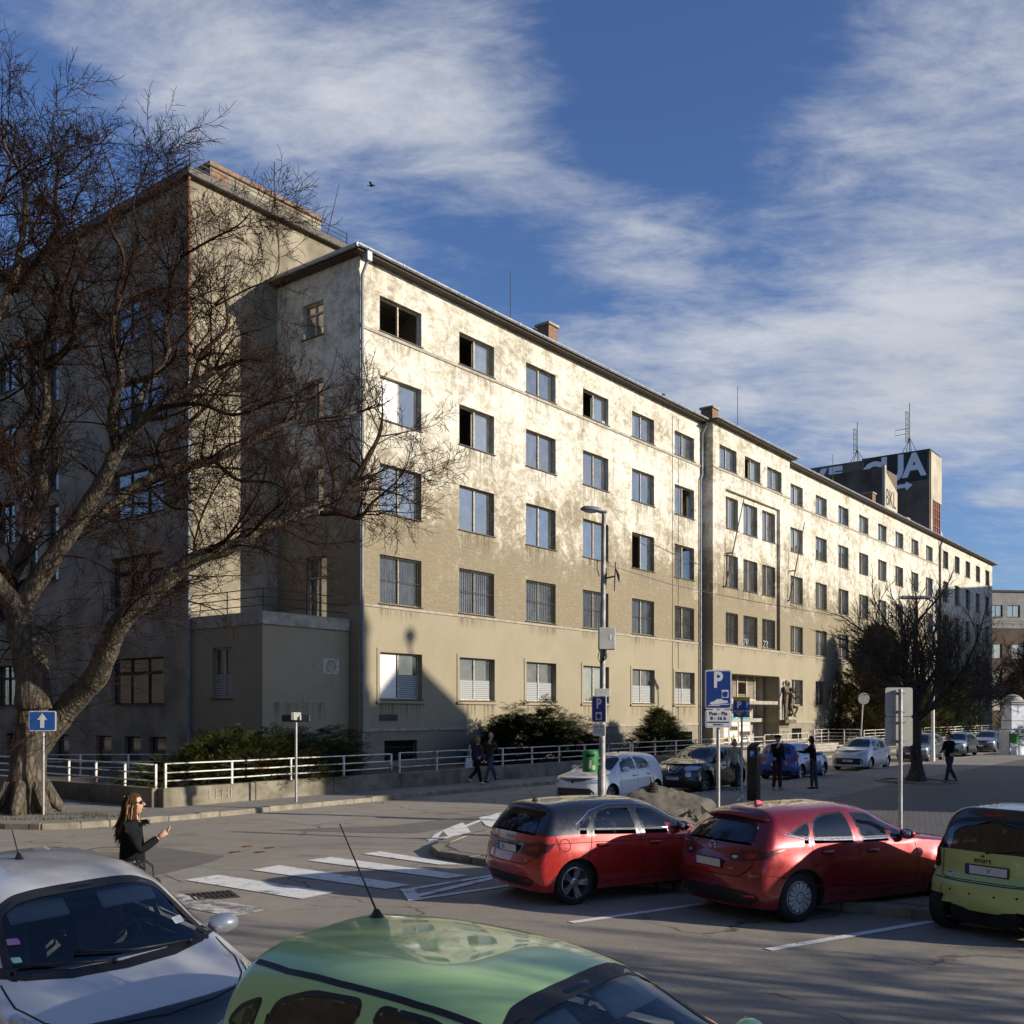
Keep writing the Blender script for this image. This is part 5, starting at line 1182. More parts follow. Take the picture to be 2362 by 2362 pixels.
def m_carpaint(name, col, metal=.0, rough=.34, flake=.0, coat=1.0, dust=.12):
    m, nt, b, L = shader(name); v = coords(nt); n = tnoise(nt, v, 2.2, 5, .6); n2 = tnoise(nt, v, 9, 5, .65)
    sp = nd(nt, 'ShaderNodeSeparateXYZ'); L(v, sp.inputs[0])
    c = mixc(nt, ramp(nt, n, .3, .7, 0, .25), col, tuple(x * .86 for x in col))
    if flake:
        fl = tnoise(nt, v, 900, 1, .5); c = mixc(nt, ramp(nt, fl, .5, .8, 0, flake), c, tuple(min(1, x * 1.6 + .04) for x in col))
    low = mathn(nt, 'MULTIPLY', ramp(nt, sp.outputs[2], .12, .55, 1, .15), ramp(nt, n2, .35, .75, 0, 1))
    c = mixc(nt, mathn(nt, 'MULTIPLY', low, dust * 2.2), c, (.20, .17, .13))
    geo = nd(nt, 'ShaderNodeNewGeometry'); c = mixc(nt, geo.outputs['Backfacing'], c, (.03, .03, .032))
    L(c, b.inputs['Base Color']); b.inputs['Metallic'].default_value = metal; L(ramp(nt, n2, .2, .8, rough - .05, rough + .10), b.inputs['Roughness']); b.inputs['Coat Weight'].default_value = coat
    L(ramp(nt, n2, .3, .9, .02, .10), b.inputs['Coat Roughness']); return m
M['tyre'] = simple('tyre_rubber', (.018, .018, .018), .8, var=.35, scale=14, bmp=.25, bscale=70)
M['alloy'] = simple('alloy_wheel', (.42, .42, .43), .32, .85, .25, 8)
M['alloy_dark'] = simple('dark_alloy', (.12, .12, .125), .4, .7, .3, 8)
M['hubcap'] = simple('plastic_hubcap', (.46, .46, .46), .42, .3, .25, 8)
M['black_trim'] = simple('black_plastic_trim', (.018, .018, .019), .5, var=.3, scale=12)
M['gap'] = simple('panel_gap', (.006, .006, .006), .9, var=.1)
M['chrome'] = simple('chrome', (.75, .75, .76), .12, 1.0, .08, 8)
M['rear_red'] = simple('red_tail_lens', (.36, .014, .010), .22, .0, .3, 16, coat=.25)
M['rear_dark'] = simple('smoked_tail_lens', (.075, .008, .008), .28, .0, .3, 16, coat=.2)
M['lens_clear'] = simple('clear_headlamp', (.62, .63, .64), .1, .55, .35, 22, coat=1)
M['amber'] = simple('amber_lens', (.60, .22, .02), .15, coat=1)
M['plate'] = simple('number_plate', (.66, .66, .63), .5, var=.1, scale=20)
M['plate_blue'] = simple('plate_blue', (.03, .06, .35), .5, var=.1)
M['seat'] = simple('seat_fabric', (.08, .08, .082), .9, var=.3, scale=30)
M['seat_grey'] = simple('grey_seat_fabric', (.27, .27, .26), .9, var=.3, scale=30)
M['dash'] = simple('dashboard', (.05, .052, .055), .7, var=.2, scale=30)
M['visor'] = simple('sun_visor', (.50, .49, .45), .8, var=.05)
def m_carglass(name, dark, tint):
    m, nt, b, L = shader(name); nt.nodes.remove(b); out = nt.nodes['Material Output']
    gl = nd(nt, 'ShaderNodeBsdfGlossy'); gl.inputs['Roughness'].default_value = .015; gl.inputs['Color'].default_value = (.95, .97, 1, 1)
    fr = nd(nt, 'ShaderNodeFresnel'); fr.inputs['IOR'].default_value = 1.55; k = mathn(nt, 'ADD', mathn(nt, 'MULTIPLY', fr.outputs[0], 1.15), .02)
    if dark:
        ba = nd(nt, 'ShaderNodeBsdfDiffuse'); ba.inputs['Color'].default_value = (*tint, 1)
    else:
        ba = nd(nt, 'ShaderNodeBsdfTransparent'); ba.inputs['Color'].default_value = (*tint, 1)
    mx = nd(nt, 'ShaderNodeMixShader'); L(k, mx.inputs[0]); L(ba.outputs[0], mx.inputs[1]); L(gl.outputs[0], mx.inputs[2]); L(mx.outputs[0], out.inputs[0]); return m
M['glass_car'] = m_carglass('clear_car_glass', False, (.74, .79, .77))
M['glass_black'] = m_carglass('dark_car_glass', True, (.010, .012, .014))
M['glass_tint'] = m_carglass('privacy_glass', False, (.10, .11, .115))

def round_poly(pts, r=.05, seg=4):
    out = []; n = len(pts)
    for i in range(n):
        p = Vector(pts[i]); a = Vector(pts[i - 1]) - p; b = Vector(pts[(i + 1) % n]) - p; ra = min(r, a.length * .45, b.length * .45); p0 = p + a.normalized() * ra; p2 = p + b.normalized() * ra
        for k in range(seg + 1): t = k / seg; out.append((1 - t) ** 2 * p0 + 2 * t * (1 - t) * p + t * t * p2)
    return out
def inset_poly(pts, d):
    n = len(pts); c = sum((Vector(p) for p in pts), Vector((0, 0))) / n; out = []
    area = sum(pts[i][0] * pts[(i + 1) % n][1] - pts[(i + 1) % n][0] * pts[i][1] for i in range(n)); sg = 1 if area > 0 else -1
    for i in range(n):
        a, p, b = Vector(pts[i - 1]), Vector(pts[i]), Vector(pts[(i + 1) % n]); e1 = (p - a).normalized(); e2 = (b - p).normalized(); n1 = Vector((-e1.y, e1.x)) * sg; n2 = Vector((-e2.y, e2.x)) * sg; bi = n1 + n2
        q = max(.35, bi.length_squared / 2); out.append(p + bi / (2 * q) * d)
    return out
def in_poly(x, y, poly):
    c = False; n = len(poly); j = n - 1
    for i in range(n):
        xi, yi = poly[i][0], poly[i][1]; xj, yj = poly[j][0], poly[j][1]
        if (yi > y) != (yj > y) and x < (xj - xi) * (y - yi) / (yj - yi) + xi: c = not c
        j = i
    return c

class Car:
    def __init__(s, spec):
        s.__dict__.update(dict(zb=.20, hw=None, tail_in=None, nose_in=None, wr=.30, cr=.16, cf=.30, n=5.0, m=3.3, kw=.08, NX=84, side_prof=None, arch=.055, crown=.0))
        s.__dict__.update(spec); L, W, H = s.L, s.W, s.H
        s.f_zt = pw(s.zt); s.f_zs = pw(s.zs); s.f_hw = pw(s.hw or [(0, .90), (.12 * L, .975), (.35 * L, 1.0), (.7 * L, 1.0), (.88 * L, .965), (L, .86)])
        s.f_wt = pw(s.wt); s.f_xr = pw(s.tail); s.f_xf = pw(s.nose); s.f_zb = pw(s.zbt) if 'zbt' in spec else (lambda x: s.zb)
        s.f_side = pw(s.side_prof or [(0, .925), (.12, .965), (.30, .99), (.5, 1.0), (.74, .997), (.80, .988), (1, .955)])
        s.Dr = .5 * L; s.Df = .42 * L
        s.make_body()
    def section(s, x, k):
        NB, NS, NU = 3, 15, 18; W2 = s.W / 2 * s.f_hw(x); zb = s.f_zb(x); zs = s.f_zs(x)
        if k < NB:
            t = k / NB; return (W2 * .86 * t, zb + .0)
        k -= NB
        if k < NS:
            t = k / NS; z = zb + (zs - zb) * t; y = W2 * s.f_side(t)
            for xw in (s.xr_, s.xf_):
                d = math.hypot(x - xw, z - s.wr); y += s.arch * .45 * math.exp(-((d - s.wr - .06) / .09) ** 2)
            return (y, z)
        k -= NS; th = (k / NU) * math.pi / 2
        zt = s.f_zt(x); c = sstep(.10, .34, zt - zs); n = 2.3 + (s.n - 2.3) * c; m = 2.4 + (s.m - 2.4) * c
        wb = W2 * s.f_side(1); wt = s.W / 2 * s.f_wt(x); cy = max(0, math.cos(th)) ** (2 / m); tau = math.sin(th) ** (2 / n)
        # glass and hood fall away towards the sides
        zt2 = s.f_zt(x + s.kw * cy ** 2 * c * (1 if x > .45 * s.L else 0))
        zt2 = max(zs + .02, zt2); y = (wb + (wt - wb) * tau * c) * cy
        return (y, zs + (zt2 - zs) * tau)
    def remap(s, xn, y, z):
        W2 = s.W / 2; q = min(1, abs(y) / W2); dr = s.f_xr(z) + s.cr * q ** 3; df = s.L - s.f_xf(z) + s.cf * q ** 3.0; x = xn
        if xn < s.Dr: x += dr * (1 - xn / s.Dr)
        e = s.L - xn
        if e < s.Df: x -= df * (1 - e / s.Df)
        return x
    def make_body(s):
        NR = 3 + 15 + 18 + 1; L = s.L; xs = []
        for i in range(s.NX + 1):
            t = i / s.NX; xs.append(L * (t - .045 * math.sin(2 * math.pi * t)))
        re = .10; s.verts = []; s.idx = {}
        for i, xn in enumerate(xs):
            sh = 0
            for e in (xn, L - xn):
                if e < re: sh = max(sh, .5 * (re - math.sqrt(max(0, re * re - (re - e) ** 2))))
            row = []
            for k in range(NR):
                y, z = s.section(min(max(xn, .001), L - .001), k); x = xn
                for _ in range(3):
                    x = s.remap(xn, y, z); y, z = s.section(min(max(x, .001), L - .001), k)
                y = max(0, y - sh * (1 if k > 2 else .4)); z -= sh * .5 * sstep(.55, 1, (z - s.zb) / (s.H - s.zb))
                row.append(Vector((x, y, z)))
            s.idx[i] = row
        V = []; Fc = []; N = s.NX; ids = {}
        def vid(i, k, sg):
            if k in (0, NR - 1): sg = 1
            key = (i, k, sg)
            if key not in ids:
                p = s.idx[i][k]; yy = 0 if k in (0, NR - 1) else p.y * sg; ids[key] = len(V); V.append(Vector((p.x, yy, p.z)))
            return ids[key]
        for i in range(N):
            for k in range(NR - 1):
                for sg in (1, -1):
                    q = [vid(i, k, sg), vid(i + 1, k, sg), vid(i + 1, k + 1, sg), vid(i, k + 1, sg)]
                    q = [a for j, a in enumerate(q) if a not in q[:j]]
                    if len(q) > 2: Fc.append(tuple(q) if sg < 0 else tuple(reversed(q)))
        # end caps as curved faces
        for end in (0, N):
            MX = 10; grid = {}
            for k in range(1, NR - 1):
                p = s.idx[end][k]
                for j in range(MX + 1):
                    t = -1 + 2 * j / MX
                    if j == 0: grid[(k, j)] = vid(end, k, -1); continue
                    if j == MX: grid[(k, j)] = vid(end, k, 1); continue
                    y = p.y * t; q = abs(p.y) / (s.W / 2); base = s.remap(0 if end == 0 else L, p.y, p.z) if False else p.x
                    bul = (s.cr if end == 0 else -s.cf) * (min(1, abs(y) / (s.W / 2)) ** 3 - min(1, q) ** 3)
                    if end == N: bul = -s.cf * (min(1, abs(y) / (s.W / 2)) ** 3 - min(1, q) ** 3)
                    else: bul = s.cr * (min(1, abs(y) / (s.W / 2)) ** 3 - min(1, q) ** 3)
                    grid[(k, j)] = len(V); V.append(Vector((base + bul, y, p.z + .012 * (1 - t * t))))
            for k in range(1, NR - 2):
                for j in range(MX):
                    f = (grid[(k, j)], grid[(k, j + 1)], grid[(k + 1, j + 1)], grid[(k + 1, j)])
                    Fc.append(tuple(reversed(f)) if end == 0 else f)
            top = vid(end, NR - 1, 1); bot = vid(end, 0, 1)
            for j in range(MX):
                f = (grid[(NR - 2, j)], grid[(NR - 2, j + 1)], top); Fc.append(tuple(reversed(f)) if end == 0 else f)
                f = (bot, grid[(1, j + 1)], grid[(1, j)]); Fc.append(tuple(reversed(f)) if end == 0 else f)
        s.V, s.F = V, Fc
        s.bvh = BVHTree.FromPolygons([tuple(v) for v in V], Fc)
    # --- projections on to the body
    def hit(s, o, d):
        r = s.bvh.ray_cast(Vector(o), Vector(d))
        if r[0] is None:
            r2 = s.bvh.find_nearest(Vector(o) + Vector(d) * 3); return r2[0], r2[1]
        n = r[1]
        if n.dot(Vector(d)) > 0: n = -n
        return r[0], n
    def side(s, x, z, sg): return s.hit((x, sg * 3, z), (0, -sg, 0))
    def down(s, x0, y, z, d):
        for k in range(60):                       # step down until the ray meets the body
            r = s.bvh.ray_cast(Vector((x0, y, z - .008 * k)), Vector((d, 0, 0)))
            if r[0] is not None and r[3] < s.L * .5 + 3 + .2: return r[0], (r[1] if r[1].x * d < 0 else -r[1])
        return s.hit((x0, y, z), (d, 0, 0))
    def front(s, y, z): return s.down(s.L + 3, y, z, -1)
    def rear(s, y, z): return s.down(-3, y, z, 1)
    def top(s, x, y): return s.hit((x, y, 4), (0, 0, -1))
    def proj(s, kind, sg=1):
        return {'side': lambda p: s.side(p[0], p[1], sg), 'front': lambda p: s.front(p[0] * sg, p[1]), 'rear': lambda p: s.rear(p[0] * sg, p[1]), 'top': lambda p: s.top(p[0], p[1] * sg)}[kind]
    def patch(s, mb, poly, pr, off, rows=8, cols=10, mi=0, flip=False):
        z0 = min(p[1] for p in poly) + 1e-4; z1 = max(p[1] for p in poly) - 1e-4; n = len(poly); vs = []
        for r in range(rows + 1):
            z = z0 + (z1 - z0) * r / rows; X = []
            for i in range(n):
                a, b = poly[i], poly[(i + 1) % n]
                if (a[1] > z) != (b[1] > z): X.append(a[0] + (b[0] - a[0]) * (z - a[1]) / (b[1] - a[1]))
            x0, x1 = (min(X), max(X)) if len(X) > 1 else (poly[0][0], poly[0][0])
            for c in range(cols + 1):
                h, nn = pr((x0 + (x1 - x0) * c / cols, z)); vs.append(h + nn * off)
        fs = []
        for r in range(rows):
            for c in range(cols):
                a = r * (cols + 1) + c; f = (a, a + 1, a + cols + 2, a + cols + 1)
                p0, p1, p3 = vs[f[0]], vs[f[1]], vs[f[3]]; nv = (p1 - p0).cross(p3 - p0)
                if nv.length < 1e-10: fs.append(f); continue
                hh, nn = s.bvh.find_nearest(p0)[:2]; fs.append(f if nv.dot(nn) > 0 else tuple(reversed(f)))
        mb.add(vs, fs, mi)
    def band(s, mb, po, pi, pr, off, mi=0):
        n = len(po); vs = []
        for p in po: h, nn = pr(p); vs.append(h + nn * off * .4)
        for p in pi: h, nn = pr(p); vs.append(h + nn * off)
        for i in range(n):
            j = (i + 1) % n; f = (i, j, n + j, n + i); nv = (vs[f[1]] - vs[f[0]]).cross(vs[f[3]] - vs[f[0]]); nn = s.bvh.find_nearest(vs[i])[1]
            mb.add([vs[q] for q in f] if nv.dot(nn) > 0 else [vs[q] for q in reversed(f)], [(0, 1, 2, 3)], mi)
    def ribbon(s, mb, pts, pr, w=.007, off=.0025, mi=0, step=.06):
        P = []
        for a, b in zip(pts, pts[1:]):
            a, b = Vector(a), Vector(b); n = max(1, int((b - a).length / step))
            for i in range(n): P.append(a.lerp(b, i / n))
        P.append(Vector(pts[-1])); H = [pr(p) for p in P]; vs = []
        for i, (h, nn) in enumerate(H):
            t = (H[min(i + 1, len(H) - 1)][0] - H[max(i - 1, 0)][0]).normalized(); sd = t.cross(nn).normalized() * w; vs += [h - sd + nn * off, h + sd + nn * off]
        fs = []
        for i in range(len(H) - 1):
            f = (2 * i, 2 * i + 1, 2 * i + 3, 2 * i + 2); fs.append(f)
        mb.add(vs, fs, mi)

def make_wheel(parent, x, y, r, w, style, out):
    """wheel with its axle along y; out = +1 when the outer face looks to +y"""
    T = Matrix.Translation((x, y, r)) @ Matrix.Rotation(R(-90) * out, 4, 'X')      # local z points outwards
    b = MB(); ri = r * (.72 if style not in ('cap',) else .66); h = w / 2
    b.lathe([(ri, -h), (r * .9, -h), (r * .985, -h * .8), (r, -h * .45), (r, h * .45), (r * .985, h * .8), (r * .9, h), (ri + .01, h * 1.0), (ri, h * .85)], 32, 0, T); wh = b.build('wheel', M['tyre'], parent, True, 50)
    b = MB(); b.lathe([(ri, h * .85), (ri - .012, h * .88), (ri - .02, h * .55), (ri - .03, -h), ], 32, 0, T)
    if style == 'cap':
        b.lathe([(ri - .012, h * .85), (ri * .86, h * .95), (ri * .3, h * 1.0), (.05, h * 1.02), (0, h * 1.02)], 32, 1, T)
        n = 14; ins = .0
        for k in range(n):
            a = 2 * math.pi * k / n; Sx = T @ Matrix.Rotation(a, 4, 'Z'); b.add([Sx @ Vector(p) for p in ((ri * .34, -.012, h * 1.06), (ri * .88, -.02 * r / .3, h * 1.02), (ri * .88, .02 * r / .3, h * 1.02), (ri * .34, .012, h * 1.06), (ri * .34, -.018, h * .98), (ri * .88, -.034 * r / .3, h * .93), (ri * .88, .034 * r / .3, h * .93), (ri * .34, .018, h * .98))], [(0, 1, 2, 3), (4, 5, 1, 0), (3, 2, 6, 7), (1, 5, 6, 2)], 0)
        b.lathe([(ri * .3, h * 1.08), (ri * .2, h * 1.12), (0, h * 1.12)], 20, 0, T); rim = b.build('rim', [M['hubcap'], M['black_trim']], wh, True, 35)
    else:
        ns, dbl, mm = {'v5': (5, True, 'alloy'), 's5': (5, False, 'alloy'), 's10': (10, False, 'alloy'), 'dark': (6, True, 'alloy_dark'), 's7': (7, False, 'alloy')}[style]
        b.lathe([(ri * .3, h * .62), (ri * .22, h * .72), (0, h * .72)], 18, 0, T)
        b.lathe([(ri - .03, -h * .2), (0, -h * .2)], 24, 1, T)
        for k in range(ns):
            for dlt in ((-.14, .14) if dbl else (0,)):
                a = 2 * math.pi * k / ns; Sx = T @ Matrix.Rotation(a, 4, 'Z'); w0, w1 = (.016, .020) if dbl else (.022, .034); sh = dlt * ri
                w0 *= r / .3; w1 *= r / .3
                b.add([Sx @ Vector(p) for p in ((ri * .18, -w0 + sh * .25, h * .62), (ri * .99, -w1 + sh, h * .80), (ri * .99, w1 + sh, h * .80), (ri * .18, w0 + sh * .25, h * .62), (ri * .18, -w0 * 1.5 + sh * .25, h * .25), (ri * .98, -w1 * 1.4 + sh, h * .4), (ri * .98, w1 * 1.4 + sh, h * .4), (ri * .18, w0 * 1.5 + sh * .25, h * .25))], [(0, 1, 2, 3), (4, 5, 1, 0), (3, 2, 6, 7)], 0)
        rim = b.build('rim', [M[mm], M['black_trim']], wh, True, 35)
    return wh

def bowed(c, poly, fx):
    # the top edge of a screen follows the crown of the roof
    (a, b, d, e) = poly; x = fx * c.L; w = c.W / 2 * c.f_wt(x); h = c.f_zt(x) - c.f_zs(x); out = [a, b]
    for k in range(9):
        y = d[0] + (e[0] - d[0]) * k / 8; out.append((y, d[1] - h * (1 - max(.0, 1 - min(.97, abs(y) / w) ** c.m) ** (1 / c.n))))
    return out
def build_car(spec, label, loc, rz, cat='car', name='parked_car', group='cars parked round the square'):
    L = spec['L']; spec['xf_'] = L - spec['fo']; spec['xr_'] = L - spec['fo'] - spec['wb']
    c = Car(spec); t = thing(name, label, cat, loc, rz, group); det = spec.get('detail', 1)
    # origin of the thing at the middle of the wheelbase
    xo = (c.xf_ + c.xr_) / 2; OFF = Vector((-xo, 0, 0))
    paint = spec['paint']; roofm = spec.get('roof_paint', paint); see = spec.get('see', False)
    sw = [round_poly(p, .06) for p in spec['side_win']]; ws = round_poly(bowed(c, spec['wind'], .52), .05); rw = round_poly(bowed(c, spec['rearwin'], .2), .05)
    hs = [inset_poly(p, .040) for p in sw]; hw_ = inset_poly(ws, .065); hr = inset_poly(rw, .060)
    ra = c.wr + c.arch; keep = []; mi = []; V = [v.copy() for v in c.V]; cut = set(); kept_v = set()
    flags = []
    for f in c.F:
        ce = sum((c.V[i] for i in f), Vector()) / len(f); nrm = (c.V[f[1]] - c.V[f[0]]).cross(c.V[f[2]] - c.V[f[0]]); nrm = nrm.normalized() if nrm.length > 1e-12 else Vector((0, 0, 1))
        dead = False; aw = None
        if abs(ce.y) > c.W * .26 and ce.z < c.wr * 2 + .2:
            for xw in (c.xr_, c.xf_):
                if math.hypot(ce.x - xw, ce.z - c.wr) < ra: dead = True; aw = xw
        if not dead and see and ce.z > c.f_zs(ce.x) - .1:
            if abs(nrm.y) > .45 and any(in_poly(ce.x, ce.z, p) for p in hs): dead = True
            elif ce.x > .45 * L and abs(nrm.y) < .92 and nrm.x > .12 and in_poly(ce.y, ce.z, hw_): dead = True
            elif ce.x < .35 * L and nrm.x < -.15 and in_poly(ce.y, ce.z, hr): dead = True
        flags.append((dead, aw, ce))
    bound = {}
    for f, (dead, aw, ce) in zip(c.F, flags):
        if dead and aw is not None:
            for i in f: bound.setdefault(i, aw)
    kv = set(i for f, fl in zip(c.F, flags) if not fl[0] for i in f)
    for i, xw in bound.items():
        if i in kv:
            p = V[i]
            if abs(p.y) < c.W * .30: continue
            d = Vector((p.x - xw, p.z - c.wr)); d = d.normalized() * ra if d.length > 1e-6 else Vector((0, ra)); V[i] = Vector((xw + d.x, p.y, max(c.zb - .02, c.wr + d.y)))
    zsplit = spec.get('roof_split')
    for f, (dead, aw, ce) in zip(c.F, flags):
        if dead: continue
        keep.append(f); k = 0
        if zsplit and ce.z > zsplit(ce.x) and ce.x < spec.get('roof_front', 1e9): k = 1
        if spec.get('clad') and ce.z < spec['clad']: k = 2
        mi.append(k)
    me = bpy.data.meshes.new('body'); used = sorted({i for f in keep for i in f}); mp = {o: n for n, o in enumerate(used)}
    me.from_pydata([tuple(V[i] + OFF) for i in used], [], [tuple(mp[i] for i in f) for f in keep])
    for m_ in (paint, roofm, M['black_trim']): me.materials.append(m_)
    me.polygons.foreach_set('material_index', mi); me.polygons.foreach_set('use_smooth', [True] * len(keep)); me.update(); me.set_sharp_from_angle(angle=R(38)); body = obj('body', me, t)
    def fin(mb, nm, m_, par=None, smooth=True): mb.v = [tuple(Vector(p) + OFF) for p in mb.v]; return mb.build(nm, m_, par or t, smooth)
    # wheel wells, arch lips, wheels
    for xw in (c.xr_, c.xf_):
        for sg in (1, -1):
            b = MB(); yo = c.W / 2 * .955; yi = c.W * .26
            n = 14; vs = []
            for i in range(n + 1):
                a = math.pi * (-.12 + 1.24 * i / n); x, z = xw + math.cos(a) * (ra + .005), c.wr + math.sin(a) * (ra + .005); h, nn = c.side(x, max(z, c.zb + .02), sg); vs += [(x, h.y - sg * .004, z), (x, sg * yi, z)]
            b.add(vs, [(2 * i, 2 * i + 2, 2 * i + 3, 2 * i + 1) for i in range(n)]); b.add([(xw - ra, sg * yi, c.zb - .05), (xw + ra, sg * yi, c.zb - .05), (xw + ra, sg * yi, c.wr + ra), (xw - ra, sg * yi, c.wr + ra)], [(0, 1, 2, 3)])
            fin(b, 'wheel_well', M['gap'])
            yw = sg * (c.W / 2 * spec.get('track', .965) - spec.get('tw', .205) / 2 - .02)
            make_wheel(t, xw - xo, yw, c.wr, spec.get('tw', .205), spec['rim'], sg)
    b = MB(); b.box(c.xr_ - .2, c.xf_ + .2, -c.W * .30, c.W * .30, c.zb - .06, c.zb + .12); b.box(c.xr_ + ra + .05, c.xf_ - ra - .05, -c.W * .42, c.W * .42, c.zb - .03, c.zb + .06); fin(b, 'underbody', M['gap'])
    gm = M['glass_car'] if see else M['glass_black']; rgm = spec.get('rear_glass', gm)
    # side glass with black surround
    for sg in (1, -1):
        pr = c.proj('side', sg)
        for i, p in enumerate(sw):
            b = MB(); c.band(b, p, inset_poly(p, .050 if see else .030), pr, .004)
            fr_ = fin(b, 'window_surround', M['black_trim'])
            g_ = spec.get('win_glass', {}).get(i, gm)
            b = MB(); c.patch(b, inset_poly(p, .022), pr, .003, 7, 9); fin(b, 'side_window', g_)
        if spec.get('chrome_line'):
            b = MB(); P = spec['chrome_line']; c.ribbon(b, P, pr, .008, .006); fin(b, 'window_trim', M['chrome'])
        b = MB()
        for P in spec.get('seams', []): c.ribbon(b, P, pr, .0045, .002)
        if b.v: fin(b, 'door_gap', M['gap'], body)
        for (x, z) in spec.get('handles', []):
            h, nn = c.side(x, z, sg); b = MB(); b.bbox(x - .10, x + .10, h.y - .005 * sg if sg > 0 else h.y - .035, h.y + .035 if sg > 0 else h.y + .005, z - .018, z + .02, .01); hd = fin(b, 'door_handle', spec.get('handle_mat', paint), None, True)
            b = MB(); c.patch(b, round_poly([(x - .09, z - .035), (x + .09, z - .035), (x + .09, z - .005), (x - .09, z - .005)], .015), pr, .0025, 2, 5); fin(b, 'handle_recess_shade', M['gap'], hd)  # black patch paints the shade of the hollow behind the handle
        # mirror
        if 'mirror' in spec:
            x, z = spec['mirror']; h, nn = c.side(x, z, sg); b = MB(); y0 = h.y
            Mx = Matrix.Translation((x - .02, y0 + sg * .12, z + .03)) @ Matrix.Rotation(sg * R(-8), 4, 'Z')
            b.ball((0, 0, 0), 1, 16, 10, 0, Mx, (.085, .115, .072)); b.v = [(min(p[0], x + .06) if False else max(p[0], x - .055), p[1], p[2]) for p in b.v]
            mr = fin(b, 'mirror', spec.get('mirror_mat', paint)); b = MB(); b.tube([(x, y0 - sg * .02, z - .02), (x - .01, y0 + sg * .07, z + .0)], [.03, .022], 6); fin(b, 'mirror_arm', M['black_trim'], mr)
            b = MB(); b.box(x - .060, x - .0555, min(y0 + sg * .035, y0 + sg * .205), max(y0 + sg * .035, y0 + sg * .205), z - .02, z + .085); fin(b, 'mirror_glass', M['chrome'], mr)
    # windscreen and rear window
    b = MB(); c.band(b, ws, inset_poly(ws, .085 if see else .045), c.proj('front'), .004); fin(b, 'windscreen_surround', M['black_trim'])
    b = MB(); c.patch(b, inset_poly(ws, .035), c.proj('front'), .003, 10, 16); fin(b, 'windscreen', gm)
    b = MB(); c.band(b, rw, inset_poly(rw, .075 if see else .045), c.proj('rear'), .004); fin(b, 'rear_window_surround', M['black_trim'])
    b = MB(); c.patch(b, inset_poly(rw, .035), c.proj('rear'), .003, 8, 14); fin(b, 'rear_window', rgm)
    # lamps, plates, patches: (name, projection, polygon, material, offset, mirrored)
    for nm, kind, poly, m_, off, mir in spec.get('patches', []):
        for sg in ((1, -1) if mir else (1,)):
            b = MB(); c.patch(b, round_poly(poly, .005 if nm == 'sticker' else .03), c.proj(kind, sg), off, 6, 8); fin(b, nm, M[m_] if isinstance(m_, str) else m_, None if nm in ('headlamp', 'tail_lamp', 'grille', 'bumper_insert', 'cowl', 'spoiler_face', 'roof_panel', 'fog_lamp') else body)
    for nm, kind, pts, w, m_, mir in spec.get('lines', []):
        for sg in ((1, -1) if mir else (1,)):
            b = MB(); c.ribbon(b, pts, c.proj(kind, sg), w, .0028); fin(b, nm, M[m_], body)
    for kind, y, z, txt in spec.get('plates', []):
        h, nn = (c.rear if kind == 'rear' else c.front)(y, z); sgx = -1 if kind == 'rear' else 1
        b = MB(); b.bbox(h.x + (sgx * .022 if sgx < 0 else -.004), h.x + (.004 if sgx < 0 else .022), y - .27, y + .27, z - .062, z + .062, .006); pl = fin(b, 'number_plate', M['black_trim'])
        b = MB(); xx = h.x + sgx * .0235; b.quad((xx, y - .255, z - .048), (xx, y + .255, z - .048), (xx, y + .255, z + .05), (xx, y - .255, z + .05)); fin(b, 'plate_face', M['plate'], pl, False)
        yb = y + sgx * -.255; b = MB(); xx = h.x + sgx * .0245; b.quad((xx, yb, z - .048), (xx, yb + sgx * .045, z - .048), (xx, yb + sgx * .045, z + .05), (xx, yb, z + .05)); fin(b, 'plate_band', M['plate_blue'], pl, False)
        if txt: text('plate_letters', txt, .085, Matrix.Translation(Vector((h.x + sgx * .0246 - xo, y + sgx * -.10, z))) @ Matrix.Rotation(R(-90) if sgx < 0 else R(90), 4, 'Z') @ Matrix.Rotation(R(90), 4, 'X'), M['black_trim'], pl, .0005)
    for kind, y, z, txt, size, mm in spec.get('badges', []):
        h, nn = (c.rear if kind == 'rear' else c.front)(y, z); sgx = -1 if kind == 'rear' else 1
        rotm = Matrix.Translation(h + nn * .006 + OFF) @ Matrix.Rotation(R(-90) if sgx < 0 else R(90), 4, 'Z') @ Matrix.Rotation(R(90), 4, 'X')
        if txt == '@rings':
            b = MB()
            for k in range(4): b.tube([rotm @ Vector((-.069 + .046 * k + .031 * math.cos(a * .3142), .031 * math.sin(a * .3142), 0)) for a in range(21)], .0055, 5)
            b.build('badge', M[mm], t, True)
        elif txt == '@ring' or txt == '@oval' or txt == '@wing':
            b = MB(); sx = 1.35 if txt == '@oval' else 1
            b.tube([rotm @ Vector((size * sx * math.cos(a * .3142), size * math.sin(a * .3142), 0)) for a in range(21)], size * .13, 5)
            if txt == '@oval': b.tube([rotm @ Vector((size * .45 * math.cos(a * .3142), size * .95 * math.sin(a * .3142), 0)) for a in range(21)], size * .1, 5); b.tube([rotm @ Vector((size * 1.05 * math.cos(a * .3142), size * .45 * math.sin(a * .3142) + size * .4, 0)) for a in range(21)], size * .1, 5)
            elif txt == '@wing': b.tube([rotm @ Vector(p) for p in ((-size * .95, size * .25, 0), (-size * .4, size * .1, 0), (0, -size * .5, 0), (size * .4, size * .1, 0), (size * .95, size * .25, 0))], size * .12, 5)
            else: b.box(-size * 1.3, size * 1.3, -size * .22, size * .22, -.003, .006, 0, rotm)
            b.build('badge', M[mm], t, True)
        elif txt == '@chevron':
            b = MB()
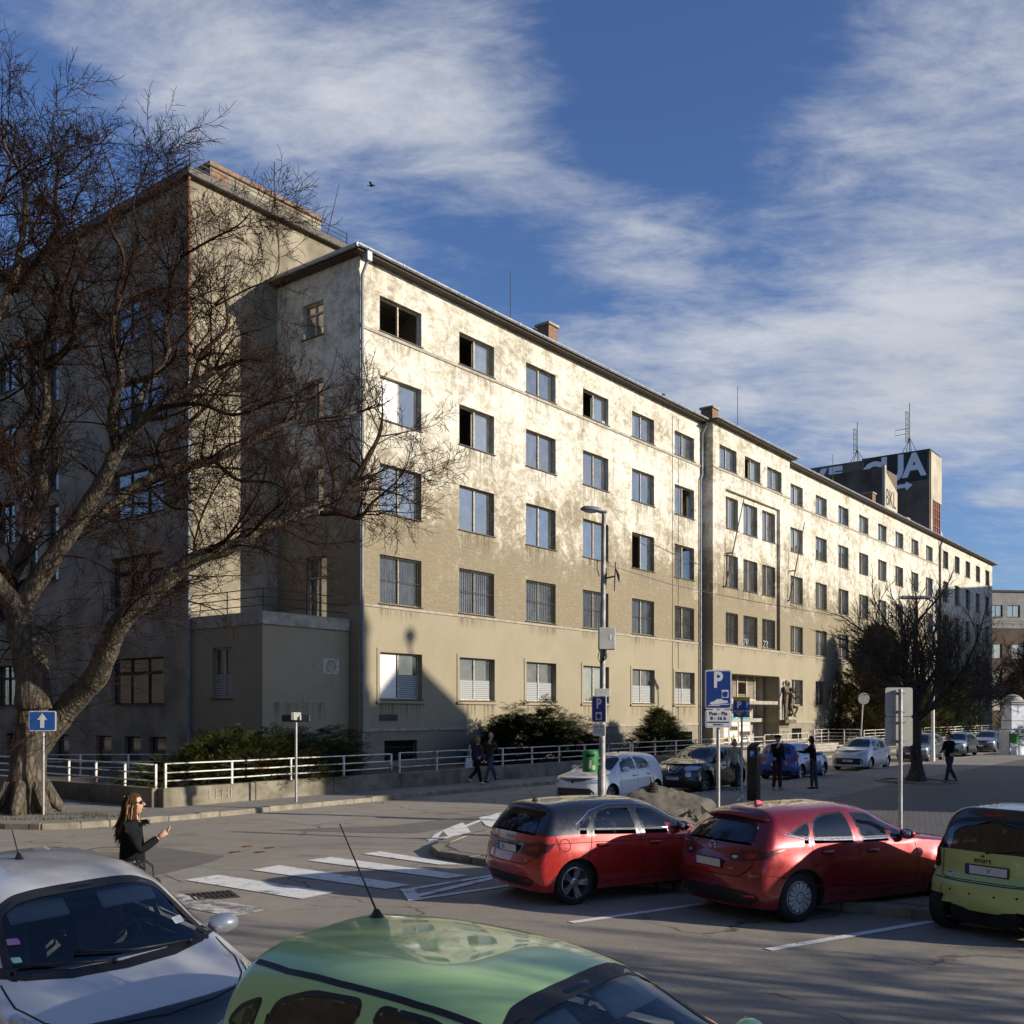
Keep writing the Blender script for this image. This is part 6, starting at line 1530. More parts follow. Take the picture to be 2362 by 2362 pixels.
            for dy in (0, -.035): b.tube([rotm @ Vector(p) for p in ((-.07, -.03 + dy, 0), (0, .02 + dy, 0), (.07, -.03 + dy, 0))], .008, 5)
            b.build('badge', M[mm], t, True)
        elif txt == '@shield':
            b = MB(); b.add([rotm @ Vector(p) for p in ((-.05, .06, .01), (.05, .06, .01), (.045, -.03, .012), (0, -.07, .006), (-.045, -.03, .012))], [(0, 1, 2, 3, 4)]); b.build('badge', M[mm], t)
        else: text('badge', txt, size, rotm, M[mm], t, .002)
    # aerial, wipers
    if 'aerial' in spec:
        x, y, ln, tilt = spec['aerial']; h, nn = c.top(x, y); b = MB(); b.lathe([(.0, .05), (.014, .045), (.03, .012), (.042, 0)], 12, 0, Matrix.Translation(h) @ Matrix.Diagonal((1.5, .8, 1, 1))); b.tube([h + Vector((0, 0, .03)), h + Vector((tilt * ln, 0, ln))], [.007, .0035], 5); fin(b, 'aerial', M['black_trim'])
    if 'fin' in spec:
        x, mm = spec['fin']; h, nn = c.top(x, 0); b = MB(); b.add([h + Vector(p) for p in ((-.07, -.035, 0), (.11, -.012, 0), (.11, .012, 0), (-.07, .035, 0), (-.06, -.008, .055), (.0, -.006, .05), (0, .006, .05), (-.06, .008, .055))], [(0, 1, 5, 4), (1, 2, 6, 5), (2, 3, 7, 6), (3, 0, 4, 7), (4, 5, 6, 7)]); fin(b, 'fin_aerial', mm, None, False)
    for kind, pts in spec.get('wipers', []):
        pr = c.proj(kind); H = [pr(p) for p in pts]; b = MB(); b.tube([h + n * .022 for h, n in H], .009, 5); b.tube([H[0][0] + H[0][1] * .005, H[0][0] + H[0][1] * .03], .016, 6); fin(b, 'wiper', M['black_trim'])
    if 'spoiler' in spec:
        z, x0, dep, hw, mm = spec['spoiler']; b = MB(); n = 12; vs = []
        for i in range(n + 1):
            y = -hw + 2 * hw * i / n; q = abs(y) / hw; h, nn = c.rear(y * .97, z); tz = z + .02 - .05 * q ** 2.5
            vs += [(h.x + .10, y, tz + .022), (h.x - dep * (1 - .25 * q ** 3), y, tz - .012), (h.x - dep * (1 - .25 * q ** 3) + .01, y, tz - .045), (h.x + .05, y, tz - .065)]
        b.add(vs, [(4 * i + k, 4 * i + 4 + k, 4 * i + 5 + k, 4 * i + 1 + k) for i in range(n) for k in range(3)] + [(0, 1, 2, 3), (4 * n + 3, 4 * n + 2, 4 * n + 1, 4 * n)]); fin(b, 'rear_spoiler', mm)
    if see: interior(t, c, spec, xo)
    c.t = t; c.xo = xo
    if spec.get('dump'):
        for nm, kind, a in spec['dump']: print('LM', nm, [round(q, 3) for q in c.proj(kind)(a)[0]], xo)
    return c

def interior(t, c, spec, xo):
    sm = spec.get('seat_mat', M['seat']); xs = spec.get('seat_x', c.L * .47); lhd = 1
    for y in (-.36, .36):
        for x, big in (((xs, 1), (xs - .82, 0)) if not spec.get('two_seat') else ((xs, 1),)):
            b = MB(); w = .24 if big else .27
            b.bbox(x - .1, x + .42, y - w, y + w, .42, .60, .05); Mx = Matrix.Translation((x - .08, y, .52)) @ Matrix.Rotation(R(-16), 4, 'Y'); b.bbox(-.07, .08, -w + .02, w - .02, 0, .60, .05, 0, Mx); b.bbox(-.045, .055, -.125, .125, .64, .84, .045, 0, Mx); b.tube([Mx @ Vector((0, -.05, .58)), Mx @ Vector((0, -.05, .66))], .008, 5); b.tube([Mx @ Vector((0, .05, .58)), Mx @ Vector((0, .05, .66))], .008, 5)
            b.v = [(p[0] - xo, p[1], p[2]) for p in b.v]; b.build('seat', sm, t, True, 40)
    b = MB(); xd = spec.get('dash_x', c.L * .70); zd = spec.get('dash_z', .88); b.bbox(xd - .18, xd + .40, -c.W * .36, c.W * .36, zd - .22, zd, .05); b.bbox(xd - .22, xd + .05, .16, .56, zd - .06, zd + .07, .05)
    b.box(xs - (.5 if spec.get('two_seat') else 1.1), xd + .2, -c.W * .41, c.W * .41, .30, .34); b.v = [(p[0] - xo, p[1], p[2]) for p in b.v]; b.build('dashboard', M['dash'], t, True, 40)
    b = MB(); Mx = Matrix.Translation((xd - .30 - xo, .36, zd + .02)) @ Matrix.Rotation(R(-66), 4, 'Y'); b.tube([Mx @ Vector((.185 * math.cos(a * .2618), .185 * math.sin(a * .2618), 0)) for a in range(25)], .016, 7); b.box(-.17, .17, -.025, .025, -.015, .005, 0, Mx); b.box(-.02, .02, -.17, .0, -.015, .004, 0, Mx); b.ball((0, 0, -.01), .07, 10, 6, 0, Mx, (1, 1, .4)); b.build('steering_wheel', M['dash'], t, True)
    vz = c.H - .15
    for y in (-.30, .30):
        h, nn = c.front(y, vz); h2, n2 = c.front(y, vz - .07); ang = math.atan2(h.z - h2.z, h2.x - h.x)
        b = MB(); Mx = Matrix.Translation((h.x - .03 - xo, y, h.z - .045)) @ Matrix.Rotation(ang + R(6), 4, 'Y'); b.bbox(-.05, .12, -.19, .19, -.012, .012, .01, 0, Mx); b.build('sun_visor', M['visor'], t, True, 40)
    h, nn = c.front(0, c.H - .14); b = MB(); Mx = Matrix.Translation((h.x - .05 - xo, 0, h.z - .10)); b.bbox(-.02, .02, -.11, .11, -.035, .03, .012, 0, Mx); b.tube([(h.x - .05 - xo, 0, h.z - .08), (h.x - .02 - xo, 0, h.z - .01)], .012, 6); b.build('rear_view_mirror', M['dash'], t, True, 40)
    b = MB()
    for sg in (1, -1): b.box(xs - (.45 if spec.get('two_seat') else 1.0) - xo, xd + .1 - xo, sg * c.W * .425 - .01, sg * c.W * .425 + .01, .35, c.f_zs(xs) - .05)
    b.build('door_lining', M['dash'], t)
M['sticker_violet'] = simple('violet_sticker', (.42, .22, .45), .5, var=.1); M['sticker_teal'] = simple('teal_sticker', (.2, .45, .46), .5, var=.1)
P_RED = m_carpaint('bright_red_paint', (.42, .016, .012), .15, .3, .15); P_DRED = m_carpaint('soul_red_paint', (.24, .010, .014), .45, .3, .35)
P_BLACK = m_carpaint('black_paint', (.010, .010, .011), 0, .27, dust=.015); P_WHITE = m_carpaint('white_paint', (.70, .71, .71), 0, .35, dust=.08); P_SILVER = m_carpaint('silver_paint', (.74, .72, .68), .3, .36, .3, dust=.1)
P_GREEN = m_carpaint('pale_green_metallic', (.46, .70, .27), .08, .34, .2, dust=.05); P_LIME = m_carpaint('lime_body_panels', (.52, .58, .17), 0, .36, dust=.1); P_BLUE = m_carpaint('blue_paint', (.035, .10, .34), .35, .3, .25)
P_GREY = m_carpaint('dark_grey_paint', (.055, .06, .066), .4, .3, .25); P_SILVERGREEN = m_carpaint('silver_green_paint', (.36, .39, .34), .5, .36, .25); P_SLATE = m_carpaint('slate_blue_paint', (.075, .09, .115), .5, .3, .3)
BAYH = math.atan2(.535, .847)
def bay(al, pe, z=0): return Vector((.847 * al - .535 * pe, .535 * al + .847 * pe, z))
def tailp(*t): return list(t)

audi = dict(L=3.954, W=1.746, H=1.425, wb=2.469, fo=.80, wr=.306, paint=P_RED, roof_paint=P_BLACK, rim='v5', tw=.215, see=True, arch=.045,
    zt=[(0, 1.335), (.35, 1.375), (1.1, 1.425), (1.9, 1.41), (2.25, 1.345), (2.95, .985), (3.25, .93), (3.7, .83), (3.954, .72)], zs=[(0, .955), (.6, .975), (1.6, .935), (2.6, .905), (3.2, .86), (3.7, .78), (3.954, .68)],
    wt=[(0, .68), (.8, .69), (2.2, .69), (2.9, .75), (3.95, .8)], tail=[(.2, .10), (.35, .03), (.52, 0), (.66, .03), (.80, .075), (.95, .10), (1.10, .20), (1.30, .36), (1.42, .40)], nose=[(.2, 3.86), (.4, 3.954), (.62, 3.94), (.74, 3.90), (.9, 3.6)], cr=.15, cf=.34,
    side_win=[[(2.62, .955), (1.83, .985), (1.80, 1.305), (2.12, 1.275), (2.45, 1.09)][::-1], [(1.74, .985), (.98, 1.02), (1.10, 1.26), (1.35, 1.315), (1.72, 1.31)][::-1], [(.93, 1.02), (.70, 1.035), (.98, 1.21), (1.02, 1.215)][::-1]],
    wind=[(-.62, .99), (.62, .99), (.50, 1.34), (-.50, 1.34)], rearwin=[(-.58, .985), (.58, .985), (.49, 1.285), (-.49, 1.285)], roof_split=lambda x: 1.0 + .03 * (x < .8), roof_front=2.75, rear_glass=M['glass_tint'],
    seams=[[(1.78, .98), (1.80, .55), (1.77, .30), (.98, .30), (.80, .55), (.92, .80), (.96, 1.02)], [(1.77, .30), (2.68, .30), (2.76, .6), (2.72, .93)], [(.42, .74), (.36, .97)]],
    lines=[('shoulder_crease', 'side', [(.3, .865), (1.0, .86), (2.0, .835), (3.2, .79)], .004, 'gap', True), ('side_crease', 'side', [(1.0, .43), (2.0, .40), (2.8, .38)], .006, 'rear_red', True), ('hatch_gap', 'rear', [(-.66, .93), (-.66, .66), (-.5, .57), (.5, .57), (.66, .66), (.66, .93)], .005, 'gap', False), ('fuel_flap', 'side', [(.50 + .085 * math.cos(a * .5236), .84 + .085 * math.sin(a * .5236)) for a in range(13)], .004, 'gap', True)],  # creases are darker painted lines standing for their shade
    handles=[(2.02, .80), (1.12, .82)], mirror=(2.52, .98), mirror_mat=P_BLACK, chrome_line=[(.72, 1.10), (1.02, 1.275), (1.35, 1.34), (1.8, 1.335), (2.15, 1.30), (2.55, 1.06)],
    patches=[('tail_lamp', 'rear', [(.36, .70), (.74, .66), (.80, .86), (.74, .90), (.40, .83)], 'rear_dark', .008, True), ('lamp_red', 'rear', [(.44, .76), (.70, .76), (.72, .83), (.46, .80)], 'rear_red', .012, True), ('tail_lamp', 'side', [(.05, .69), (.22, .74), (.36, .87), (.22, .89), (.05, .88)], 'rear_dark', .008, True), ('bumper_insert', 'rear', [(-.55, .26), (.55, .26), (.66, .36), (.5, .40), (-.5, .40), (-.66, .36)], 'black_trim', .006, False), ('reflector', 'rear', [(.45, .34), (.60, .34), (.60, .37), (.45, .37)], 'rear_red', .012, True), ('headlamp', 'front', [(.38, .62), (.74, .66), (.74, .78), (.42, .72)], 'lens_clear', .006, True), ('grille', 'front', [(-.3, .34), (.3, .34), (.38, .7), (-.38, .7)], 'black_trim', .006, False)],
    plates=[('rear', 0, .755, 'BL')], badges=[('rear', 0, .905, '@rings', .05, 'chrome'), ('rear', -.52, .615, 'TFSI', .05, 'chrome')], aerial=(.52, 0, .27, -.75), wipers=[('rear', [(.0, .99), (.30, 1.03), (.36, 1.05)])], spoiler=(1.335, 0, .14, .55, P_BLACK), seat_x=1.72, dash_x=2.55, dash_z=.93, visor=(2.12, 1.28))
mazda = dict(L=4.46, W=1.795, H=1.455, wb=2.70, fo=.93, wr=.318, paint=P_DRED, rim='cap', tw=.205, see=True, arch=.055,
    zt=[(0, 1.33), (.45, 1.385), (1.2, 1.448), (1.8, 1.452), (2.3, 1.40), (3.1, 1.03), (3.5, .97), (4.1, .84), (4.46, .70)], zs=[(0, .955), (.6, 1.0), (1.4, .975), (2.5, .94), (3.4, .88), (4.1, .78), (4.46, .66)],
    wt=[(0, .66), (.9, .69), (2.3, .69), (3.1, .76), (4.46, .82)], tail=[(.2, .14), (.36, .04), (.55, 0), (.72, .02), (.82, .07), (.92, .10), (1.02, .16), (1.2, .36), (1.38, .58), (1.45, .66)], nose=[(.2, 4.36), (.4, 4.46), (.6, 4.45), (.75, 4.38), (.9, 4.0)], cr=.24, cf=.42,
    side_win=[[(2.83, .985), (1.92, 1.005), (1.90, 1.335), (2.25, 1.31), (2.62, 1.12)][::-1], [(1.80, 1.01), (1.08, 1.04), (1.18, 1.27), (1.45, 1.34), (1.80, 1.345)][::-1], [(1.03, 1.04), (.66, 1.12), (.80, 1.16), (1.12, 1.265)][::-1]], win_glass={1: M['glass_tint'], 2: M['glass_tint']},
    wind=[(-.66, 1.05), (.66, 1.05), (.52, 1.37), (-.52, 1.37)], rearwin=[(-.63, 1.0), (.63, 1.0), (.50, 1.275), (-.50, 1.275)], rear_glass=M['glass_black'],
    seams=[[(1.86, 1.0), (1.88, .55), (1.84, .31), (1.08, .31), (.93, .60), (1.02, .85), (1.05, 1.04)], [(1.84, .31), (2.86, .31), (2.95, .6), (2.92, .95)]], chrome_line=[(.62, 1.12), (.9, 1.045), (1.4, 1.012), (2.0, .99), (2.85, .972)],
    lines=[('side_crease', 'side', [(.9, .46), (2.0, .40), (2.95, .37)], .007, 'rear_dark', True), ('hatch_gap', 'rear', [(-.72, .97), (-.68, .72), (-.55, .60), (.55, .60), (.68, .72), (.72, .97)], .006, 'gap', False), ('bumper_gap', 'side', [(.12, .66), (.40, .62), (.62, .58)], .004, 'gap', True)],  # side crease drawn as a dark line, its shade put into the colour
    handles=[(2.10, .845), (1.28, .87)], mirror=(2.72, 1.0), spoiler=(1.33, 0, .12, .58, P_DRED), fin=(.92, P_DRED),
    patches=[('tail_lamp', 'rear', [(.34, .80), (.52, .78), (.80, .83), (.84, .92), (.60, .91), (.36, .88)], 'rear_dark', .009, True), ('tail_lamp', 'side', [(.16, .82), (.30, .84), (.62, .95), (.40, .94), (.16, .93)], 'rear_dark', .009, True), ('lamp_inner', 'rear', [(.38, .82), (.47, .81), (.49, .85), (.40, .855)], 'lens_clear', .013, True), ('lamp_red', 'rear', [(.58, .82), (.72, .84), (.72, .90), (.58, .88)], 'rear_red', .013, True), ('bumper_insert', 'rear', [(-.62, .24), (.62, .24), (.78, .34), (.6, .43), (-.6, .43), (-.78, .34)], 'black_trim', .007, False), ('reflector', 'rear', [(.56, .34), (.72, .35), (.72, .39), (.56, .38)], 'rear_red', .014, True), ('headlamp', 'front', [(.45, .66), (.80, .70), (.82, .80), (.5, .74)], 'lens_clear', .006, True), ('grille', 'front', [(-.42, .36), (.42, .36), (.5, .66), (-.5, .66)], 'black_trim', .006, False)],
    plates=[('rear', 0, .735, '')], badges=[('rear', 0, .93, '@wing', .058, 'chrome'), ('rear', -.40, .69, 'SKYACTIV', .032, 'chrome')], wipers=[('rear', [(.0, 1.0), (.28, 1.07), (.34, 1.09)])], seat_x=1.85, dash_x=2.75, dash_z=.96, visor=(2.2, 1.31))
smart = dict(two_seat=True, L=2.695, W=1.559, H=1.542, wb=1.867, fo=.47, wr=.285, paint=P_LIME, roof_paint=P_BLACK, rim='s5', tw=.19, see=True, arch=.022,
    zt=[(0, 1.475), (.3, 1.515), (.9, 1.542), (1.35, 1.50), (2.1, 1.02), (2.45, .90), (2.695, .74)], zs=[(0, .99), (.7, 1.0), (1.5, .96), (2.2, .88), (2.695, .68)], wt=[(0, .71), (.8, .72), (1.5, .70), (2.1, .80), (2.69, .84)],
    tail=[(.2, .10), (.34, .02), (.50, 0), (.64, .03), (.70, .11), (.95, .13), (1.1, .16), (1.3, .22), (1.48, .29), (1.54, .31)], nose=[(.2, 2.60), (.4, 2.695), (.6, 2.67), (.74, 2.60), (.9, 2.3)], cr=.14, cf=.3, n=7, m=4.2,
    side_win=[[(1.75, 1.0), (.85, 1.03), (.82, 1.36), (1.2, 1.385), (1.42, 1.30)][::-1], [(.76, 1.04), (.45, 1.1), (.5, 1.3), (.74, 1.36)][::-1]], wind=[(-.58, 1.0), (.58, 1.0), (.52, 1.44), (-.52, 1.44)],
    rearwin=[(-.66, .985), (.66, .985), (.60, 1.40), (-.60, 1.40)], rear_glass=M['glass_tint'], roof_split=lambda x: .99 if x < .6 else 1.42, roof_front=1.6, zb=.20,
    seams=[[(.8, 1.03), (.78, .5), (.9, .30), (1.75, .30), (1.85, .6), (1.8, 1.0)]], lines=[('hatch_gap', 'rear', [(-.60, .98), (-.60, .68), (-.5, .66), (.5, .66), (.60, .68), (.60, .98)], .006, 'gap', False), ('bumper_gap', 'rear', [(-.70, .655), (-.3, .640), (.3, .640), (.70, .655)], .008, 'gap', False), ('bumper_gap', 'rear', [(.52, .64), (.56, .5), (.50, .40)], .004, 'gap', True)], handles=[(.98, .86)], mirror=(1.68, 1.02), mirror_mat=P_BLACK,
    patches=[('tail_lamp', 'rear', [(.63, .76), (.755, .76), (.76, 1.02), (.70, 1.04), (.66, 1.0)], 'rear_dark', .012, True), ('lamp_red', 'rear', [(.66, .80), (.73, .80), (.73, .87), (.66, .87)], 'rear_red', .016, True), ('lamp_red', 'rear', [(.67, .92), (.735, .92), (.735, .99), (.67, .99)], 'rear_red', .016, True), ('bumper_insert', 'rear', [(-.40, .205), (.40, .205), (.47, .315), (-.47, .315)], 'black_trim', .006, False), ('sensor', 'rear', [(.40, .52), (.425, .52), (.425, .545), (.40, .545)], 'gap', .006, True), ('sensor', 'rear', [(.14, .50), (.165, .50), (.165, .525), (.14, .525)], 'gap', .006, True), ('country_badge', 'rear', [(.42, .68), (.52, .68), (.52, .745), (.42, .745)], 'plate', .006, False), ('brake_lamp', 'rear', [(-.12, 1.425), (.12, 1.425), (.12, 1.445), (-.12, 1.445)], 'rear_red', .008, False)],
    plates=[('rear', 0, .79, 'B         V')], badges=[('rear', .06, .905, 'smart', .095, 'black_trim'), ('rear', -.50, .71, 'cdi', .075, 'black_trim'), ('rear', .47, .712, 'SK', .055, 'black_trim'), ('rear', .06, .955, '@ring', .018, 'black_trim')], seat_x=1.15, dash_x=1.75, dash_z=.93, wipers=[('rear', [(0, 1.0), (-.3, 1.04), (-.4, 1.05)])], visor=(1.35, 1.40))
c1 = dict(dump=[('wtr','front',(-.53,1.345)),('wtl','front',(.53,1.345)),('ditch0','top',(.40,-.53)),('ditch1','top',(1.98,-.545)),('aer','top',(.52,.22))], L=3.435, W=1.63, H=1.465, wb=2.34, fo=.68, wr=.275, paint=P_GREEN, rim='cap', tw=.165, see=True, NX=130, arch=.05, kw=.06,
    zt=[(0, 1.36), (.35, 1.425), (1.0, 1.463), (1.55, 1.452), (1.95, 1.40), (2.78, .97), (3.0, .91), (3.25, .82), (3.435, .68)], zs=[(0, .95), (.5, .985), (1.3, .965), (2.2, .925), (2.8, .86), (3.2, .76), (3.435, .64)], wt=[(0, .66), (.5, .70), (1.3, .735), (2.0, .735), (2.8, .80), (3.43, .84)],
    tail=[(.2, .08), (.36, .01), (.5, 0), (.7, .03), (.9, .06), (1.1, .12), (1.3, .22), (1.42, .32)], nose=[(.2, 3.35), (.4, 3.435), (.6, 3.42), (.75, 3.36), (.9, 3.1)], cr=.26, cf=.36, n=5.5, m=3.8,
    side_win=[[(2.52, .975), (1.42, 1.0), (1.40, 1.335), (1.75, 1.325), (2.08, 1.215)][::-1], [(1.33, 1.005), (.64, 1.03), (.72, 1.25), (.95, 1.325), (1.31, 1.34)][::-1], [(.58, 1.04), (.36, 1.08), (.44, 1.18), (.62, 1.25)][::-1]], wind=[(-.62, .985), (.62, .985), (.53, 1.385), (-.53, 1.385)], rearwin=[(-.52, .9), (.52, .9), (.46, 1.29), (-.46, 1.29)],
    seams=[[(1.37, .99), (1.38, .5), (1.34, .29), (.75, .29), (.55, .55), (.60, 1.0)], [(1.34, .29), (2.38, .29), (2.5, .6), (2.5, .93)]], lines=[('roof_ditch', 'top', [(.40, .53), (.7, .565), (1.1, .575), (1.6, .57), (1.98, .545)], .017, 'black_trim', True)], handles=[(1.6, .84), (.8, .86)], mirror=(2.50, .92),
    patches=[('headlamp', 'front', [(.40, .60), (.72, .64), (.72, .80), (.46, .74)], 'lens_clear', .006, True), ('tail_lamp', 'rear', [(.55, .72), (.72, .72), (.74, 1.12), (.62, 1.1)], 'rear_red', .008, True), ('grille', 'front', [(-.45, .34), (.45, .34), (.5, .56), (-.5, .56)], 'black_trim', .006, False)],
    aerial=(.52, .22, .52, -.55), wipers=[('front', [(.30, .985), (-.2, 1.02), (-.45, 1.05)]), ('front', [(-.2, .985), (.15, 1.0), (.45, 1.02)])], seat_x=1.5, seat_mat=M['seat_grey'], dash_x=2.30, dash_z=.90, visor=(1.93, 1.36), plates=[('front', 0, .45, '')])
yaris = dict(dump=[('wbl','front',(.67,1.015)),('wbr','front',(-.67,1.015)),('wtl','front',(.56,1.39)),('emb','front',(0,.70)),('hl','top',(3.4,.74)),('mir','side',(2.55,1.0))], L=3.75, W=1.695, H=1.52, wb=2.46, fo=.73, wr=.29, paint=P_SILVER, rim='cap', tw=.185, see=True, NX=130, arch=.05, kw=.08,
    zt=[(0, 1.42), (.4, 1.48), (1.1, 1.52), (1.7, 1.505), (2.05, 1.45), (2.92, 1.01), (3.15, .94), (3.5, .83), (3.75, .66)], zs=[(0, .97), (.6, 1.0), (1.5, .97), (2.4, .93), (3.0, .87), (3.45, .77), (3.75, .62)], wt=[(0, .68), (.6, .71), (1.4, .74), (2.1, .74), (2.9, .80), (3.75, .86)],
    tail=[(.2, .08), (.36, .01), (.5, 0), (.7, .03), (.9, .08), (1.1, .16), (1.3, .28), (1.48, .40)], nose=[(.2, 3.66), (.4, 3.75), (.6, 3.73), (.75, 3.66), (.9, 3.35)], cr=.22, cf=.40, n=5.5, m=3.8,
    side_win=[[(2.66, .985), (1.6, 1.0), (1.58, 1.38), (1.9, 1.365), (2.22, 1.24)][::-1], [(1.5, 1.005), (.75, 1.04), (.85, 1.30), (1.1, 1.37), (1.48, 1.385)][::-1]], wind=[(-.67, 1.015), (.67, 1.015), (.56, 1.435), (-.56, 1.435)], rearwin=[(-.55, 1.0), (.55, 1.0), (.48, 1.36), (-.48, 1.36)],
    seams=[[(1.54, .99), (1.55, .5), (1.5, .3), (.85, .3), (.65, .6), (.7, 1.0)], [(1.5, .3), (2.55, .3), (2.66, .6), (2.66, .95)]], lines=[('cowl', 'top', [(2.66, -.70), (2.80, -.55), (2.90, -.32), (2.935, 0), (2.90, .32), (2.80, .55), (2.66, .70)], .05, 'black_trim', False), ('bonnet_gap', 'top', [(2.78, .70), (3.05, .70), (3.3, .62), (3.46, .50), (3.55, .3), (3.59, 0)], .005, 'gap', True)], mirror=(2.55, 1.0), handles=[(1.75, .84)],
    patches=[('headlamp', 'top', [(3.06, .72), (3.30, .665), (3.50, .55), (3.56, .62), (3.40, .74), (3.20, .79)], 'lens_clear', .008, True), ('grille', 'front', [(-.35, .50), (.35, .50), (.40, .60), (-.40, .60)], 'black_trim', .006, False), ('sticker', 'front', [(.47, 1.12), (.55, 1.12), (.55, 1.155), (.47, 1.155)], 'plate', .007, False), ('sticker', 'front', [(-.57, 1.17), (-.50, 1.17), (-.50, 1.20), (-.57, 1.20)], 'sticker_violet', .007, False), ('sticker', 'front', [(-.59, 1.09), (-.54, 1.09), (-.54, 1.115), (-.59, 1.115)], 'sticker_teal', .007, False)],
    badges=[('front', 0, .70, '@oval', .052, 'chrome')], aerial=(1.2, -.1, .22, -.6), wipers=[('front', [(.48, 1.025), (.1, 1.045), (-.25, 1.09)]), ('front', [(-.05, 1.02), (-.35, 1.05), (-.60, 1.07)])], seat_x=1.62, dash_x=2.50, dash_z=.93, visor=(2.02, 1.41), plates=[('front', 0, .40, '')])
def hatch(**k):
    """mid-size five-door hatchback scaled from a common set of sections"""
    L, H = k['L'], k['H']; fx = L / 4.0; rk = k.pop('rake', .34); hz = k.pop('hood', .93); be = k.pop('belt', .96)
    s = dict(zt=[(0, H - .12), (.4 * fx, H - .05), (1.2 * fx, H), (1.8 * fx, H - .01), (2.2 * fx, H - .08), (3.0 * fx, hz + .06), (3.3 * fx, hz), (3.75 * fx, hz - .12), (L, hz - .25)], zs=[(0, be), (.6 * fx, be + .03), (1.6 * fx, be), (2.6 * fx, be - .04), (3.2 * fx, hz - .08), (3.75 * fx, hz - .17), (L, hz - .30)],
        wt=[(0, .66), (.8, .70), (2.2 * fx, .70), (3.0 * fx, .77), (L, .82)], tail=[(.2, .10), (.36, .02), (.52, 0), (.7, .03), (.9, .08), (be + .05, .12), ((H + be) / 2, .12 + (rk - .12) * .5), (H - .05, rk), (H, rk + .04)], nose=[(.2, L - .10), (.4, L), (.6, L - .02), (.75, L - .08), (.9, L - .38)], cr=.18, cf=.36,
        side_win=[[(2.62 * fx, be + .0), (1.80 * fx, be + .03), (1.78 * fx, H - .125), (2.12 * fx, H - .145), (2.42 * fx, H - .29)][::-1], [(1.72 * fx, be + .035), (.98 * fx, be + .065), (1.05 * fx, H - .22), (1.3 * fx, H - .125), (1.70 * fx, H - .12)][::-1]], wind=[(-.63, hz + .065), (.63, hz + .065), (.51, H - .085), (-.51, H - .085)], rearwin=[(-.56, be + .05), (.56, be + .05), (.48, H - .16), (-.48, H - .16)],
        seams=[[(1.75 * fx, be), (1.76 * fx, .3), (1.0 * fx, .3), (.85 * fx, .6), (.93 * fx, be)], [(1.76 * fx, .3), (2.62 * fx, .3), (2.72 * fx, be - .05)]], handles=[(1.95 * fx, be - .13), (1.12 * fx, be - .11)], mirror=(2.52 * fx, be + .03), NX=64,
        patches=[('headlamp', 'front', [(.40, hz - .30), (.78, hz - .26), (.80, hz - .14), (.50, hz - .17)], 'lens_clear', .007, True), ('headlamp', 'side', [(L - .62, hz - .16), (L - .28, hz - .28), (L - .18, hz - .24), (L - .42, hz - .12)], 'lens_clear', .007, True), ('grille', 'front', [(-.55, .30), (.55, .30), (.45, .50), (-.45, .50)], 'black_trim', .007, False), ('tail_lamp', 'rear', [(.54, .72), (.76, .72), (.78, .98), (.66, 1.0)], 'rear_red', .008, True), ('tail_lamp', 'side', [(.10, .74), (.28, .78), (.36, .98), (.20, .98)], 'rear_red', .008, True), ('bumper_insert', 'rear', [(-.6, .24), (.6, .24), (.6, .38), (-.6, .38)], 'black_trim', .005, False)])
    pt = k.pop('more', []); s.update(k); s['patches'] = s['patches'] + pt; return s
# ---- the bay row
build_car(audi, 'bright red hatchback with black roof in the bay row', (1.55, 15.18, 0), R(29.5))
build_car(mazda, 'dark metallic red hatchback parked between the red black-roofed car and the lime microcar', (4.42, 14.08, 0), R(28.5))
build_car(smart, 'lime green two-seat microcar with black roof at the right edge', (6.55, 12.48, 0), R(34))
build_car(c1, 'pale green small car whose roof fills the bottom of the picture', (-.03, 5.0, .03), R(-39)).t.rotation_euler[0] = R(3.5)
build_car(yaris, 'silver hatchback in the lower left corner, windscreen towards the camera', (-3.22, 7.36, .03), R(-47.5)).t.rotation_euler[0] = R(3.5)
# ---- along the square's far kerb
NK = 12.45
def kerb_car(spec, label, u_front_axle, towards=True, n=NK):
    mid = u_front_axle + (spec['wb'] / 2 if towards else -spec['wb'] / 2); return build_car(spec, label, UN(mid, n), FAC_ANG + (math.pi if towards else 0))
kerb_car(hatch(L=4.03, W=1.72, H=1.472, wb=2.54, fo=.84, wr=.30, paint=P_WHITE, rim='s7', badges=[('front', 0, .70, '@shield', .05, 'black_trim')], more=[('grille', 'front', [(-.62, .28), (.62, .28), (.66, .40), (.55, .52), (-.55, .52), (-.66, .40)], 'black_trim', .008, False)], plates=[], aerial=(1.5, 0, .3, -.5)), 'white hatchback behind the green litter bin', -2.76)
kerb_car(hatch(L=4.135, W=1.765, H=1.565, wb=2.53, fo=.84, wr=.345, paint=P_BLACK, rim='dark', belt=1.02, hood=1.04, rake=.45, arch=.09, clad=.36, badges=[('front', 0, .78, '@ring', .06, 'chrome')], lines=[('grille_trim', 'front', [(-.25, .88), (-.14, .70), (.14, .70), (.25, .88)], .014, 'chrome', False)], more=[('fog_lamp', 'front', [(.46, .56), (.62, .56), (.62, .72), (.46, .72)], 'lens_clear', .012, True), ('lamp_strip', 'top', [(3.15, .52), (3.35, .52), (3.62, .62), (3.5, .68), (3.2, .62)], 'lens_clear', .008, True)], plates=[('front', 0, .50, '256CO')]), 'black compact crossover with dark wheels behind the big parking sign', 3.05)
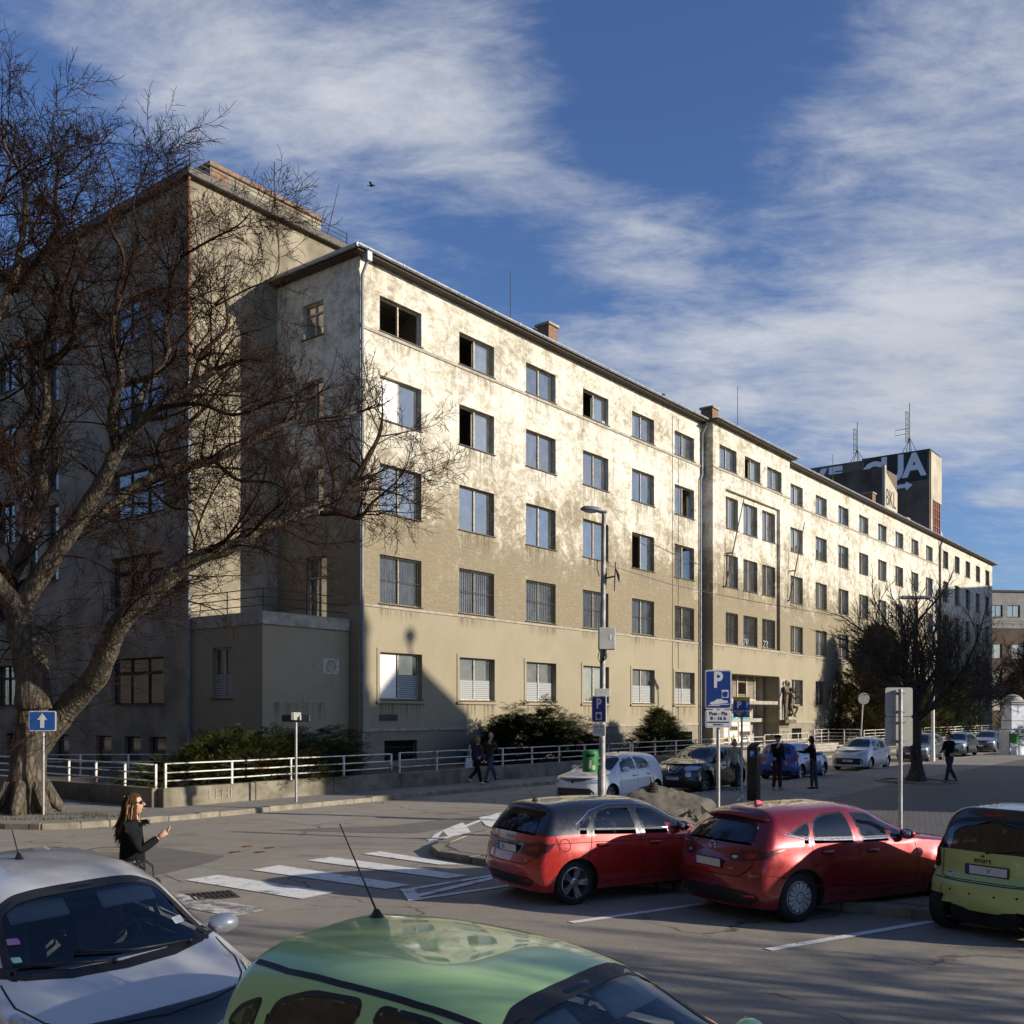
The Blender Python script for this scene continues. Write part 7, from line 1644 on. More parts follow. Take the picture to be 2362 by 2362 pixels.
kerb_car(hatch(L=3.85, W=1.695, H=1.51, wb=2.43, fo=.80, wr=.305, paint=P_BLUE, rim='s5', hood=.98, more=[('tail_lamp', 'side', [(.08, .80), (.40, .90), (.52, 1.06), (.30, 1.04)], 'rear_red', .009, True)], plates=[('rear', 0, .62, '')], badges=[('rear', .45, .82, 'SWIFT', .05, 'chrome')], aerial=(.7, 0, .18, -.7)), 'blue hatchback seen from behind beside the talking pair', 13.7, False)
kerb_car(hatch(L=3.94, W=1.73, H=1.525, wb=2.465, fo=.82, wr=.305, paint=P_WHITE, rim='cap', hood=1.0, badges=[('front', 0, .76, '@chevron', .05, 'chrome')], more=[('grille', 'front', [(-.62, .34), (.62, .34), (.68, .46), (.58, .58), (-.58, .58), (-.68, .46)], 'black_trim', .008, False)], plates=[('front', 0, .46, 'PK 402HM')]), 'off-white hatchback with rounded nose left of the sign backs', 19.5)
kerb_car(hatch(L=4.2, W=1.74, H=1.56, wb=2.6, fo=.85, wr=.31, paint=P_GREY, rim='s7', plates=[('front', 0, .46, '')]), 'dark grey hatchback half hidden by the trunk on the square', 29.9, n=12.2)
kerb_car(hatch(L=4.0, W=1.65, H=1.46, wb=2.46, fo=.82, wr=.30, paint=P_SILVERGREEN, rim='cap', rake=.3, plates=[('front', 0, .46, '')]), 'silver-green hatchback behind the man in black', 38.6, n=12.0)
kerb_car(hatch(L=4.7, W=1.86, H=1.47, wb=2.8, fo=.95, wr=.33, paint=P_SLATE, rim='s5', rake=.75, belt=.93, badges=[('front', 0, .70, '@chevron', .05, 'chrome')], plates=[('front', 0, .46, '')]), 'slate blue estate car left of the white pillar', 46.6, n=11.9)
kerb_car(hatch(L=4.2, W=1.75, H=1.48, wb=2.6, fo=.85, wr=.31, paint=P_GREY, rim='s5'), 'dark car partly hidden by the white pillar', 54.5, n=11.9)
# ================================================================== street furniture
M['galv'] = simple('galvanised_pole', (.42, .42, .41), .45, .6, .25, 6)
M['galv_warm'] = simple('weathered_pole', (.30, .29, .27), .6, .4, .4, 6)
M['sign_blue'] = simple('sign_blue', (.014, .045, .24), .4, var=.12, scale=3)
M['sign_blue_lit'] = simple('sign_blue_bright', (.02, .11, .42), .4, var=.12, scale=3)  # brighter copy of the sign blue, sunlight put into the colour
M['sign_white'] = simple('sign_white', (.74, .74, .72), .45, var=.08, scale=5)
M['sign_back'] = simple('sign_back_grey', (.40, .39, .34), .6, .1, .12, 3)
M['yellow'] = simple('sign_yellow', (.62, .34, .02), .45, var=.12, scale=4)
M['bin_green'] = simple('scratched_green_bin', (.02, .20, .045), .5, var=.35, scale=7)
M['meter_black'] = simple('meter_black', (.008, .008, .009), .3, var=.3, scale=6)
M['box_grey'] = simple('grey_cabinet', (.47, .46, .42), .6, var=.15, scale=3)
M['lamp_glass'] = simple('lamp_diffuser', (.45, .44, .40), .3, var=.2)
def plate(mb, w, h, y0, y1, z, r=.04, mi=0):
    pts = round_poly([(-w / 2, z - h / 2), (w / 2, z - h / 2), (w / 2, z + h / 2), (-w / 2, z + h / 2)], r, 4); n = len(pts)
    vs = [(p[0], y0, p[1]) for p in pts] + [(p[0], y1, p[1]) for p in pts]; mb.add(vs, [tuple(range(n)), tuple(range(2 * n - 1, n - 1, -1))] + [(n + i, n + (i + 1) % n, (i + 1) % n, i) for i in range(n)], mi)
def flat(mb, pts, y, mi=0): mb.add([(x, y, z) for x, z in pts], [tuple(range(len(pts)))], mi)
def sign(parent, w, h, z, y=-.05, m='sign_blue', border=True, name='sign_panel', r=.05):
    b = MB(); plate(b, w, h, y, y + .012, z, r); o = b.build(name, M['sign_white'] if border else M[m], parent)
    if border:
        b = MB(); plate(b, w - .05, h - .05, y - .004, y + .002, z, r * .7); i_ = b.build('sign_face', M[m], o); return o, i_
    return o, o
def pole(parent, h, r=.03, m='galv', base=0.0, sides=12):
    b = MB(); b.tube([(0, 0, base), (0, 0, h)], r, sides); b.lathe([(r * 1.05, 0), (r * .9, .015), (0, .03)], 12, 0, Matrix.Translation((0, 0, h))); return b.build('pole', M[m], parent, True, 40)
# one-way sign by the tree
t = thing('one_way_sign', 'small blue sign with white upward arrow before the huge tree', 'sign', GP(100, 1879, .125), R(-4)); pole(t, 2.15, .032, 'galv')
o, f = sign(t, .70, .50, 2.33, -.045, 'sign_blue_lit'); b = MB(); flat(b, [(-.055, 2.16), (.055, 2.16), (.055, 2.36), (.13, 2.36), (0, 2.53), (-.13, 2.36), (-.055, 2.36)], -.055); b.build('arrow', M['sign_white'], f)
# street-name post seen edge-on
t = thing('street_name_post', 'slim post with dark edge-on street name boxes before the railing', 'sign', GP(683, 1850, .125), R(0)); pole(t, 2.45, .036, 'galv')
b = MB(); b.bbox(-.40, .40, -.06, .05, 2.28, 2.48, .015); bx_ = b.build('name_box', M['black_trim'], t); b = MB(); b.box(-.10, .10, -.075, -.061, 2.42, 2.50); b.box(.12, .16, -.075, -.061, 2.33, 2.48); b.build('reflector', M['sign_white'], bx_)
b = MB(); b.bbox(-.05, .05, -.45, .42, 2.33, 2.55, .012); b.build('name_box', M['sign_back'], t)
# street lamp with cabinet, parking sign and bin
LP = Vector(((1388 - CX_PX) / F_PX * 24.0, 24.0, .115))
t = thing('street_lamp', 'grey street lamp with cabinet, dish and blue parking sign on its post', 'street lamp', LP, 0)
b = MB(); b.tube([(0, 0, 0), (0, 0, 1.2), (.01, 0, 1.25), (.03, 0, 5), (.05, 0, 7.3)], [.105, .10, .075, .065, .05], 14); b.build('pole', M['galv_warm'], t, True, 40)
b = MB(); Mx = Matrix.Translation((.05, 0, 7.32)) @ Matrix.Rotation(R(174), 4, 'Z') @ Matrix.Rotation(R(-7), 4, 'Y'); b.tube([Mx @ Vector((-.06, 0, 0)), Mx @ Vector((.14, 0, .03))], .045, 8)
prof = [(.08, .05, .06), (.16, .10, .09), (.32, .14, .10), (.48, .13, .08), (.56, .07, .03)]; vs = []; ns = 12
for x, hw, hz in prof:
    for k in range(ns):
        a = 2 * math.pi * k / ns; vs.append(Mx @ Vector((x, hw * math.cos(a), .035 + (hz * math.sin(a) if math.sin(a) > 0 else .03 * math.sin(a)))))
b.add(vs, [(i * ns + k, i * ns + (k + 1) % ns, (i + 1) * ns + (k + 1) % ns, (i + 1) * ns + k) for i in range(len(prof) - 1) for k in range(ns)] + [tuple(range(ns - 1, -1, -1)), tuple((len(prof) - 1) * ns + k for k in range(ns))]); hd = b.build('lamp_head', M['zinc_dark'], t, True, 50)
b = MB(); b.ball((.34, 0, .02), 1, 14, 8, 0, Mx, (.20, .10, .06)); b.build('diffuser', M['lamp_glass'], hd, True)
b = MB(); b.bbox(-.08, .31, -.16, .12, 4.05, 4.57, .012, 0); cb = b.build('cabinet', M['box_grey'], t); b = MB(); b.box(.17, .22, -.166, -.161, 4.28, 4.40); b.box(.26, .28, -.166, -.161, 4.26, 4.32); b.build('cabinet_label', M['sign_white'], cb)
b = MB()
for k in range(4): b.tube([(-.06 + .05 * k, -.1, 4.05), (-.10 + .07 * k, -.12, 3.85), (-.04, -.1, 3.72), (.02 + .03 * k, -.09, 3.85), (.05, -.08, 4.05)], .011, 5)
b.tube([(0, -.05, 3.75), (0, -.085, 3.0)], .014, 5); b.tube([(-.1, 0, 6.2), (-.12, -.05, 6.0), (-.06, -.02, 5.8)], .012, 5); b.tube([(.05, 0, 6.1)] + [(.3 + i * 1.8, i * 1.9, 5.9 - .10 * i + .012 * i * i) for i in range(1, 14)], .008, 4); b.build('cable', M['black_trim'], t)
b = MB(); b.tube([(.03, 0, 5.75), (.30, 0, 5.80)], .02, 6); b.tube([(.08, 0, 5.5), (.10, 0, 6.0)], .03, 6); b.lathe([(0, .05), (.10, .02), (.17, 0)], 16, 0, Matrix.Translation((.38, -.02, 5.82)) @ Matrix.Rotation(R(75), 4, 'Y')); b.tube([(.30, 0, 5.45), (.33, 0, 6.15)], .014, 6); b.build('dish_aerial', M['black_trim'], t)
b = MB(); b.bbox(-.17, .19, -.13, -.10, 2.92, 3.12, .01); b.build('bracket', M['box_grey'], t)
sp_ = Matrix.Rotation(R(-38), 4, 'Z')
o, f = sign(t, .42, .63, 2.63, -.12, 'sign_blue'); text('letter', 'P', .34, Matrix.Translation((0, -.126, 2.75)) @ Matrix.Rotation(R(90), 4, 'X'), M['sign_white'], f, .002, .012, 0, .85)
b = MB(); flat(b, [(-.09, 2.38), (.09, 2.38), (.09, 2.56), (-.09, 2.56)], -.127); b.build('pictogram', M['sign_white'], f); b = MB(); flat(b, [(-.05, 2.40), (.05, 2.40), (.07, 2.50), (0, 2.53), (-.07, 2.50)], -.129); b.build('pictogram', M['sign_blue'], f)
o2, f2 = sign(t, .36, .28, 2.13, -.12, 'sign_white', True); text('letters', 'Pon - Pia', .062, Matrix.Translation((0, -.126, 2.21)) @ Matrix.Rotation(R(90), 4, 'X'), M['black_trim'], f2, .001, .001); text('letters', '8 - 16 h', .06, Matrix.Translation((0, -.126, 2.13)) @ Matrix.Rotation(R(90), 4, 'X'), M['black_trim'], f2, .001, .001); text('letters', 'PARKOVACIE KARTY', .026, Matrix.Translation((0, -.126, 2.07)) @ Matrix.Rotation(R(90), 4, 'X'), M['black_trim'], f2, .001)
for q in (o, o2): q.rotation_euler = (0, 0, R(-40))
t2 = thing('litter_bin', 'scratched green litter bin strapped to the lamp post', 'litter bin', LP + Vector((-.28, -.05, 0)), 0)
b = MB(); b.lathe([(0, 1.14), (.18, 1.14), (.185, 1.16), (.185, 1.56), (.20, 1.565), (.20, 1.62), (.17, 1.65), (0, 1.66)], 24); b.build('body', M['bin_green'], t2, True, 35)
b = MB(); b.lathe([(.188, 1.50), (.189, 1.56)], 8, 0, None, R(-125), R(-60)); b.build('mouth', M['gap'], t2); b = MB(); b.lathe([(.187, 1.22), (.188, 1.42)], 6, 0, None, R(-105), R(-85)); b.lathe([(.187, 1.20), (.188, 1.30)], 5, 0, None, R(-80), R(-55)); b.build('torn_sticker', M['patch'], t2)
for zz in (1.3, 1.45): b = MB(); b.box(.16, .24, -.03, .03, zz, zz + .04); b.build('strap', M['galv'], t2)
# big parking sign
t = thing('parking_sign', 'large blue parking sign with car symbol and hours plate behind the dark red car', 'sign', Vector((3.96, 19.3, .115)), R(-6)); pole(t, 3.35, .036, 'galv')
o, f = sign(t, .50, .75, 2.99, -.05, 'sign_blue', True, 'sign_panel', .05); text('letter', 'P', .42, face_m(-.01, -.056, 3.16), M['sign_white'], f, .002, .014, 0, .82)
b = MB(); flat(b, [(.06, 2.83), (.19, 2.83), (.19, 2.98), (.06, 2.98)], -.0575); b.build('pictogram', M['sign_white'], f); b = MB(); flat(b, [(.085, 2.845), (.165, 2.845), (.18, 2.93), (.125, 2.955), (.07, 2.93)], -.0595); b.build('pictogram', M['sign_blue'], f)
b = MB(); flat(b, [(-.17, 2.715), (-.14, 2.75), (-.08, 2.765), (-.04, 2.80), (.05, 2.81), (.10, 2.78), (.17, 2.775), (.18, 2.74), (.13, 2.725), (-.12, 2.70)], -.0575); flat(b, [(-.20, 2.675), (.02, 2.675), (.02, 2.69), (.20, 2.70), (.20, 2.715), (.0, 2.70), (-.20, 2.69)], -.0578); b.build('car_pictogram', M['sign_white'], f)
o, f = sign(t, .50, .34, 2.425, -.05, 'sign_white', True); 
for tx, s_, z in (('Pon - Pia', .095, 2.525), ('8 - 16 h', .095, 2.435), ('POUŽITE PARKOVACIE KARTY', .030, 2.36), ('BPS PARK a.s.', .032, 2.315)): text('letters', tx, s_, face_m(0, -.056, z), M['black_trim'], f, .001, .002)
# ticket machine and its sign
t = thing('ticket_machine_sign', 'thin post with blue and yellow folded ticket machine sign', 'sign', GP(1711, 1847, .115), R(0)); pole(t, 2.42, .032, 'galv'); b = MB(); b.lathe([(.03, .18), (.05, .10), (.12, .03), (.17, .012), (.17, 0)], 8, 0); b.build('base_plate', M['galv'], t)
hd_ = MB(); hd_.prism([(-.26, -.05), (.07, -.09), (.24, .05), (.0, .12)], 2.42, 2.98); hb_ = hd_.build('sign_box', M['sign_blue'], t)
b = MB(); b.prism([(-.262, -.052), (.07, -.093), (.243, .05), (.0, .122)], 2.90, 3.0); b.build('yellow_band', M['yellow'], hb_)
Ma = Matrix.Translation((-.095, -.0735, 2.72)) @ Matrix.Rotation(math.atan2(-.04, .33), 4, 'Z') @ Matrix.Rotation(R(90), 4, 'X'); Mb = Matrix.Translation((.158, -.024, 2.72)) @ Matrix.Rotation(math.atan2(.14, .17), 4, 'Z') @ Matrix.Rotation(R(90), 4, 'X')
for Mm, sx in ((Ma, 1), (Mb, .62)):
    text('letter', 'P', .25, Mm @ Matrix.Translation((0, .05, 0)), M['sign_white'], hb_, .002, .01, 0, sx); text('letters', 'AUTOMAT', .062, Mm @ Matrix.Translation((0, -.13, 0)), M['sign_white'], hb_, .002, .001, 0, sx)
    b = MB(); b.add([Mm @ Vector(p) for p in ((-.12 * sx, -.17, .003), (0, -.26, .003), (.12 * sx, -.17, .003))], [(0, 1, 2)]); b.build('yellow_arrow', M['yellow'], hb_)
t = thing('ticket_machine', 'tall black parking ticket machine with two blue P badges', 'ticket machine', GP(1737, 1846, .115), R(0))
b = MB(); b.prism(ccw([(-.20, -.10), (.06, -.20), (.21, -.03), (.0, .18)]), 0, 1.55); b.add([(-.205, -.105, 1.55), (.06, -.21, 1.55), (.215, -.03, 1.66), (.0, .185, 1.68)], [(0, 1, 2, 3), (0, 3, 2), (0, 1, 2)]); bd = b.build('body', M['meter_black'], t)
Ma = Matrix.Translation((-.07, -.153, 1.36)) @ Matrix.Rotation(math.atan2(-.10, .26), 4, 'Z') @ Matrix.Rotation(R(90), 4, 'X'); Mb = Matrix.Translation((.137, -.117, 1.36)) @ Matrix.Rotation(math.atan2(.17, .15), 4, 'Z') @ Matrix.Rotation(R(90), 4, 'X')
for Mm, sx in ((Ma, 1), (Mb, .7)):
    b = MB(); b.add([Mm @ Vector((p[0] * sx, p[1], .003)) for p in round_poly([(-.075, -.095), (.075, -.095), (.075, .095), (-.075, .095)], .03)], [tuple(range(20))]); b.build('badge', M['sign_blue_lit'], bd); text('letter', 'P', .17, Mm @ Matrix.Translation((0, 0, .005)), M['sign_white'], bd, .001, .006, 0, sx)
# two sign backs
t = thing('sign_backs', 'two grey sign backs clamped one above the other on a steel post', 'sign', Vector((7.10, 18.4, .115)), R(3)); b = MB(); b.tube([(0, -.03, 0), (0, -.03, 2.98)], .036, 12); b.build('pole', M['galv'], t, True, 40)
for z in (2.74, 2.20):
    b = MB(); plate(b, .51, .53, .03, .045, z, .05); pn = b.build('sign_panel', M['sign_back'], t); b = MB()
    for dz in (-.17, .17): b.box(-.13, .13, -.005, .03, z + dz - .011, z + dz + .011); b.tube([(-.05, -.02, z + dz), (0, -.072, z + dz), (.05, -.02, z + dz)], .010, 5)
    b.build('clamp', M['galv'], pn)
# round sign back, far lamp post
t = thing('round_sign', 'small round sign back leaning on its post among far cars', 'sign', UN(36.5, 7.0, .125), 0); t.rotation_euler = (0, R(3), 0); pole(t, 3.3, .04, 'galv'); b = MB(); b.lathe([(0, .01), (.36, .01), (.37, 0), (.36, -.01), (0, -.01)], 24, 0, Matrix.Translation((.02, -.06, 3.45)) @ Matrix.Rotation(R(90), 4, 'X')); b.build('sign_disc', M['galv_warm'], t)
t = thing('street_lamp', 'white tall lamp post rising through the bare tree on the square', 'street lamp', Vector((AT(2152, 1760, 53.0).x, 53.0, .115)), 0)
b = MB(); b.tube([(0, 0, 0), (0, 0, 1.5), (0, 0, 8.5)], [.11, .085, .06], 12); b.build('pole', M['sign_white'], t, True, 40); b = MB(); b.tube([(0, 0, 8.45), (-.5, 0, 8.62)], .04, 8); b.bbox(-1.7, -.1, -.16, .16, 8.55, 8.72, .05); b.build('lamp_head', M['zinc_dark'], t)
b = MB(); rf = random.Random(5)
for k in range(26): b.ball((rf.uniform(-.25, .25), rf.uniform(-.25, .25), 5.9 + rf.uniform(-.22, .22)), rf.uniform(.04, .09), 6, 4)
b.build('flower_basket', M['sign_white'], t)
# white pillar with bin
M['pillar_white'] = simple('whitewashed_pillar', (.60, .64, .70), .8, var=.12, scale=2, bmp=.2, bscale=20)
M['slate_cap'] = simple('grey_cap', (.34, .32, .29), .8, var=.25, scale=5)
PB = Vector((AT(2336, 1700, 61.5).x, 61.5, .115)); t = thing('gate_pillar', 'white and pale blue gate pillar with domed cap at the right edge', 'pillar', PB, R(12))
b = MB(); b.bbox(-.46, .46, -.46, .46, 1.55, 3.05, .02); b.build('shaft', M['pillar_white'], t); b = MB(); b.bbox(-.62, 3.6, -.5, .5, 0, 1.5, .04); b.lathe([(.8, 0), (.72, .3), (.62, .5)], 16); b.build('base', M['pillar_white'], t, False)
b = MB(); b.bbox(-.58, .58, -.58, .58, 3.05, 3.17, .03); b.bbox(-.66, .66, -.66, .66, 3.17, 3.30, .03); b.lathe([(.60, 3.3), (.52, 3.45), (.36, 3.6), (.15, 3.68), (0, 3.7)], 20); b.build('cap', M['slate_cap'], t, True, 35)
b = MB(); b.box(-.03, .03, -.47, -.461, 2.5, 3.0); b.box(-.22, .22, -.47, -.461, 2.9, 2.96); b.box(-.46, .46, -.475, -.462, 2.05, 2.10); b.box(-.47, -.462, -.46, .46, 2.05, 2.1); b.build('blue_trim', M['zinc_dark'], t)
b = MB(); b.box(.6, 3.6, -.05, .05, 1.5, 2.6); b.build('blue_panel', M['church_blue'], t)
t = thing('litter_bin', 'green litter bin on a hooped stand before the white pillar', 'litter bin', PB + Vector((-.55, -1.3, .0)), 0); b = MB(); b.lathe([(0, .75), (.22, .75), (.25, 1.25), (.27, 1.28), (.25, 1.30), (.24, 1.27), (0, 1.2)], 16); b.build('body', M['bin_green'], t, True, 40)
b = MB(); b.tube([(-.28, 0, 0), (-.28, 0, 1.3), (-.2, 0, 1.5), (0, 0, 1.6), (.2, 0, 1.5), (.28, 0, 1.3), (.28, 0, 0)], .022, 6); b.tube([(-.28, 0, .55), (.28, 0, .55)], .018, 5); b.build('stand', M['bars'], t)
b = MB(); rf = random.Random(6); q = [b, b, b, b, b]
t = thing('bare_shrub', 'tangle of bare twigs poking past the white pillar', 'shrub', PB + Vector((.9, -1.2, 0)), 0)
for k in range(60):
    a = rf.uniform(0, 6.28); grow(q, Vector((0, 0, 1.4)), Vector((math.cos(a), math.sin(a) * .6, rf.uniform(-.3, .6))).normalized(), rf.uniform(.5, 1.1), .018, 2, 4, rf, .0, .25, (25, 55), (2, 4), .6, .010)
b.tube([(0, 0, 0), (.02, 0, 1.5)], [.05, .035], 6); b.build('twigs', M['twig_warm'], t)
# boulder memorial with bronze cap
M['rock'] = simple('lichen_rock', (.125, .108, .085), .95, var=.5, scale=2.4, bmp=1.0, bscale=6)
M['bronze'] = simple('dull_bronze', (.075, .058, .042), .5, .6, .4, 6)
M['slab_stone'] = simple('cut_stone_facets', (.42, .38, .31), .85, var=.25, scale=4)
RB = Vector((AT(1545, 1850, 22.5).x, 22.5, -.08)); t = thing('memorial_boulder', 'rough boulder with coiled bronze cap and faceted stone foot behind the red cars', 'sculpture', RB, R(10))
b = MB(); seg, rings = 64, 30; vs = []; rk = random.Random(12); planes = []
for _ in range(34):
    q = Vector((rk.gauss(0, 1), rk.gauss(0, 1), rk.gauss(0, .8))).normalized(); planes.append((q, rk.uniform(.80, 1.02)))
for i in range(rings + 1):
    th = math.pi * .62 * i / rings
    for k in range(seg):
        ph = 2 * math.pi * k / seg; d = Vector((math.sin(th) * math.cos(ph), math.sin(th) * math.sin(ph), math.cos(th)))
        r_ = min([pd / d.dot(pn) for pn, pd in planes if d.dot(pn) > .3] + [1.25]); r_ *= 1 + .035 * mnoise.noise(d * 9) + .02 * mnoise.noise(d * 24); vs.append(Vector((d.x * 1.2 * r_ + .12 * d.z, d.y * .7 * r_, .25 + d.z * .76 * r_)))
b.add(vs, [(i * seg + k, (i + 1) * seg + k, (i + 1) * seg + (k + 1) % seg, i * seg + (k + 1) % seg) for i in range(rings) for k in range(seg)]); b.build('boulder', M['rock'], t, True, 22)
b = MB(); top = Vector((-.42, 0, 1.0))
for k, (r_, z) in enumerate(((.125, .0), (.135, .055), (.125, .11), (.10, .165), (.075, .21))): b.lathe([(r_ - .03, z - .02), (r_, z), (r_ + .012, z + .024), (r_, z + .048), (r_ - .03, z + .06)], 18, 0, Matrix.Translation(top + Vector((.01 * k, 0, -.08))))
b.tube([top + Vector((.02, 0, .15)), top + Vector((-.01, 0, .24)), top + Vector((-.04, 0, .31))], [.035, .025, .008], 8); b.build('bronze_cap', M['bronze'], t, True, 50)
rf = random.Random(4)
for k in range(16):
    x = .35 + .09 * k + rf.uniform(-.03, .03); z = .62 - .045 * k + rf.uniform(-.05, .05); q = MB(); s_ = rf.uniform(.11, .18); base = [Vector((x + rf.uniform(-s_, s_), -.55 + rf.uniform(-.12, .05) - .012 * k, z + rf.uniform(-s_, s_))) for _ in range(4)]
    q.add(base + [base[0] + Vector((.05, -.12, .05))], [(0, 1, 4), (1, 2, 4), (2, 3, 4), (3, 0, 4), (0, 3, 2, 1)]); q.build('stone_facet', M['slab_stone'], t)
# a crow in the sky
t = thing('flying_bird', 'small dark bird flying above the roof of the long building', 'bird', AT(857, 428, 110), 0)
b = MB(); b.ball((0, 0, 0), .14, 10, 6, 0, None, (2.0, 1, .9)); b.ball((.3, 0, .03), .075, 8, 6); b.add([(.1, .05, .05), (-.1, .05, .05), (-.2, .55, .22), (.0, .5, .24)], [(0, 1, 2, 3)]); b.add([(.1, -.05, .05), (-.1, -.05, .05), (-.25, -.5, .15), (-.02, -.5, .18)], [(3, 2, 1, 0)]); b.add([(-.22, .05, 0), (-.48, .12, 0), (-.48, -.12, 0), (-.22, -.05, 0)], [(0, 1, 2, 3)]); b.build('body', M['meter_black'], t)
# weeds by the sign foot
wd = MB(); rg = random.Random(9); cc = Vector((8.4, 17.5, .115))
for k in range(160):
    p = cc + Vector((rg.uniform(-.7, 1.6), rg.uniform(-.5, .5), 0)); h = rg.uniform(.1, .5); d = Vector((rg.uniform(-.2, .2), rg.uniform(-.2, .2), h)); wd.add([p, p + Vector((.014, 0, 0)), p + d * .6 + Vector((.012, 0, 0)), p + d], [(0, 1, 2, 3)])
o = wd.build('weeds', M['juniper']); tag(o, 'tuft of weeds behind the lime microcar', 'grass', kind='stuff')
# ================================================================== people, the dog and the stone relief
M['skin'] = simple('skin', (.52, .30, .20), .55, var=.12, scale=8)
def cloth(name, col, var=.25): return simple(name, col, .95, var=var, scale=9, bmp=.3, bscale=60, spec=.08)
C_BLACK = cloth('black_cloth', (.013, .013, .015)); C_NAVY = cloth('navy_cloth', (.045, .05, .068)); C_BROWN = cloth('brown_leather', (.06, .042, .026)); C_JEANS = cloth('blue_jeans', (.05, .075, .13)); C_BEIGE = cloth('beige_quilt', (.36, .30, .22)); C_DRED = cloth('dark_red_trousers', (.06, .022, .02)); C_GREY = cloth('dark_grey_cloth', (.05, .05, .055)); C_WHITE = cloth('white_canvas', (.55, .54, .50)); C_TAN = cloth('straw', (.33, .22, .12)); C_SHOE = cloth('shoe_leather', (.02, .018, .016)); C_SHOEW = cloth('pale_shoe', (.42, .40, .38)); C_GREYHAIR = cloth('grey_hair', (.32, .30, .28)); C_HAIR = cloth('brown_hair', (.060, .034, .018)); C_BLOND = cloth('fair_hair', (.30, .18, .08)); C_PINK = cloth('pink_scarf', (.5, .25, .26))
def skin_mesh(nodes, edges, sub=2):
    """nodes: list of (position, radius or (rx, ry)); a Skin modifier grows one continuous surface"""
    me = bpy.data.meshes.new('s'); me.from_pydata([tuple(n[0]) for n in nodes], edges, []); o = bpy.data.objects.new('s', me); COL.objects.link(o)
    mod = o.modifiers.new('skin', 'SKIN'); mod.use_smooth_shade = True
    for i, n in enumerate(nodes):
        r = n[1]; me.skin_vertices[0].data[i].radius = (r, r) if not hasattr(r, '__len__') else r
    me.skin_vertices[0].data[0].use_root = True
    sb = o.modifiers.new('sub', 'SUBSURF'); sb.levels = sub; sb.render_levels = sub
    dg = bpy.context.evaluated_depsgraph_get(); dg.update(); out = bpy.data.meshes.new_from_object(o.evaluated_get(dg)); bpy.data.objects.remove(o); bpy.data.meshes.remove(me); return out
def put(name, me, mat, parent):
    me.materials.clear(); me.materials.append(mat); me.name = name; return obj(name, me, parent)
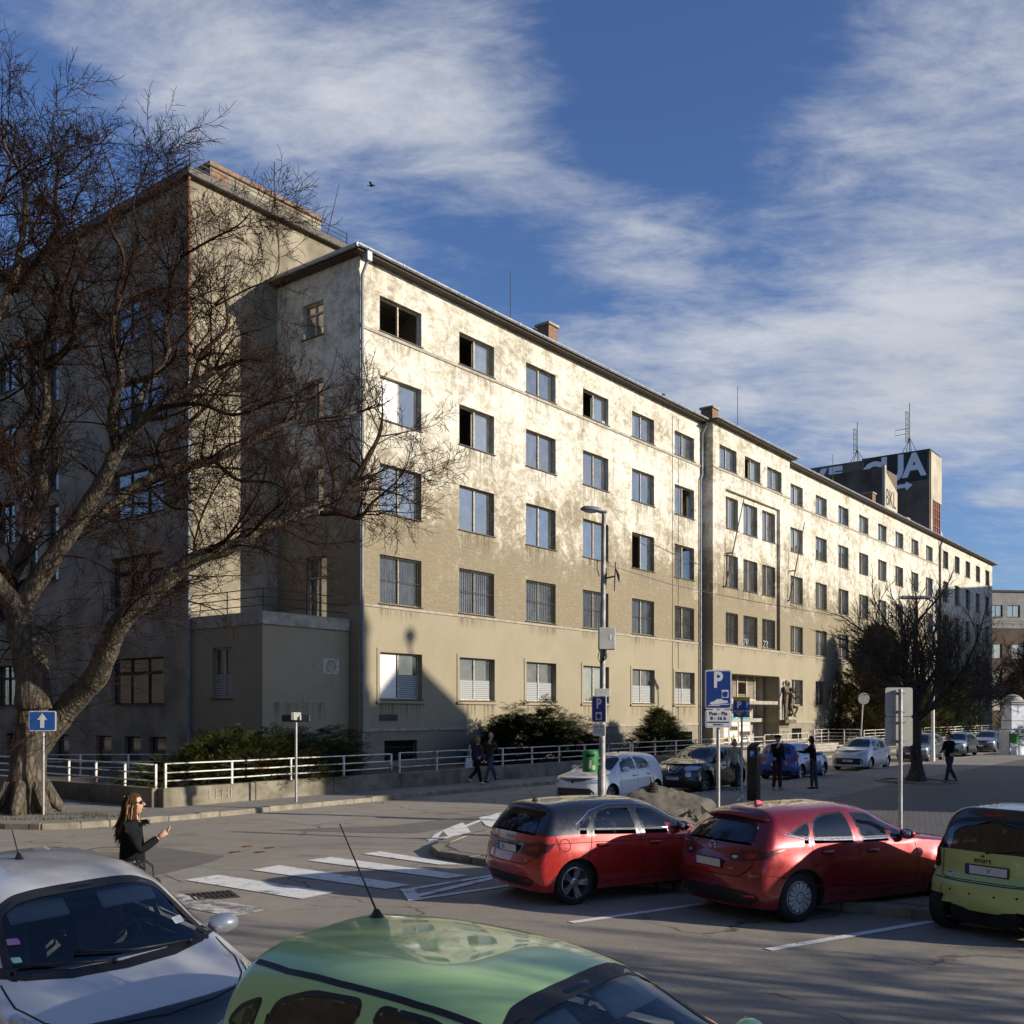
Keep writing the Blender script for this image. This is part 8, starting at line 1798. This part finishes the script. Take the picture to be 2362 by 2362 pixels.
def person(label, loc, rz, pose, h=1.75, top=C_BLACK, legs=C_JEANS, shoes=C_SHOE, hair=C_HAIR, hairstyle='short', skirt=False, coat=0.0, sk=None, body_mat=None, glasses=False, name='person', parent=None, slim=1.0, head=None):
    """local +x is forwards, +y left; pose gives hip/knee/shoulder/elbow angles in degrees"""
    s = h / 1.75; t = parent or thing(name, label, 'person', loc, rz); P = dict(hipL=0, hipR=0, kneeL=3, kneeR=3, shL=5, shR=-5, abL=8, abR=8, elL=12, elR=12, inL=0, inR=0, lean=0, turn=0, nod=0); P.update(pose)
    sk_m = sk or M['skin']; ln = R(P['lean'])
    pel = Vector((0, 0, .93)); up = Vector((math.sin(ln), 0, math.cos(ln))); chest = pel + up * .42; neck = pel + up * .56; shl = pel + up * .50
    def leg(sd, hip, knee):
        hp = pel + Vector((0, sd * .095, -.04)); a = R(hip); kn = hp + Vector((math.sin(a), 0, -math.cos(a))) * .43; b_ = a - R(knee); an = kn + Vector((math.sin(b_), 0, -math.cos(b_))) * .42; ft = b_ * .6; toe = an + Vector((math.cos(ft) * .17, sd * .02, math.sin(ft) * .17 - .045)); heel = an + Vector((-math.cos(ft) * .05, 0, -.05)); return hp, kn, an, toe, heel
    def arm(sd, sh, ab, el, inn):
        sp = shl + Vector((0, sd * .19 * slim, 0)); a = R(sh) + ln * .0; u_ = Vector((math.sin(a) * math.cos(R(ab)), sd * math.sin(R(ab)), -math.cos(a) * math.cos(R(ab)))); eb = sp + u_ * .285; c_ = a + R(el); w_ = Vector((math.sin(c_), -sd * math.sin(R(inn)), -math.cos(c_))).normalized(); wr = eb + w_ * .25; return sp, eb, wr, w_
    Lg = {1: leg(1, P['hipL'], P['kneeL']), -1: leg(-1, P['hipR'], P['kneeR'])}; Ar = {1: arm(1, P['shL'], P['abL'], P['elL'], P['inL']), -1: arm(-1, P['shR'], P['abR'], P['elR'], P['inR'])}
    low = min(min(Lg[k][3].z, Lg[k][4].z) for k in Lg) - .025; dz = Vector((0, 0, -low))
    S = lambda v: (v + dz) * s
    def limbset(inf, wr_to=1.0, arms=True, legs_=True, torso=True, foot=False, leg_to=1.0, hands=False):
        N = []; E = []
        def ad(p, r, par=None): N.append((S(p), (r if not hasattr(r, '__len__') else r) if not hasattr(r, '__len__') else tuple(x for x in r))); i = len(N) - 1; (E.append((par, i)) if par is not None else None); return i
        return N, E, ad
    # body: one continuous surface
    N, E, ad = limbset(0); fx = lambda r: tuple(x * s for x in r) if hasattr(r, '__len__') else r * s
    ip = ad(pel, fx((.125 * slim, .095))); ib = ad(pel + up * .2, fx((.115 * slim, .085)), ip); ic = ad(chest, fx((.145 * slim, .10)), ib); inn = ad(neck, fx(.052), ic); ih0 = ad(neck + up * .09 + Vector((.012, 0, 0)), fx(.06), inn)
    for sd in (1, -1):
        hp, kn, an, toe, heel = Lg[sd]; i = ad(hp, fx(.082), ip); i = ad(kn, fx(.054), i); i = ad(an, fx(.036), i); ad(toe, fx((.036, .026)), i)
        sp, eb, wr, wd_ = Ar[sd]; i = ad(sp, fx(.056), ic); i = ad(eb, fx(.040), i); i = ad(wr, fx(.027), i)
    put('body', skin_mesh(N, E), body_mat or sk_m, t)
    # head with brow, nose, chin and ears
    hc = neck + up * .175 + Vector((.022, 0, 0)); Rt = Matrix.Rotation(R(P['turn']), 4, 'Z') @ Matrix.Rotation(R(P['nod']), 4, 'Y'); b = MB(); seg, rings = 20, 14; vs = []
    for i in range(rings + 1):
        th = math.pi * i / rings
        for k in range(seg):
            ph = 2 * math.pi * k / seg; x, y, z = math.sin(th) * math.cos(ph), math.sin(th) * math.sin(ph), math.cos(th)
            w = .072 * (1 - .22 * max(0, -z) ** 1.5); X = x * (.096 if x < 0 else .088) * (1 - .10 * max(0, -z)) + (.012 * max(0, -z) if x > 0 else 0); q = Vector((X, y * w, z * .118))
            if x > 0: q.x += .020 * math.exp(-((y / .22) ** 2) - ((z + .12) / .20) ** 2) - .006 * math.exp(-(((abs(y) - .38) / .2) ** 2) - ((z - .10) / .13) ** 2) + .006 * math.exp(-((y / .35) ** 2) - ((z + .52) / .1) ** 2) + .010 * math.exp(-((y / .35) ** 2) - ((z + .85) / .16) ** 2)
            vs.append(S(hc + (Rt @ q)))
    b.add(vs, [(i * seg + k, (i + 1) * seg + k, (i + 1) * seg + (k + 1) % seg, i * seg + (k + 1) % seg) for i in range(rings) for k in range(seg)])
    hp_ = lambda x, y, z: S(hc + (Rt @ Vector((x, y, z))))
    b.tube([hp_(.088, 0, .015), hp_(.108, 0, -.022), hp_(.092, 0, -.032)], [.008 * s, .014 * s, .008 * s], 6)
    for sd in (1, -1): b.ball(hp_(-.005, sd * .073, -.008), .022 * s, 8, 6, 0, None, (.9, .4, 1.3))
    hd_ = b.build('head', body_mat or sk_m, t, True)
    if not body_mat:
        b = MB(); b.tube([hp_(.094, -.026, -.062), hp_(.100, 0, -.060), hp_(.094, .026, -.062)], .005 * s, 5); b.build('mouth', C_PINK, hd_)
        b = MB()
        for sd in (1, -1): b.ball(hp_(.082, sd * .032, .012), .011 * s, 8, 6)
        b.build('eyes', M['black_trim'], hd_)
    if glasses:
        b = MB()
        for sd in (1, -1): b.ball(hp_(.090, sd * .034, .012), .03 * s, 10, 6, 0, None, (.35, 1, .75)); b.tube([hp_(.085, sd * .06, .015), hp_(.0, sd * .078, .012)], .006 * s, 5)
        b.tube([hp_(.098, -.02, .014), hp_(.098, .02, .014)], .006 * s, 5); b.build('sunglasses', M['meter_black'], t, True)
    # hair
    if hair is not None:
        b = MB(); vs = []; R_, C_ = 12, 24
        for i in range(R_ + 1):
            th = math.pi * .62 * i / R_
            for k in range(C_):
                ph = 2 * math.pi * k / C_; lim = 1.0; x, y, z = math.sin(th) * math.cos(ph), math.sin(th) * math.sin(ph), math.cos(th)
                if x > .2 and z < .55: x2 = .2 + (x - .2) * .25; x = x2
                vs.append(hp_(x * .106 - .004, y * .083, z * .128 + .004))
        b.add(vs, [(i * C_ + k, (i + 1) * C_ + k, (i + 1) * C_ + (k + 1) % C_, i * C_ + (k + 1) % C_) for i in range(R_) for k in range(C_)])
        ho = b.build('hair', hair, t, True)
        if hairstyle == 'bob':
            q = MB(); q.ball(hp_(-.045, 0, -.05), .1 * s, 14, 10, 0, None, (.75, .95, 1.25)); q.build('hair_back', hair, ho, True)
        if hairstyle == 'long':
            rg = random.Random(3); q = MB(); q2 = MB()
            for k in range(320):
                a = rg.uniform(-2.1, 2.1); x0 = -.09 * math.cos(a); y0 = .084 * math.sin(a); z0 = rg.uniform(-.02, .105); L_ = rg.uniform(.28, .47); sway = rg.uniform(-.03, .03); bk = rg.uniform(.02, .15)
                p = [hp_(x0, y0, z0)]
                p += [hp_(x0 * 1.05 - .02 - bk * f * f, y0 * (1.05 - .1 * f) + sway * f + .01 * math.sin(k + 5 * f), z0 - L_ * f) for f in (.2, .4, .6, .8, 1.0)]
                (q if rg.random() < .86 else q2).tube(p, [.009 * s, .012 * s, .012 * s, .011 * s, .008 * s, .002 * s], 4)
            q.build('long_strands', hair, ho, True); q2.build('light_strands', C_BLOND, ho, True)
    # hands with five fingers
    for sd in (1, -1):
        sp, eb, wr, wdir = Ar[sd]; b = MB(); side = wdir.cross(Vector((0, 0, 1))); side = side.normalized() if side.length > .2 else Vector((1, 0, 0)); nrm = side.cross(wdir).normalized()
        palm = wr + wdir * .055; b.tube([S(wr - wdir * .02), S(wr + wdir * .02), S(palm), S(wr + wdir * .092)], [.022 * s, .030 * s, .036 * s, .030 * s], 8)
        for f, (off, ln_) in enumerate(((-.030, .062), (-.010, .074), (.010, .070), (.029, .054))):
            p0 = wr + wdir * .085 + side * off; p1 = p0 + wdir * ln_ * .5 + nrm * .008; p2 = p1 + (wdir * .8 + nrm * .5).normalized() * ln_ * .5; b.tube([S(p0), S(p1), S(p2)], [.0095 * s, .0085 * s, .006 * s], 6)
        p0 = wr + wdir * .04 - side * .026; b.tube([S(p0), S(p0 - side * .03 + wdir * .025), S(p0 - side * .034 + wdir * .06)], [.012 * s, .010 * s, .007 * s], 6); b.build('hand', body_mat or sk_m, t, True)
    if body_mat: legs = top = shoes = body_mat
    # trousers
    N, E, ad = limbset(0); ip = ad(pel + up * .13, fx((.142 * slim, .108))); 
    i0 = ad(pel + Vector((0, 0, -.03)), fx((.155 * slim, .12)), ip)
    for sd in (1, -1):
        hp, kn, an, toe, heel = Lg[sd]; i = ad(hp + Vector((0, 0, -.06)), fx(.100), i0); i = ad(hp.lerp(kn, .5), fx(.09), i); i = ad(kn, fx(.072), i); i = ad(kn.lerp(an, .6), fx(.062), i); ad(an + Vector((0, 0, .0)), fx(.058), i)
    put('trousers', skin_mesh(N, E), legs, t)
    # jacket with sleeves
    N, E, ad = limbset(0); ih = ad(pel + up * (-.02 - coat) + Vector((0, 0, 0)), fx((.176 * slim, .136 + coat * .1))); ia = ad(pel + up * .14, fx((.160 * slim, .124)), ih); ib = ad(pel + up * .28, fx((.152 * slim, .115)), ia); ic = ad(chest + up * .02, fx((.165 * slim, .118)), ib); ad(neck + up * .015, fx(.072), ic)
    for sd in (1, -1):
        sp, eb, wr, wd_ = Ar[sd]; i = ad(sp, fx(.074), ic); i = ad(sp.lerp(eb, .5), fx(.064), i); i = ad(eb, fx(.056), i); i = ad(eb.lerp(wr, .5), fx(.048), i); ad(wr - wd_ * .015, fx(.043), i)
    put('jacket', skin_mesh(N, E), top, t)
    for sd in (1, -1):
        hp, kn, an, toe, heel = Lg[sd]; me = skin_mesh([(S(an + Vector((0, 0, -.02))), .045 * s), (S(heel + Vector((0, 0, .012))), .042 * s), (S(an.lerp(toe, .55) + Vector((0, 0, -.012))), (.044 * s, .034 * s)), (S(toe), (.042 * s, .022 * s))], [(0, 1), (0, 2), (2, 3)]); put('shoe', me, shoes, t)
    return t, S, Ar
# the woman in front
W0 = Vector((-4.12, 10.9, 0)); t, S, Ar = person('woman with long brown hair, sunglasses and black coat walking past the silver car', W0, R(12), dict(hipL=14, hipR=-12, kneeL=8, kneeR=18, shL=-8, shR=24, elR=102, elL=18, abR=12, inR=15, turn=-4, nod=-6), 1.73, C_BLACK, C_BLACK, hair=C_HAIR, hairstyle='long', coat=.22, glasses=True, slim=.93)
b = MB(); rg = random.Random(2)
for k in range(26):
    a = rg.uniform(-1.6, 1.6); c_ = Vector((math.cos(a) * .10 + .02, math.sin(a) * .11, 1.47)); o_ = c_ + Vector((math.cos(a) * .07, math.sin(a) * .06, rg.uniform(-.05, .02))); p_ = Vector((-math.sin(a), math.cos(a), .3)).normalized() * .035; b.add([c_ - p_, c_ + p_, o_], [(0, 1, 2)]); b.add([c_ - p_, o_, c_ + p_], [(0, 1, 2)])
b.build('ruffled_collar', C_BLACK, t)
b = MB(); b.lathe([(.168, .985), (.172, 1.0), (.172, 1.05), (.168, 1.065)], 20, 0, Matrix.Diagonal((.82, 1.0, 1, 1))); b.build('belt', M['black_trim'], t)
M['bag'] = simple('dark_green_leather', (.022, .024, .018), .4, var=.4, scale=8)
hb = thing('handbag', 'dark leather handbag on the arm of the woman in black', 'bag', W0 + Vector((.20, -.20, .62)), R(20)); b = MB(); b.bbox(-.17, .17, -.06, .06, 0, .27, .03); b.build('body', M['bag'], hb, True, 40); b = MB()
for y in (-.05, .05): b.tube([(-.10, y, .26), (-.09, y, .40), (0, y, .47), (.09, y, .40), (.10, y, .26)], .010, 6)
b.build('handles', M['bag'], hb); b = MB(); b.ball((.1, -.06, .26), .018); b.ball((-.1, -.06, .26), .018); b.build('buckle', M['yellow'], hb)
# walking couple
cA, cB = UN(.05, 5.95, .125), UN(1.1, 5.65, .125); fz = FAC_ANG - R(6)
t, S, Ar = person('woman in navy jacket with white shoulder bag walking by the garden wall', cA, fz, dict(hipL=22, hipR=-26, kneeL=6, kneeR=30, shL=-10, shR=8), 1.68, C_NAVY, C_BLACK, C_SHOEW, C_BLOND, 'bob', coat=.12, slim=.92)
bg = thing('tote_bag', 'white canvas tote on the shoulder of the walking woman', 'bag', cA + Vector((-.30, -.22, .62)), fz); b = MB(); b.prism([(-.19, -.03), (.16, -.045), (.17, .04), (-.18, .04)], .0, .34); b.v = [(x * (1 - .35 * (z / .34)), y, z) for x, y, z in b.v]; b.build('body', C_WHITE, bg); b = MB(); b.tube([(-.06, 0, .33), (.04, .05, .60), (.14, .10, .80)], .010, 5); b.tube([(.06, 0, .33), (.10, .05, .60), (.16, .10, .80)], .010, 5); b.build('straps', C_WHITE, bg)
person('bald man in brown jacket and jeans striding beside the woman with the tote', cB, fz, dict(hipL=30, hipR=-18, kneeL=4, kneeR=8, shL=-14, shR=22, elR=25, lean=3, nod=-10), 1.78, C_BROWN, C_JEANS, C_SHOE, None, coat=.02, glasses=True, slim=1.08)
# by the ticket machine
w3 = GP(1694, 1822, .115); t, S, Ar = person('woman in pale quilted jacket half hidden by the ticket machine sign', w3, R(-100), dict(hipL=5, hipR=-5, shR=0, abR=14), 1.62, C_BEIGE, C_GREY, C_SHOE, C_HAIR, 'bob', coat=.10)
hh = thing('straw_hat', 'round brown straw hat hanging from the hand of the woman in beige', 'hat', w3 + Vector((-.20, -.12, .52)), R(20)); b = MB(); b.lathe([(.25, -.01), (.25, .01), (.11, .02), (.10, .09), (.06, .11), (0, .11)], 22, 0, Matrix.Rotation(R(75), 4, 'X')); b.build('hat', C_TAN, hh, True)
m1 = GP(1793, 1823, .115); t, S, Ar = person('elderly man in black coat, cap and dark red trousers by the blue car', m1, R(-55), dict(hipL=4, hipR=-4, shL=5, elL=15, shR=25, elR=120, abR=20), 1.74, C_BLACK, C_DRED, C_SHOEW, C_GREYHAIR, 'short', coat=.14, slim=1.08, glasses=False)
b = MB(); hc = S(Vector((.02, 0, 1.665 + .0))); b.lathe([(.115, 0), (.12, .03), (.10, .06), (.04, .08), (0, .085)], 16, 0, Matrix.Translation(hc + Vector((0, 0, .045)))); b.add([hc + Vector(p) for p in ((.08, -.07, .05), (.19, -.05, .035), (.19, .05, .035), (.08, .07, .05))], [(0, 1, 2, 3)]); b.build('flat_cap', C_BLACK, t, True)
w2 = GP(1876, 1820, .115); person('dark-haired woman in black jacket gesturing to the elderly man', w2, R(150), dict(hipL=3, hipR=-5, shL=42, elL=55, abL=16, shR=40, elR=48, abR=22, lean=4), 1.70, C_BLACK, C_GREY, C_DRED, C_HAIR, 'bob', coat=.06, slim=.95)
m2 = GP(2190, 1806, .115); t, S, Ar = person('man in black sweater and dark jeans walking past the square tree', m2, R(200), dict(hipL=20, hipR=-18, kneeL=6, kneeR=16, shL=18, elL=65, inL=35, shR=15, elR=60, inR=35, nod=12), 1.80, C_BLACK, C_NAVY, C_SHOE, C_HAIR, 'short', coat=.0)
# dog between the red cars
dg_ = thing('dog', 'small dark brindle dog sniffing between the two red cars', 'dog', GP(1532, 2060), R(195)); M['dog_fur'] = simple('brindle_fur', (.045, .032, .022), .9, var=.7, scale=9)
Nn = []; Ee = []
def an(p, r, q=None):
    Nn.append((Vector(p), r)); i = len(Nn) - 1
    if q is not None: Ee.append((q, i))
    return i
hip = an((-.14, 0, .24), .062); mid = an((0, 0, .235), .058, hip); chs = an((.13, 0, .24), .070, mid); nk = an((.20, 0, .27), .045, chs); hdv = an((.26, 0, .27), .042, nk); an((.33, 0, .245), .020, hdv); tl = an((-.20, 0, .28), .016, hip); an((-.28, 0, .33), .008, tl)
for y in (.05, -.05):
    i = an((-.15, y, .17), .034, hip); i = an((-.18, y, .09), .018, i); i = an((-.16, y, .025), .014, i); an((-.13, y, .012), .014, i); i = an((.14, y, .15), .028, chs); i = an((.13, y, .08), .017, i); i = an((.14, y, .02), .014, i); an((.165, y, .012), .014, i)
put('body', skin_mesh(Nn, Ee), M['dog_fur'], dg_); b = MB()
for y in (.03, -.03): b.add([(.24, y, .30), (.27, y * 1.3, .295), (.25, y * 1.9, .26)], [(0, 1, 2)]); b.add([(.24, y, .30), (.25, y * 1.9, .26), (.27, y * 1.3, .295)], [(0, 1, 2)])
b.build('ears', M['dog_fur'], dg_)
# stone relief beside the doors (figures carved against a slab)
b = MB(); b.bbox(-1.05, 1.0, -.12, .05, 2.15, 5.0, .03); b.build('slab', M['coping'], rl); b = MB(); b.bbox(-1.0, .95, -.5, .02, 1.95, 2.2, .03); b.build('ledge', M['stone_dark'], rl)
for (x, y, z, rz_, hh_, ps) in ((-.45, -.30, 2.2, -80, 2.62, dict(shL=-10, shR=20, elR=70, abR=20, turn=10)), (.25, -.20, 2.4, -110, 2.35, dict(shL=40, elL=60, shR=10)), (.30, -.36, 2.2, -75, 2.55, dict(hipL=75, kneeL=110, hipR=20, kneeR=100, shL=30, elL=80, shR=40, elR=70, lean=8))):
    f_ = bpy.data.objects.new('carved_figure', None); COL.objects.link(f_); f_.parent = rl; f_.location = (x, y, z); f_.rotation_euler = (0, 0, R(rz_)); f_.scale = (.75, 1, 1)
    person('', None, 0, ps, hh_, body_mat=M['stone_dark'], parent=f_, hair=M['stone_dark'], hairstyle='short')
